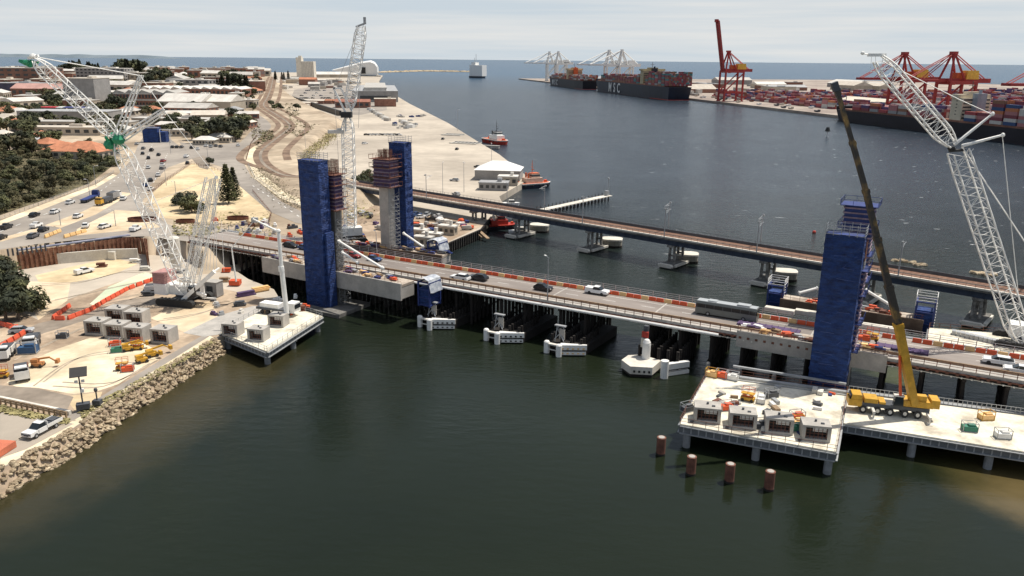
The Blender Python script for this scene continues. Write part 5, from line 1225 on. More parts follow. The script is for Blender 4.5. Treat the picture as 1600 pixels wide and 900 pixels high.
# dense bush beside the highway
bush=[(-40,350),(0,336),(40,322),(95,304),(140,286),(172,262),(182,250),(176,226),(150,232),(110,240),(60,236),(0,238),(-40,240)]
sheets('bush_ground',scrub,8.09,[bush])
kn=['dark green','olive','very dark','low spreading green','taller olive']
pts=[];tr=0
while len(pts)<150 and tr<6000:
    tr+=1; a=random.uniform(-40,182);b=random.uniform(232,350)
    if not inpoly(a,b,bush): continue
    g=G(a,b,8.1)
    if all((g-o).length>3.9 for o,_,_ in pts): pts.append((g,a,b))
pts.sort(key=lambda q:q[1])
for g,a,b in pts:
    k=random.choice((0,1,1,2,3,4,4)); s=random.uniform(.7,1.25)
    row='along the highway kerb' if b>290-(a-60)*.25 else ('at the back by the houses' if b<258 else 'in the middle of the bush')
    place(BT[k],tuple(g),random.uniform(0,6),kn[k]+' bush tree '+row,'bush trees above the highway',sc=(s,s,s*random.uniform(.8,1.15)),cat='tree')
mb=MB()
for i in range(9000):
    a=random.uniform(-40,182);b=random.uniform(232,350)
    if inpoly(a,b,bush):
        g=G(a,b,8.1)+Vector((0,0,random.uniform(0,.9))); d=Vector((random.uniform(-1,1),random.uniform(-1,1),random.uniform(-.3,.6)))*.4; e=Vector((-d.y,d.x,random.uniform(-.2,.2)))
        mb.add([g-d,g-e,g+d,g+e],[(0,1,2,3)])
o=mb.out('bush_undergrowth',leafo); o['kind']='stuff'
# dark tree at the left edge of the site
for a,b,k,s,l in ((-12,490,2,2.0,'great dark tree clump cut by the left edge, upper'),(12,478,2,1.7,'dark tree of the left edge clump, uppermost'),(35,487,0,1.55,'dark green tree at the right side of the left edge clump'),(10,502,2,1.5,'dark tree in the left edge clump nearest the orange barriers'),(-40,470,0,2.1,'dark green tree mostly outside the left edge'),(30,500,2,1.0,'small dark tree in front of the left edge clump'),(5,430,0,1.1,'dark tree below the sheet pile wall at left edge'),(-8,450,2,1.5,'second dark tree below the sheet pile wall at left edge')):
    place(BT[k],tuple(G(a,b,3)),random.uniform(0,6),l,None,sc=(s,s,s*1.05),cat='tree')
for a,b,k,s,l in ((289,328,2,1.35,'dark round bush in the sandy lot, left'),(300,333,0,1.3,'dark round bush in the sandy lot, right'),(282,320,0,.9,'small bush behind the sandy lot pair'),(327,258,2,.8,'small dark bush at the roundabout'),(566,296,2,1.4,'dark bush beside the blue scaffold at the rail abutment'),(576,285,0,1.3,'second dark bush by the rail abutment'),(586,290,2,1.1,'third dark bush by the rail abutment')):
    place(BT[k],tuple(G(a,b,8.05 if a<500 else 3)),random.uniform(0,6),l,None,sc=s,cat='tree')
# Norfolk pines
def pine_tpl(h,r):
    t=thing('norfolk_pine',None,None); mb=MB(); lv=int(h/.72)
    for j in range(lv):
        z=h*.08+(h*.9)*j/lv; rr=r*(1-j/lv)**.8*random.uniform(.75,1.12)+.3; nb=8; off=random.uniform(0,1)
        for i in range(nb):
            th=2*PI*(i+off)/nb; 
            for s in np.linspace(.15,1,8):
                c=Vector((math.cos(th)*rr*s,math.sin(th)*rr*s,z+.25*s*s*rr*.5+random.uniform(-.25,.25))); 
                for q in range(4):
                    d=Vector((random.uniform(-1,1),random.uniform(-1,1),random.uniform(-.4,.6))).normalized()*.38; e=Vector((-d.y,d.x,random.uniform(-.3,.3)))*.6; mb.add([c-d,c-e,c+d,c+e],[(0,1,2,3)])
            mb.tube((0,0,z),(math.cos(th)*rr,math.sin(th)*rr,z+.12*rr),.05,3)
    mb.out('crown',leafd,t); mb=MB(); mb.tube((0,0,-.2),(0,0,h),.3,7,.06); mb.out('trunk',bark,t); return t
leafd_=leafd; leafd=leafm; np1=pine_tpl(15,3.6); leafd=leafd_
place(np1,tuple(G(357,318,8)),0,'tall Norfolk pine with tiered branches in the sandy lot',None,cat='tree')
place(np1,tuple(G(367,312,8)),1,'second Norfolk pine, just right of the tall one',None,cat='tree',sc=(.8,.8,.85))
# dry grass on the bank of the quay
mb=MB()
for i in range(5000):
    t_=random.random(); a=G(445,262,5);b=G(515,208,5); p=a.lerp(b,t_)+Vector((random.gauss(0,3.5),random.gauss(0,5),0)); z=random.uniform(2.8,6.2)
    d=Vector((random.uniform(-1,1),random.uniform(-1,1),random.uniform(.1,.9)))*.6; e=Vector((-d.y,d.x,0))*.7; p.z=z; mb.add([p-d,p-e,p+d,p+e],[(0,1,2,3)])
o=mb.out('bank_grass',drygrass); o['kind']='stuff'
mb=MB()
for i in range(2600):
    pa=random.uniform(0,1); a=G(400,262,8);b=G(468,325,8); p=a.lerp(b,pa)+Vector((random.gauss(0,3),random.gauss(0,3),random.uniform(0,.5)))
    if random.random()<.5: continue
    d=Vector((random.uniform(-1,1),random.uniform(-1,1),.3))*.35; e=Vector((-d.y,d.x,0)); mb.add([p-d,p-e,p+d,p+e],[(0,1,2,3)])
o=mb.out('verge_scrub',leafo); o['kind']='stuff'
# =================== TOWN ===================
def block(name,label,px,py,w,d,h,rz,wm_,rm,rows=0,cols=0,kind='flat',stripe=None,p=None,cat='building',grp=None):
    p=p if p is not None else GZ(px,py); t=thing(name,label,cat,tuple(p),rz,grp)
    mb=MB(); mb.box(0,0,-2,w,d,h+2); mb.out('walls',wm_,t)
    mb=MB()
    if kind=='flat': mb.box(0,0,h,w+.5,d+.5,.5); mb.box(w*.2,0,h+.5,w*.15,d*.3,1.6)
    elif kind=='gable':
        mb.add([(-w/2-.4,-d/2-.4,h),(w/2+.4,-d/2-.4,h),(w/2+.4,d/2+.4,h),(-w/2-.4,d/2+.4,h),(-w/2-.4,0,h+d*.18),(w/2+.4,0,h+d*.18)],[(0,1,5,4),(2,3,4,5),(1,2,5),(3,0,4),(3,2,1,0)])
    elif kind=='hip':
        r=min(w,d)*.32; k=max(.1,(w-d)/2)
        mb.add([(-w/2-.5,-d/2-.5,h),(w/2+.5,-d/2-.5,h),(w/2+.5,d/2+.5,h),(-w/2-.5,d/2+.5,h),(-k,0,h+r*.8),(k,0,h+r*.8)],[(0,1,5,4),(2,3,4,5),(1,2,5),(3,0,4),(3,2,1,0)])
    elif kind=='saw':
        n=max(2,int(w/12)); s=w/n
        for i in range(n):
            x=-w/2+i*s; mb.add([(x,-d/2,h),(x+s,-d/2,h),(x+s,d/2,h),(x,d/2,h),(x+s*.3,-d/2,h+s*.22),(x+s*.3,d/2,h+s*.22)],[(0,1,4),(2,3,5),(0,4,5,3),(4,1,2,5),(3,2,1,0)])
    mb.out('roof',rm,t)
    if rows:
        for r_ in range(rows):
            z=h*(r_+.35)/rows; hh=h/rows*.42; f0=None
            for c in range(cols):
                x=-w/2+w*(c+.5)/cols
                if f0 is None: mb=MB(); mb.box(0,0,0,w/cols*.55,.1,hh); f0=mb.out('window',winm,t); f0.location=(x,-d/2-.03,z)
                else: o=f0.copy(); COL.objects.link(o); o.parent=t; o.location=(x,-d/2-.03,z)
            nb_=min(5,max(1,int(cols*d/w)))
            for c in range(nb_): o=f0.copy(); COL.objects.link(o); o.parent=t; o.location=(w/2+.03,-d/2+d*(c+.5)/nb_,z); o.rotation_euler=(0,0,PI/2)
    if stripe:
        mb=MB()
        for z in stripe: mb.box(0,-d/2-.1,h*z,w+.1,.25,h*.1)
        mb.out('wall_bands',roofw,t)
    return t
LM=[]
def lm(px,py,n): LM.append((px,py,n))
lm(28,125,'the brown brick block at the left edge'); block('brick_block','brown brick office block at the far left edge with orange corner',34,134,95,50,24,.05,mat('brown_brick',(.22,.12,.09),.9,.15,.1),roofw,4,9)
block('brick_block','orange-brown tower end of the brick block at the far left',18,133,22,30,24,.05,mat('orange_wall',(.45,.22,.12),.9,.1,.1),roofw,3,2)
block('office_building','dark navy glazed building with pale piers below the brown block',22,147,80,24,13,0,mat('navy_wall',(.05,.055,.1),.6,.2,.2),roofg,0,0)
block('pink_hall','long pinkish roofed hall in front of the brown brick block',70,150,60,30,9,.05,wallb,mat('roof_pink',(.45,.26,.22),.7,.12,.1),1,8,'gable')
lm(165,125,'the grey apartment block'); block('apartment_block','grey apartment block with rows of dark windows behind the white crane boom',166,131,75,24,22,-.1,wallg,roofw,5,12)
block('apartment_block','cream windowed block immediately right of the grey apartment block',200,131,60,24,16,0,wallc,roofw,4,9)
lm(140,150,'the big plain grey block'); block('grey_block','big plain grey block with black roof opening and curved pale surround',140,165,32,30,27,-.05,wallg,roofb,0,0)
mb=MB(); 
lm(240,160,'the striped brick woolstore'); block('woolstore','long brick woolstore with white bands and white roof',240,168,62,34,15,0,wallb,roofw,2,20,'saw',(.12,.5,.9))
lm(310,150,'the large white sheds'); block('long_shed','long white and pale sawtooth shed behind the brick woolstore',310,150,120,40,9,-.03,wallb,roofw,1,24,'saw')
block('white_shed','large white flat-roofed shed right of the brick woolstore',296,172,44,38,9,-.1,wallc,roofw,0,0,'gable')
block('white_shed','second large white shed, nearest the rail corridor',341,172,42,34,9,-.1,wallc,roofw,0,0,'gable')
block('beige_shed','beige gabled shed in front of the white sheds by the trees',328,190,26,18,6,.2,wallc,roofb,0,0,'gable')
block('low_shop','long low white roofed shop behind the blue wrapped building',272,195,60,14,5,-.05,wallc,roofw,1,12)
block('low_shop','pale low shop with white awning right of blue wrapped building',318,214,22,10,4,-.05,wallc,roofw,1,6)
lm(108,185,'the red white and blue roof'); block('grey_warehouse','grey warehouse under the red, white and blue painted roof',112,191,70,26,9,0,wallg,roofg,0,0)
g=GZ(112,187); mb=MB()
for i,(x,w_,m_) in enumerate(((-16,14,0),(-6,5,1),(6,18,2),(17,3,1))): mb.prism([(x-w_/2,-6),(x+w_/2,-6),(x+w_/2-3,6),(x-w_/2-3,6)],9.6,10.3,m=m_)
one(mb,'painted_roof','flat roof sheet painted red, white and blue on top of the grey warehouse','roof panel',[mat('paint_red',(.5,.03,.04),.6,.1,1),white,mat('paint_blue',(.07,.08,.25),.6,.1,1)],tuple(g))
block('cream_block','low cream commercial row below the painted roof warehouse',135,203,70,16,6,.02,wallc,roofw,1,12)
block('cream_block','beige low row above the terracotta house',95,210,60,14,5,.02,wallc,roofb,1,10)
lm(122,238,'the terracotta roofed house'); t=block('terracotta_house','large terracotta tile roofed house at the edge of bush',136,246,26,18,4,-.15,wallc,roofr,1,6,'hip')
block('terracotta_house','smaller terracotta roofed wing left of the large terracotta house',103,243,17,13,4,.1,wallc,roofr,1,4,'hip')
lm(240,205,'the blue wrapped building')
t=thing('wrapped_building','small building wrapped in blue scaffold mesh at the town junction','building',tuple(GZ(239,222)),.1)
mb=MB(); mb.box(0,0,0,9,7,9); mb.box(6.5,0,0,5,6,6.5); mb.out('blue_wrap',bluem,t); mb=MB(); mb.box(0,-4.3,9,12,.1,.3); mb.box(9,-3.9,0,6,.3,.3); 
for x in (6,12): mb.box(x,-4,0,.3,.3,8)
mb.box(9,-4,8,6,.3,.3); mb.out('white_frame',white,t)
lm(480,105,'the grain silo'); t=thing('grain_silo','tall pale concrete block silo with narrow higher tower at its left','silo',tuple(G(480,124,3)))
mb=MB(); mb.box(6,0,0,32,26,46); mb.out('main_block',pconc,t); mb=MB(); mb.box(-17,0,0,14,22,56); mb.box(-15,0,56,8,8,4); mb.out('tower',pconc,t)
mb=MB()
for x in np.linspace(-8,20,8): mb.box(x,-13.2,2,1.0,.6,43)
mb.out('ribs',conc,t)
block('red_shed','red brick shed near the foot of the silo',482,132,34,22,12,0,wallb,roofr,0,0,'gable',p=G(482,133,3))
# museum: white upturned shell form
t=thing('maritime_museum','white shell shaped museum building on the harbour edge with dark glazed opening','museum',tuple(G(560,119,3)))
lm(560,108,'the white shell museum')
mb=MB(); n=14; V=[];W_=95
sc_m=(G(560,119,3).y)/1232
prof=[(-38,9),(-30,11),(-18,14),(-6,17),(4,20),(12,21.5),(20,22.5),(26,20),(29.5,15),(30,6),(28,0)]
k=sc_m
for s_,f in ((-1,1),(0,1.12),(1,1)):
    for a,b in prof: V.append((a*k,s_*16,max(0,b*k*f*.92)))
m_=len(prof); mb.add(V,[(j*m_+i,j*m_+i+1,(j+1)*m_+i+1,(j+1)*m_+i) for j in range(2) for i in range(m_-1)]+[tuple(range(m_))+((0,) if 0 else ()),tuple(range(3*m_-1,2*m_-1,-1))])
mb.box(-5*k,0,0,66*k,30,4*k); mb.out('shell',white,t)
mb=MB(); mb.box(9*k,-17,4*k,7*k,3,9*k); mb.out('glazing',blackm,t)
mb=MB(); mb.box(10*k,-19,0,50*k,10,1.2*k); mb.out('wharf_base',dsteel,t)
# passenger terminal sheds on the quay
t=block('passenger_terminal','long grey-white roofed terminal shed at the quay edge',588,150,60,230,14,.165,wallg,roofg,0,0,p=G(587,153,3))
mb=MB(); mb.box(0,0,14.6,30,215,4); mb.out('upper_roof',roofw,t); mb=MB(); mb.box(-30.3,0,3,.6,225,6); mb.box(0,-115.2,3,40,.5,5); mb.out('dark_openings',winm,t)
block('brick_terminal','brown brick end building at the near end of the terminal',602,165,26,18,9,.17,wallb,roofb,0,0,p=G(602,166,3))
block('quay_shed','low red-roofed shed left of the terminal',555,168,40,16,7,.1,wallb,mat('roof_rust',(.3,.12,.08),.8,.15,.1),1,6,'gable',p=G(552,168,3))
for i in range(10):
    a=random.uniform(450,545);b=random.uniform(124,136); block('quay_building','pale low harbour building near the silo and museum',a,b,random.uniform(20,40),random.uniform(14,24),random.uniform(5,10),random.uniform(-.2,.2),random.choice([wallc,wallg]),random.choice([roofw,roofw,roofb]),0,0,random.choice(['gable','flat']),p=G(a,b,3),grp='harbour buildings')
for i in range(7):
    a=500+i*9; block('wharf_shed','white roofed wharf shed in the row running to the museum',a,120.5+i*.2,24,40,9,.2,wallc,roofw,0,0,'gable',p=G(a,121,3),grp='wharf sheds')
for i in range(5):
    a=458+i*13;b=168-i*4 if i<3 else 160; block('carriage_shed','long rust coloured low shed among parked wagons',a,b+2,26,9,4,-.1,wallb,random.choice([roofr,roofg,roofb]),0,0,'gable',p=G(a+8,b+2,3),grp='low sheds of the rail yard')
# white quay shed near tug
t=block('quay_shed','white curved-roof quay shed beside the orange decked tug',0,0,22,15,5,-.12,wallg,white,0,0,'hip',p=G(780,279,3),cat='shed')
block('quay_office','grey low office in front of the white quay shed',0,0,13,7,3.2,-.1,wallg,roofg,1,5,p=G(772,296,3),cat='shed')
block('quay_office','cream block hut between quay office and tug',0,0,9,6,4,-.1,wallc,roofw,1,3,p=G(794,289,3),cat='shed')
for a,b,l in ((655,372,'left'),(676,378,'middle'),(662,384,'nearest the river'),(700,366,'right')):
    block('site_cabin','white site cabin on the works ground by the shore rocks, '+l,0,0,6,2.6,2.7,random.uniform(-.4,0),wallc,roofw,1,3,p=G(a,b,3.02),cat='site cabin',grp='site cabins')
# generic houses: templates then copies
HT=[]
for (w_,d,h,rm,k,wn) in ((15,11,3.4,roofw,'hip','white roofed house'),(18,10,3.6,roofw,'gable','white gabled house'),(13,10,3.2,roofr,'hip','red tiled house'),(20,12,6.5,roofw,'flat','pale flat-roofed building'),(16,11,3.6,roofb,'hip','beige roofed house'),(26,15,9,roofw,'flat','tall pale building'),(14,10,3.4,roofg,'hip','grey roofed house'),(28,16,7,roofw,'gable','big white shed'),(22,14,8,roofb,'flat','beige flat-roofed building')):
    t=block('town_house' if k!='flat' else 'town_building',None,0,0,w_,d,h,0,random.choice([wallc,wallc,wallb]) ,rm,1,4 if h>5 else 3,k,p=Vector((0,0,0)),cat=None); HT.append((t,wn,max(w_,d)*.62))
TT=[tree_tpl('town_tree_green',leafm,8,4.4,420,.75,9),tree_tpl('town_tree_olive',leafo,7,4,400,.7,8),tree_tpl('dark_tree',leafd,10,4,420,.75,9)]  # generic town trees, differing in foliage colour and size
ex=[(LMx,LMy,26) for LMx,LMy,_ in LM if LMy>140]
roads=[[(247,213),(225,196),(215,178),(205,160)],[(385,228),(402,208),(412,196),(398,182),(372,172),(350,160)],[(200,205),(140,200),(60,205),(0,212)]]
def nearroad(a,b):
    for r in roads:
        for p,q in zip(r,r[1:]):
            for k in range(6):
                x=p[0]+(q[0]-p[0])*k/5;y=p[1]+(q[1]-p[1])*k/5
                if abs(a-x)<9 and abs(b-y)<4: return True
    return False
big=[(o.location.x,o.location.y,max(20,max((v.co.x for v in o.children[0].data.vertices),default=10))) for o in THINGS if o.get('category')=='building' and o.children]
def free(g,r,L_): return all((g.x-x)**2+(g.y-y)**2>(r+q)**2 for x,y,q in L_)
placed=[];n=0;tr=0
def desc(a,b):
    L_=sorted(LM,key=lambda m:(m[0]-a)**2+((m[1]-b)*2.5)**2)[0]; dx=a-L_[0]; dy=b-L_[1]
    if abs(dx)>22: r='left of ' if dx<0 else 'right of '
    else: r='behind ' if dy<0 else 'in front of '
    return r+L_[2]
def okzone(a,b):
    if a>398-(0 if b>150 else (150-b)*-.4): return False
    if b>214 and a>85: return False
    if b>234: return False
    if 200<a<262 and b>180: return False
    if 262<=a<400 and b>205: return False
    return not nearroad(a,b)
while n<235 and tr<12000:
    tr+=1; a=random.uniform(-15,425); b=114+120*random.random()**1.9
    if not okzone(a,b): continue
    g=GZ(a,b); i=random.randrange(9); 
    if b>175 and i in (3,5,7,8): i=random.choice((0,1,0,2,4,6))
    if b<125 and random.random()<.5: i=random.choice((3,5,7,0))
    t,wn,r=HT[i]
    if not free(g,r,placed) or not free(g,r,big): continue
    s=1.15 if b>150 else 1.5
    placed.append((g.x,g.y,r*s)); n+=1
    place(t,tuple(g),random.uniform(-.4,.4)+random.choice((0,PI/2)),wn+' '+desc(a,b),'houses and buildings of the town',cat='house' if i not in (3,5,7,8) else 'building',sc=s)
n=0;tr=0;tp=[]
while n<300 and tr<14000:
    tr+=1; a=random.uniform(-15,425); b=116+118*random.random()**1.5
    if not (okzone(a,b) or (262<a<395 and 190<b<222 and not nearroad(a,b))): continue
    g=GZ(a,b)
    if not free(g,3,placed) or not free(g,3,tp) or not free(g,0,big): continue
    tp.append((g.x,g.y,2)); n+=1; i=random.randrange(3); s=random.uniform(.8,1.3)*(1.25 if b<150 else 1)
    place(TT[i],tuple(g),random.uniform(0,6),('green tree ','olive tree ','dark tree ')[i]+desc(a,b),'trees among the town houses',cat='tree',sc=s)
# tree belts
for (x0,x1,y0,y1,nn,s0,s1,l) in ((335,378,205,222,16,1.3,1.9,'dense tree in the clump beside the curved town road'),(300,335,212,226,10,1.0,1.4,'tree in the clump right of the low shops'),(172,205,150,180,9,1.3,1.8,'tree between the grey block and the woolstore'),(225,255,128,140,8,2,2.6,'tree in the dark clump behind the woolstore'),(68,100,150,170,9,1.2,1.6,'tree left of the plain grey block'),(0,45,195,215,8,1,1.3,'tree among the white roofed houses at left'),(420,470,158,176,9,.6,.9,'small tree by the rail yard edge')):
    for k in range(nn):
        a=random.uniform(x0,x1);b=random.uniform(y0,y1)
        if a>415 and b<150: continue
        i=random.randrange(3); place(TT[i],tuple(GZ(a,b)),random.uniform(0,6),l,'trees in clumps',cat='tree',sc=random.uniform(s0,s1))
far_pine=pine_tpl(24,4.2)
for (x0,x1,y,nn,s0,s1,l) in ((46,60,119,3,1.2,1.6,'dark pine on the skyline left of the boom'),(66,78,120,3,1.0,1.4,'dark pine on the skyline under the jib'),(100,130,120,9,1.5,2.1,'tall dark pine in the skyline row left of the wide clump'),(138,160,120,7,1.4,1.9,'dark pine in the middle of the skyline row'),(168,182,119,3,1.2,1.7,'slim dark pine on the skyline'),(190,222,120,11,1.7,2.2,'dark pine in the wide skyline clump'),(340,372,140,9,1.0,1.5,'tall dark pine right of the large white sheds'),(376,390,142,3,1.2,1.6,'slim pine beside the rail corridor'),(430,452,124,5,.8,1.1,'slim pine left of the silo')):
    for k in range(nn): a=random.uniform(x0,x1); s=random.uniform(s0,s1)*.62; place(far_pine,tuple(GZ(a,y+random.uniform(-2,2))),random.uniform(0,6),l,'skyline pines',cat='tree',sc=(s*1.3,s*1.3,s))
# cars of the far car park
for k in range(64):
    a=random.uniform(470,548);b=random.choice((142,146,150,154,158,162)); cn_=random.choice(['white','silver','grey','blue','white','black']); addcar(a,b,3.02,random.choice((0,.1)),cn_,0,cn_+' car parked in the far car park below the silo','cars in the far car park',sc=1.2)
# stacked units on the open quay
for k in range(14):
    a=578+k*3.4;b=172+k*2.1; mb=MB(); mb.box(0,0,0,7,3,2.6); one(mb,'storage_unit','white storage unit in the angled row on the open quay','storage unit',[offw,white,conc][k%3],tuple(G(a+20 if k>8 else a,b,3)),-.7,'storage units on the quay')
for k in range(18):
    a=random.uniform(615,662);b=random.uniform(180,203); mb=MB(); mb.box(0,0,0,random.uniform(3,7),2.4,1.4); mb.box(.5,.2,1.4,2,1.2,.4); one(mb,'pallet_stack','pale cargo stack on the middle of the quay','cargo',[offw,conc,steel,blues][k%4],tuple(G(a,b,3)),random.uniform(-.8,-.5),'cargo stacks on the quay')
# slip ramps cut in the quay edge: dark frames
for a,b,w_,l in ((708,211,16,'far'),(727,224,20,'near')):
    g=G(a,b,3.02); t=thing('slip_ramp','dark slatted boat ramp frame at the quay edge, '+l,'ramp',tuple(g),-.35,'boat ramps'); mb=MB(); mb.box(0,0,.0,w_,10,.1); mb.out('pit',dtimber,t); mb=MB()
    for k in np.linspace(-w_/2,w_/2,8): mb.box(k,0,.1,.5,10,.3)
    mb.box(0,-5,.1,w_,.6,.6); mb.box(0,5,.1,w_,.6,.6); mb.out('beams',offw,t)
g=G(765,232,0); mb=MB(); mb.box(0,0,.3,14,2.4,1.6); mb.box(0,0,1.9,14.4,2.8,.3); one(mb,'pontoon','dark sided pontoon with pale deck at the ramp beside the red tug','pontoon',[conc],tuple(g),-.3)
# =================== EXTRA GROUND DETAIL ===================
# wall line, scrub and clutter of the rail yard side
mb=MB(); a=G(450,154,3);b=G(532,181,3); a.z=b.z=3; mb.beam(a+Vector((0,0,2.5)),b+Vector((0,0,2.5)),2.5,5); one(mb,'dark_fence','long dark retaining fence between the rail corridor and the far car park','fence',blackm)
def scatter(name,m,quads,n,z,s0,s1,hz=.6,use=None):
    mb=MB()
    for i in range(n):
        q=random.choice(quads); u=random.random();v=random.random()
        a=(q[0][0]*(1-u)+q[1][0]*u)*(1-v)+(q[3][0]*(1-u)+q[2][0]*u)*v; b=(q[0][1]*(1-u)+q[1][1]*u)*(1-v)+(q[3][1]*(1-u)+q[2][1]*u)*v
        g=GZ(a,b) if z is None else G(a,b,z); g=g+Vector((0,0,random.uniform(0,hz))); s=random.uniform(s0,s1)
        d=Vector((random.uniform(-1,1),random.uniform(-1,1),random.uniform(-.1,.7)))*s; e=Vector((-d.y,d.x,random.uniform(-.2,.2)*s)); mb.add([g-d,g-e,g+d,g+e],[(0,1,2,3)])
    o=mb.out(name,m); o['kind']='stuff'
scatter('corridor_scrub',leafo,[[(388,190),(404,192),(420,215),(400,235)],[(440,165),(456,160),(470,180),(452,185)],[(405,205),(425,205),(430,215),(410,225)],[(455,185),(500,195),(470,215),(440,210)]],900,None,.5,1.3)
scatter('lot_weeds',drygrass,[[(330,330),(430,335),(425,372),(320,368)],[(270,345),(330,350),(330,372),(270,368)]],700,8.05,.25,.6,.3)
scatter('slope_weeds',drygrass,[[(480,330),(540,292),(600,335),(520,352)]],500,5,.25,.6,.3)
scatter('site_grass',drygrass,[[(120,645),(330,532),(338,536),(130,655)],[(0,634),(110,656),(105,664),(0,645)]],1500,3.03,.15,.4,.25)
# wheel tracks over the sand
mb=MB()
for pts in ([(30,560),(90,530),(170,495),(240,470)],[(60,600),(120,560),(200,545),(245,530)],[(90,600),(170,600),(240,565)],[(110,500),(170,470),(250,455)],[(60,445),(130,440),(190,425),(230,425)],[(80,470),(150,455),(220,440)],[(20,690),(70,668),(110,660)],[(250,500),(310,490),(370,470)]):
    P=[G(a,b,3.045) for a,b in pts]
    for o_ in (-.9,.9): mb.ribbon([(p.x+o_*.4,p.y+o_,p.z) for p in P],.35,0)
struct(mb,'wheel_tracks',mat('track_marks',(.36,.30,.23),.95,.2,.2))
mb=MB()
for pts in ([(150,480),(200,468),(260,465)],[(150,486),(210,474),(262,470)],[(170,478),(230,460),(300,440)]):
    P=[G(a,b,3.05) for a,b in pts]; mb.ribbon(P,.5,0)
struct(mb,'crane_shadow_lines',darkdirt)  # dark ribbons paint the big crane's lattice shadow on the ground
# orange-brown trench shoring in the sandy lot
for a,b,w_,l in ((372,343,7,'oval brown pit shoring in the sandy lot, right'),(290,348,6,'brown pit shoring behind the derrick mast, middle'),(222,345,9,'brown excavation edge at the junction near the crane boom')):
    g=G(a,b,8.05); mb=MB(); pr=[(math.cos(t_*PI/8)*w_*.5,math.sin(t_*PI/8)*w_*.26) for t_ in range(16)]
    mb.prism(pr,0,1.1,cap=False); mb.prism([(x*.93,y*.9) for x,y in pr],0,1.0,cap=False); mb.prism([(x*.95,y*.93) for x,y in pr],.02,.1); one(mb,'pit_shoring',l,'shoring',rust,tuple(g),.1)
# fence lines along curving kerbs
def fence(name,label,pts,z,m,h=1.1,step=3.,zf=None):
    mb=MB(); P=[G(a,b,z) for a,b in pts]
    for p,q in zip(P,P[1:]):
        l=(q-p).length; n=max(1,int(l/step))
        for k in range(n+1): c=p.lerp(q,k/n); mb.box(c.x,c.y,c.z,.1,.1,h)
        for k in (.45,.95): mb.beam(p+Vector((0,0,h*k)),q+Vector((0,0,h*k)),.06,.08)
    one(mb,name,label,'fence',m)
fence('road_fence','brown kerb fence round the sandy lot beside the junction',[(232,305),(262,282),(300,256),(318,262),(345,268)],8.06,rust,1.3)
fence('road_fence','thin fence curving along the link road by the rail corridor',[(385,250),(392,225),(402,212)],8.1,rust)
fence('road_fence','thin fence along the kerb path above the works ground',[(388,258),(398,278),(440,310),(484,330)],8.1,steel)
fence('road_fence','grey fence along the bush side of the highway',[(0,344),(60,321),(150,287),(178,270)],8.1,steel)
fence('road_fence','fence along the bottom of sandy lot next to the bridge end',[(300,352),(360,354),(420,350),(424,335),(395,300)],8.06,rust)
# site materials on works ground beyond the road, and on the quay shore
WN=['white','cream','steel grey','rusty','orange','blue','timber','concrete','dark','purple']
WC=[white,offw,steel,rust,orangem,blues,wood,conc,dsteel,purple]
for k in range(70):
    a=random.uniform(500,740); b=random.uniform(max(352,395-(a-500)*.05)-42 if a<600 else 346,388-(a-500)*.11)
    mb=MB(); n_=random.randint(1,3)
    for q in range(n_): mb.box(random.uniform(-.6,.6),random.uniform(-.4,.4),.5*q,random.uniform(1.2,3.6),random.uniform(.8,1.8),random.uniform(.4,.9),random.uniform(-.3,.3))
    wi=random.randrange(10); one(mb,'site_material',WN[wi]+' heap of building material on works ground beyond the road bridge','materials',WC[wi],tuple(G(a,b,3.02)),random.uniform(0,3),'materials on the works ground')
for k in range(26):
    a=random.uniform(330,470); b=random.uniform(345,372)
    mb=MB(); mb.box(0,0,0,random.uniform(1.,3.),1.,.8); mb.box(.2,.1,.8,.9,.7,.5); one(mb,'site_material',WN[k%10]+' heap of material in the sandy lot by the bridge end','materials',WC[k%10],tuple(G(a,b,8.06)),random.uniform(0,3),'materials in the sandy lot')
for k in range(16):
    a=random.uniform(330,500); b=random.uniform(465,500)
    g=G(a,b,3.35 if a>400 else 3.06)
    mb=MB(); mb.box(0,0,0,random.uniform(1.,2.6),.8,.5); mb.box(.2,.1,.5,.9,.6,.4); one(mb,'site_material',WN[k%10]+' bundle at the back of the left platform and its ramp','materials',WC[k%10],tuple(g),random.uniform(0,3),'materials by the left platform')
for k in range(34):
    a=random.uniform(1112,1305); b=random.uniform(604,650+(a-1062)*.17); g=G(a,b,PZ+.02)
    mb=MB(); mb.box(0,0,0,random.uniform(.5,1.8),random.uniform(.4,1.),random.uniform(.2,.7)); one(mb,'deck_clutter',WN[k%10]+' small item of equipment lying on the right platform deck','equipment',WC[k%10],tuple(g),random.uniform(0,3),'small items on the right platform')
mb=MB()
for k,(a,b) in enumerate(((735,357),(742,360),(750,362),(728,358),(720,362),(712,365))): g=G(a,b,2.5); mb.beam(g,g+Vector((3,-5,-1.4)),1.2,.4); 
one(mb,'slip_timbers','row of brown sloping timbers at the shore under the rail bridge','timbers',wood)
mb=MB(); 
for (a,b),(c_,d_) in (((640,393),(700,381)),((700,381),(752,359)),((752,359),(768,339))):
    p=G(a,b,2.9);q=G(c_,d_,2.9); l=(q-p).length
    for k in range(int(l/1.6)): r_=p.lerp(q,k*1.6/l); mb.cyl(r_.x+.3,r_.y-.5,-1,3.3,.32,6)
    mb.beam(Vector((p.x,p.y-.4,3.05)),Vector((q.x,q.y-.4,3.05)),.7,.3)
one(mb,'timber_quay_edge','dark timber pile edge with pale capping along the works shore','quay edge',[dtimber])
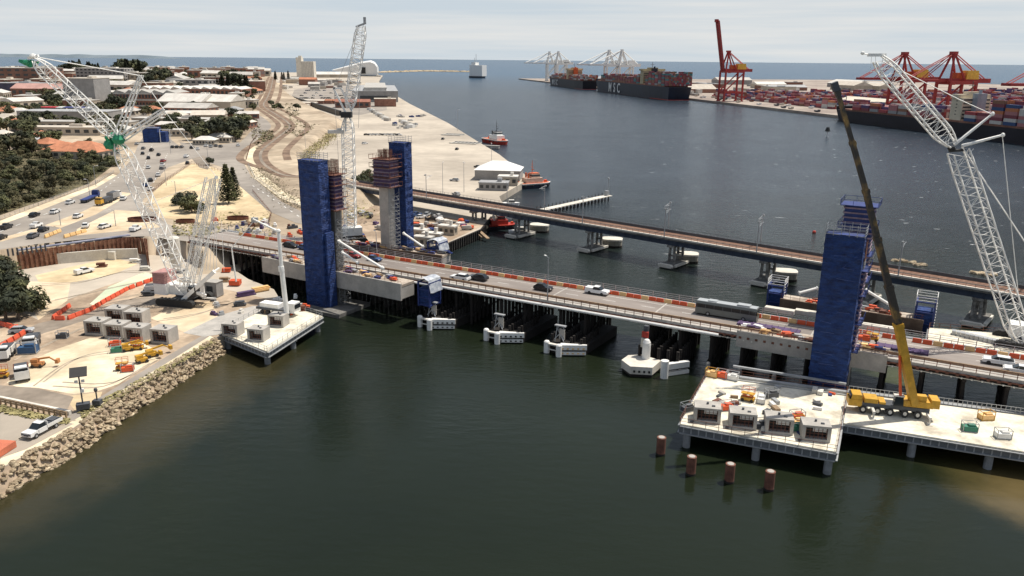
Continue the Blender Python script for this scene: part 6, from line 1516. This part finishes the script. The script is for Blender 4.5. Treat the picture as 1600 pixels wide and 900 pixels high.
# more low town buildings and street trees behind the junction
for a,b,w_,d_,h_,rm,wl,k,l in ((283,212,20,12,4,roofw,wallc,'flat','white canopied shop beside the blue wrapped building'),(345,222,16,9,3.5,roofw,wallc,'hip','white roofed house under the tree clump by the link road'),(322,226,13,8,3.2,roofw,wallc,'hip','small white roofed house right of the low shops'),(300,182,40,22,8,roofw,wallb,'gable','white gabled hall below the large sheds'),(375,165,22,12,7,roofb,wallc,'flat','pale building at the bend of the town road'),(372,150,26,14,9,roofw,wallc,'flat','pale flats right of the large white sheds'),(352,137,30,16,10,roofg,wallb,'flat','brick building with grey roof behind the tall pines'),(395,130,24,16,7,roofr,wallb,'gable','red roofed building beside the rail corridor'),(300,140,60,20,13,roofw,wallg,'flat','grey windowed block behind the sawtooth shed'),(262,140,40,18,11,roofg,wallc,'flat','cream windowed block behind the brick woolstore')):
    block('town_building',l,a,b,w_,d_,h_,random.uniform(-.15,.15),wl,rm,2 if h_>6 else 1,7,k)
for (x0,x1,y0,y1,nn,s0,s1,l) in ((100,132,118.5,121,7,2.6,3.4,'broad dark tree on the skyline row'),(190,222,118.5,121,7,3.,3.8,'broad dark tree in the wide skyline clump'),(140,160,119,121,4,2.2,2.8,'broad dark tree in the middle of the skyline row'),(345,372,125,143,8,1.8,2.6,'dark tree among the tall pines behind the sheds'),(180,198,150,172,6,1.4,1.9,'dark tree in the street right of the grey block'),(240,262,124,134,6,2.2,2.8,'dark round tree behind the woolstore roof'),(262,300,200,208,4,1.,1.3,'small tree behind the low shops'),(0,200,150,212,34,.9,1.5,'mixed tree among the roofs of the left town'),(205,330,176,200,12,.8,1.2,'small tree in the streets below the large sheds'),(0,60,232,240,8,1.,1.5,'tree along the top edge of the bush'),(140,190,200,214,6,.9,1.3,'tree beside the cream commercial row'),(50,95,185,205,8,.9,1.4,'tree around the white roofed houses left of the warehouse')):
    for k in range(nn): place(TT[random.choice((0,2,2,1)) if y0<145 else random.randrange(3)],tuple(GZ(random.uniform(x0,x1),random.uniform(y0,y1))),random.uniform(0,6),l,'trees in clumps',cat='tree',sc=random.uniform(s0,s1))
# white wake curls and float line near the far bank are part of the water; a red float stands by the bridge
for k in range(30):
    a=random.uniform(440,560); b=random.uniform(126,140); g=G(a,b,3.01); mb=MB(); w_=random.uniform(8,22); mb.box(0,0,0,w_,random.uniform(8,14),random.uniform(3,6))
    one(mb,'harbour_shed','small pale shed in the harbour yard below the silo','shed',random.choice([roofw,roofw,roofb,wallg,wallb,wallc]),tuple(g),random.uniform(-.3,.3),'sheds of the harbour yard')
# =================== BOATS ===================
def hull(mb,L_,W_,z0,z1,bow=.25,n=10,flare=1.12,stern=.85):
    top=[];bot=[]
    for i in range(n+1):
        t=i/n; x=-L_/2+L_*t; w=W_/2*(1 if t<1-bow else math.sqrt(max(0,1-((t-1+bow)/bow)**2)))*(stern+(1-stern)*min(1,t*4)); top.append((x,w)); 
    P=[(x,-w) for x,w in top]+[(x,w) for x,w in reversed(top[:-1])]
    mb.prism([(x*.96-.01*L_,y*.88) for x,y in P],z0,z1,top=P); return P
def tug(label,p,rz,hm,dm,cab,mast,s=1.,kind='tug_boat',cat='tug boat'):
    t=thing(kind,label,cat,tuple(p),rz); t.scale=(s,)*3
    mb=MB(); hull(mb,24,8.5,-1,2.,.35); mb.out('hull',hm,t)
    mb=MB(); hull(mb,24.5,9,2.0,2.7,.35); mb.out('bulwark',white if dm is deckor else hred,t)
    mb=MB(); hull(mb,23,7.8,2.7,2.75,.35); mb.out('deck',dm,t)
    mb=MB(); mb.box(1,0,2.75,10,5.6,2.6); mb.box(2,0,5.3,5.5,4.4,2.3,tx=.85,ty=.85); mb.out('superstructure',cab,t)
    mb=MB(); mb.box(2,0,6.2,5.2,4.25,.9,tx=.95,ty=.95); mb.out('bridge_windows',glass,t)
    mb=MB(); mb.box(2,0,7.65,4.6,3.6,.25); mb.cyl(-2.2,1.4,5.3,8,.5); mb.cyl(-2.2,-1.4,5.3,8,.5); mb.out('roof_and_funnels',mast,t)
    mb=MB(); mb.tube((.8,0,7.8),(.8,0,14.5),.2,6,.1); mb.tube((.8,-1.4,11),(.8,1.4,11),.12,4); mb.tube((.8,-1,12.6),(.8,1,12.6),.1,4); mb.box(1.2,0,9.5,1.5,.4,.3); mb.out('mast',mast if mast is not hred else steel,t)
    mb=MB()
    for i in range(5): mb.ell((-10+i*4.6,-4.5,1.6),(.55,.25,.55),8,4)
    mb.out('tyre_fenders',rubber,t)
    mb=MB(); mb.box(-8,0,2.8,1.6,1.2,1.); mb.box(9,0,2.8,1.4,1.6,1.); mb.out('winch',orangem,t)
    return t
tug('red hulled tug with white superstructure moored beside the quay ramps',G(775,224,0),-1.0,hred,deckor,white,dsteel,1.15)
tug('tug with orange deck and dark blue hull berthed at the white quay shed',G(829,293,0),.45,navy,deckor,mat('tug_cream',(.6,.42,.32),.6,.1,.5),orr,.9)
tug('red and white tug partly behind the rail bridge',G(777,357,0),.25,hblack,hred,hred,white,.62)
for a,b,r_,l in ((801,372-30,.2,'small white motor boat by the rail bridge'),(812,364,.1,'white motor boat left of the cream dolphins'),(798,320,.1,'white boat moored at the quay corner'),(806,330,.4,'second white boat at the quay corner')):
    t=thing('motor_boat',l,'boat',tuple(G(a,b,0)),r_); mb=MB(); hull(mb,8,2.6,-.3,1.,.4); mb.out('hull',white,t); mb=MB(); mb.box(.3,0,1,2.8,1.8,1.2,tx=.8,ty=.85); mb.out('cabin',offw,t); mb=MB(); mb.box(.5,0,1.4,2.7,1.83,.4,tx=.95); mb.out('windows',glass,t)
g=G(1292,214,0); t=thing('channel_marker','black topped white channel marker on piles in the harbour','channel marker',tuple(g)); mb=MB(); mb.cyl(0,0,0,4.5,.9,8,.4); mb.out('post',white,t); mb=MB(); mb.cyl(0,0,4.5,8,2.2,8,1.2); mb.out('black_topmark',blackm,t)
g=G(1272,364,0); mb=MB(); mb.ell((0,0,.3),(.7,.7,.7),8,5); one(mb,'buoy','small red buoy beyond the rail bridge','buoy',hred,tuple(g))
# =================== CONTAINERS ===================
TPL=[]
for i,(n_,c) in enumerate(CCOL):
    mb=MB(); mb.box(0,0,0,12.2,2.44,2.6); 
    for x in np.arange(-5.6,5.7,1.6): mb.box(x,0,.15,.35,2.52,2.3)
    mb.box(0,0,2.55,12.25,2.5,.12)
    TPL.append(one(mb,'shipping_container',n_+' shipping container in the port yard','container',CM[i],(0,0,0),0,'shipping containers'))
CN=[0]; stuffb={}
def container(p,rz,where,pal,near):
    i=random.choice(pal)
    if near and CN[0]<292:
        CN[0]+=1; place(TPL[i],tuple(p),rz,CCOL[i][0]+' shipping container '+where,'shipping containers '+where)
    else:
        stuffb.setdefault('s',MB()).box(p.x,p.y,p.z,12.2,2.44,2.6,rz,m=i)
redp=[0,0,1,4,4,5,2,7,1,6,9,3,3,1,6]
QA=ang(q0,q1)
# =================== SHIPS ===================
def text_mesh(txt,size,name,m,parent,loc,rot):
    cu=bpy.data.curves.new(name,'FONT'); cu.body=txt; cu.size=size; cu.extrude=.15; cu.offset=size*.015; cu.align_x='CENTER'; cu.align_y='CENTER'; cu.space_character=1.9
    o=bpy.data.objects.new(name,cu); COL.objects.link(o); bpy.context.view_layer.update(); dg=bpy.context.evaluated_depsgraph_get(); me=bpy.data.meshes.new_from_object(o.evaluated_get(dg)); bpy.data.objects.remove(o)
    me.materials.clear(); me.materials.append(m); o=bpy.data.objects.new(name,me); COL.objects.link(o); o.parent=parent; o.location=loc; o.rotation_euler=rot; return o
def ship(label,stern,L_,W_,fb,hm,bridge_x,rz,stack,txt=None,tx=0,ts=10,bm=None,sm=white,water_side=-1,near=False,where='',pal=redp,open_stern=False,hb=24):
    # local x runs from stern (0) to bow (L_)
    t=thing('container_ship',label,'container ship',tuple(stern),rz,'container ships')
    mb=MB(); n=16; P=[]
    for i in range(n+1):
        s=i/n; w=W_/2*(1 if s<.84 else math.sqrt(max(0,1-((s-.84)/.16)**2)))*(.86+.14*min(1,s*6)); P.append((L_*s,w))
    top=[(x,-w) for x,w in P]+[(x,w) for x,w in reversed(P[:-1])]
    mb.prism([((x-L_*.5)*.965+L_*.5-L_*.005,y*.9) for x,y in top],-1,fb,top=top)
    fc=[p for p in top if p[0]>L_*.9]; mb.prism(fc,fb+.01,fb+3.5); mb.out('hull',hm,t)
    mb=MB(); mb.prism([(x*.965+2,y*.905) for x,y in top],-1,.9,cap=False); mb.out('boot_topping',hred,t)
    mb=MB(); mb.box(L_*.47,0,fb+.01,L_*.86,W_*.9,1.6); mb.out('hatch_covers',mat('hatch',(.25,.12,.08),.8,.2,.1),t)
    mb=MB(); mb.box(bridge_x,0,fb+.02,13,W_*.86,hb-3); mb.box(bridge_x+1,0,fb+hb-3,8,W_*1.0,3); mb.box(bridge_x,0,fb+hb,6,W_*.4,2.2); mb.out('accommodation_block',sm,t)
    mb=MB()
    for k in range(6): mb.box(bridge_x+6.55,0,fb+3+k*3,.1,W_*.8,1.2); mb.box(bridge_x-6.55,0,fb+3+k*3,.1,W_*.8,1.2); mb.box(bridge_x,W_*.43+.05,fb+6+k*2.8,1.6,.1,.8)
    mb.box(bridge_x+5.05,0,fb+hb-2,.1,W_*.96,1.2); mb.out('windows',winm,t)
    mb=MB(); mb.box(bridge_x-9,0,fb,6,9,hb+1); mb.cyl(bridge_x-9,0,fb+hb+1,fb+hb+4,1.4,8); mb.out('funnel',bm or sm,t)
    mb=MB(); mb.cyl(bridge_x+1,0,fb+hb+2,fb+hb+11,.35,6); mb.box(bridge_x+1,0,fb+hb+7,1,7,.4); mb.cyl(L_*.95,0,fb+3,fb+13,.4,6); mb.out('masts',mat('mast_brown',(.15,.1,.08),.7,.1,1),t)
    if txt:
        text_mesh(txt,ts,'lettering',white,t,(tx,-W_/2*.955-.55 if water_side<0 else W_/2*.96+.9,fb*.5),(PI/2+.0,0,0) if water_side<0 else (PI/2,0,PI))
    k,q=math.cos(rz),math.sin(rz)
    bays=[]
    for x in np.arange(12,L_*.88,14.):
        if abs(x-bridge_x)<15: continue
        hgt=stack(x/L_)
        for r_ in range(int(W_/2.6)):
            y=-W_/2+1.6+r_*2.55; hh=max(0,hgt+random.choice((-1,0,0,0,0,1)) if hgt else 0)
            for lv in range(hh): bays.append((x,y,fb+1.62+lv*2.65,r_))
    for x,y,z,r_ in sorted(bays,key=lambda b:(b[1]*-water_side*-1 if False else (b[1] if water_side<0 else -b[1]))):
        vis= r_<1 if water_side<0 else r_>=int(W_/2.6)-1
        container(Vector((stern.x+x*k-y*q,stern.y+x*q+y*k,z)),rz,where,pal,near and vis)
    return t
# near ship on the right: bow pointing away to the left of picture, its water side faces the viewer
sdir=Vector((q0.x-q1.x,q0.y-q1.y)).normalized()
bowp=G(1284,186,0); off=(Vector((bowp.x,bowp.y)))
L3=320; st3=off-Vector((sdir.x,sdir.y))*L3; rz3=math.atan2(sdir.y,sdir.x)
# local -y side after rotation: to the right of travel direction (bow away) => land side; so water side is +y
nrm=Vector((-sdir.y,sdir.x)); st3=st3-nrm*16
ship('dark hulled container ship with cream accommodation block at the right of the harbour',Vector((st3.x,st3.y,0)),L3,32,11.5,hblack,128,rz3,lambda s:0 if s>.84 else (6 if s<.3 else (3 if s<.62 else 2)),bm=mat('ship_grey',(.3,.34,.38),.6,.1,.2),sm=mat('ship_cream',(.62,.54,.40),.6,.08,.2),water_side=1,near=True,where='on the deck of the near dark ship',hb=23)
st2=Vector((G(1041,157,0).x,G(1041,157,0).y)); st2=st2-nrm*22
ship('navy container ship with large white MSC lettering on its side',Vector((st2.x,st2.y,0)),400,44,20,navy,120,rz3,lambda s:0 if s>.86 else (7 if s<.22 else (5 if s<.4 else 4)),txt='MSC',tx=250,ts=23,water_side=1,sm=mat('ship_beige',(.42,.36,.22),.6,.1,.1),bm=navy,where='on the lettered navy ship',pal=[1,5,1,0,8,9,5,1],hb=26)
p_=Vector((G(906,140,0).x,G(906,140,0).y)); st1=p_-nrm*22
ship('smaller more distant dark container ship behind the large lettered one',Vector((st1.x,st1.y,0)),300,38,17,hblack,120,rz3,lambda s:0 if s>.86 else 3,txt='MSC',tx=215,ts=17,water_side=1,sm=mat('ship_tan',(.55,.42,.26),.6,.1,.1),bm=orr,where='on the distant ship',pal=[1,5,0,7,3,9])
# yard behind the quay
cands=[]
for s in np.arange(-60,700,13.2):
    for t_ in np.arange(62,930,9.):
        row=int((t_-85)/9)
        if row%5==4 or int((s+60)/13.2)%9==8: continue
        if 330<t_<420 and False: continue
        if math.sin(s*.021+1.3)*math.cos(t_*.017)<-.75: continue
        hh=random.choice((2,2,3,3,4,5)) if 300<t_<560 else random.choice((3,4,5,6)) if t_>560 else random.choice((2,2,3,3,4,5)) if row%5<4 else 1
        for r2 in range(3):
            for lv in range(max(1,hh-random.choice((0,0,1)))): cands.append((s,t_+r2*2.6,3.05+lv*2.62))
exq=[(700-455,110,34,38)]
cands=[c for c in cands if not (200<c[0]<330 and 95<c[1]<150)]
def cd_(c): p=Q(*c); return p.y+p.x*.3-c[2]*2
cands.sort(key=cd_)
for c in cands:
    p=Q(*c); q=proj(*p)
    if q[0]>1640 or q[0]<1085: continue
    container(p,QA,'stacked in the red container yard',redp,True)
mb=stuffb['s']; o=mb.out('container_stacks',CM); o['kind']='stuff'
t=block('port_shed','long cream roofed warehouse behind the near dark ship',0,0,88,26,9,QA,wallg,mat('roof_cream',(.68,.62,.5),.6,.06,.1),0,0,'gable',p=Q(265,118),cat='warehouse')
for i in range(34):
    s=random.uniform(-900,700); t_=random.uniform(940,1050) if s>-150 else random.uniform(60,700)
    w_=random.uniform(40,110); block('port_building','pale port warehouse behind the container yard' if s>-150 else 'pale port shed behind the distant ships',0,0,w_,random.uniform(25,50),random.uniform(6,11),QA+random.choice((0,PI/2)),random.choice([wallc,wallg,wallb]),random.choice([roofw,roofg,roofb,roofg]),0,0,random.choice(['gable','flat']),p=Q(s,t_),cat='warehouse',grp='port warehouses')
for i in range(22):
    s=random.uniform(300,640); t_=random.uniform(650,800); p=Q(s,t_); mb=MB(); mb.cyl(0,0,0,16,9,14); mb.ell((0,0,16),(9,9,2),14,4)
    if proj(*p)[0]<1600: one(mb,'storage_tank','pale round storage tank at the back of the port','storage tank',roofw,tuple(p),0,'storage tanks of the port')
for i in range(40):
    s=random.uniform(-100,650); t_=random.uniform(6,45); p=Q(s,t_)
    if 1085<proj(*p)[0]<1290: mb=MB(); mb.box(0,0,.8,9,2.6,1.2); mb.box(4,0,.5,2.4,2.5,2.6); mb.box(0,0,.2,8,1.8,.6); one(mb,'port_truck','small truck parked on the pale quay apron of the container yard','truck',[white,roofb,rust,dsteel][i%4],tuple(p),QA,'trucks on the container quay')
for i in range(70):
    s=random.uniform(-1150,-80);t_=random.uniform(30,500);p=Q(s,t_); 
    if proj(*p)[0]>745: mb=MB(); mb.box(0,0,0,random.uniform(8,26),8,random.uniform(3,7)); one(mb,'cargo_stack',['cream','white','rusty','grey','dark'][i%5]+' low cargo stack on the far northern quay','cargo',[wallc,roofw,rust,wallg,dsteel][i%5],tuple(p),QA,'cargo stacks on the northern quay')
# gantry cranes: local x along boom (negative = over water), y along the quay
def gantry(name,col,house,label,up=False,Hs=1.,boomL=48,hb=42,apex=72,back=32):
    t=thing(name,label,'gantry crane',(0,0,0),0); K=1.7 if col is not white else 2.5
    for y in (-9,9):
        for x in (-14,14):
            mb=MB(); mb.box(x,y,1.5,1.3*K,1.3*K,hb-1.5); mb.box(x,y,0,5,2,1.6); mb.out('leg',col,t)
    mb=MB()
    for y in (-9,9): mb.beam((-14,y,13),(14,y,13),1.2*K,1.6*K); mb.beam((-14,y,hb-1),(14,y,hb-1),1.2*K,1.6*K); mb.beam((-14,y,14),(14,y,hb-3),.8*K,.8*K)
    for x in (-14,14): mb.beam((x,-9,13),(x,9,13),1.2*K,1.8*K); mb.beam((x,-9,hb-1),(x,9,hb-1),1.2*K,1.8*K)
    mb.out('portal_beams',col,t)
    mb=MB()
    for y in (-3,3): mb.beam((-15,y,hb+1),(back,y,hb+1),1.2*K,2.4*K)
    for x in np.arange(-14,back,6): mb.beam((x,-3,hb+1),(x,3,hb+1),.6*K,.8*K)
    mb.out('main_girder',col,t)
    mb=MB(); e=(-15-boomL,0,hb+1) if not up else (-15-14,0,hb+1+boomL+8)
    for y in (-3,3): mb.beam((-15,y,hb+1),(e[0],y,e[2]),1.3*K,2.4*K,up=(0,1,0))
    for k in np.linspace(.05,1,9): x=-15+(e[0]+15)*k; z=hb+1+(e[2]-hb-1)*k; mb.beam((x,-3,z),(x,3,z),.7*K,.9*K)
    if up: mb.box(e[0]-1.5,0,e[2]-2,4,5,4)
    mb.out('boom',col,t)
    mb=MB()
    for y in (-4.,4.):
        mb.beam((-14,y*2,hb),(-8,y*.4,apex),1.1*K,1.1*K); mb.beam((4,y*1.6,hb),(-8,y*.4,apex),.9*K,.9*K)
    mb.box(-8,0,apex-1,5,6,2.5); mb.out('apex_frame',col,t)
    mb=MB()
    for y in (-2,2):
        mb.tube((-8,y,apex),(back-4,y,hb+2),.3*K,4)
        if not up: mb.tube((-8,y,apex),(-15-boomL*.55,y,hb+2),.3*K,4); mb.tube((-8,y,apex),(-15-boomL*.95,y,hb+2),.3*K,4)
    mb.out('stays',col,t)
    mb=MB(); mb.box(13,0,hb+2.3,14,9,8,tx=.85); mb.out('machinery_house',house,t); mb=MB(); mb.box(1,0,hb+2.3,9,7,6); mb.box(-4,0,hb-3,3,3,3); mb.out('trolley_and_cab',orr if house is not white else white,t)
    return t
wg=gantry('gantry_crane',white,white,'white gantry crane',boomL=62,hb=46,apex=76)
rgx=gantry('gantry_crane',redm,portyel,'red gantry crane',boomL=42,hb=40,apex=66,back=34)
ru=gantry('gantry_crane',redm,portyel,'red gantry crane with its long boom raised upright',up=True,boomL=60,hb=43,apex=70,back=30)
GA=QA+PI/2
if Vector((math.cos(GA),math.sin(GA))).dot(QN)<0: GA+=PI
def qs_at(px,t_):   # s so that the quay point projects at px
    lo,hi=-1250,760
    for i in range(50):
        m=(lo+hi)/2; q=proj(*Q(m,t_))[0]
        if q<px: lo=m
        else: hi=m
    return lo
for px,l in ((862,'left of the first white pair, over the smaller ship'),(876,'right of the first white pair'),(955,'left of the second white pair, over the lettered ship'),(975,'right of the second white pair')):
    place(wg,tuple(Q(qs_at(px,24),24)),GA,'white gantry crane, '+l,'white gantry cranes',cat='gantry crane')
place(ru,tuple(Q(qs_at(1140,18),18)),GA)
place(rgx,tuple(Q(qs_at(1410,32),32)),GA,'red gantry crane with lowered boom, left of the pair over the dark ship','red gantry cranes',cat='gantry crane')
place(rgx,tuple(Q(qs_at(1650,32),32)),GA,'red gantry crane whose boom just enters at the right edge','red gantry cranes',cat='gantry crane')
place(rgx,tuple(Q(qs_at(1484,32),32)),GA,'red gantry crane with lowered boom, right of the pair over the dark ship','red gantry cranes',cat='gantry crane')
# white car carrier / ferry at the end of the mole
g=G(747,122,0); t=thing('passenger_ship','white high-sided ship with masts at the river mouth','ship',tuple(g),-.5); t.scale=(.36,1.,1.05)
mb=MB(); hull(mb,150,30,-1,6,.3,flare=1); mb.out('hull',mat('ship_darkgrey',(.08,.09,.11),.6,.1,.1),t); mb=MB(); mb.box(0,0,6,130,29,32); mb.box(-30,0,38,40,22,8); mb.out('superstructure',white,t)
mb=MB(); mb.box(-60.3,0,20,.5,24,3); mb.box(-60.3,0,28,.5,24,3); mb.out('window_bands',winm,t); mb=MB(); mb.cyl(-20,0,46,70,1.2,6); mb.cyl(-45,6,46,60,1,6); mb.out('masts',steel,t)
# parts of parts go one level deeper
NEST=dict(tie_seams='mesh_wrap',climbing_platforms='form_panels',walings='form_panels',bridge_windows='superstructure',roof_and_funnels='superstructure',windows='accommodation_block',cab_roof='operator_cab',windscreen='cab',window_pillars='window_band',trolley_and_cab='main_girder',machinery_house='main_girder',edge_brackets='deck_slab',lane_markings='carriageway',expansion_joint='carriageway',slot='side_panel',headlights='body',window='walls',rails='track_ballast',pale_tarpaulin='steel_frame',rebar_grid='concrete_shell',lifting_fitting='concrete_shell',load='tray',lamp_head='pole',bracket='pole')
for r in THINGS:
    if r.type!='EMPTY': continue
    ch=list(r.children); first={}
    for c in ch: first.setdefault(c.name.split('.')[0],c)
    for c in ch:
        p=first.get(NEST.get(c.name.split('.')[0],''))
        if p is not None and p is not c: c.parent=p
# =================== CLEAN UP AND UNIQUE LABELS ===================
for o in list(SC.objects):
    if o.parent is None and o.type in('EMPTY','MESH') and not o.get('kind') and not o.get('category'):
        for c in list(o.children):
            for g_ in list(c.children): bpy.data.objects.remove(g_)
            bpy.data.objects.remove(c)
        bpy.data.objects.remove(o)
NW='first second third fourth fifth sixth seventh eighth ninth tenth eleventh twelfth thirteenth fourteenth fifteenth sixteenth seventeenth eighteenth nineteenth twentieth'.split(); NW+=['twenty-'+w for w in NW[:9]]+['thirtieth']+['thirty-'+w for w in NW[:9]]
ORD_=['leftmost','second from left','third from left','fourth from left','fifth from left','sixth from left','seventh from left','eighth from left','ninth from left','tenth from left']
D={}
for o in THINGS:
    try: D.setdefault(o['label'],[]).append(o)
    except Exception: pass
for l,os_ in D.items():
    if 1<len(os_)<=39 and len(l.split())<=13:
        os_.sort(key=lambda o:proj(*o.location)[0])
        for i,o in enumerate(os_): o['label']=l+', '+('leftmost' if i==0 else 'rightmost' if i==len(os_)-1 else NW[i]+' from left')
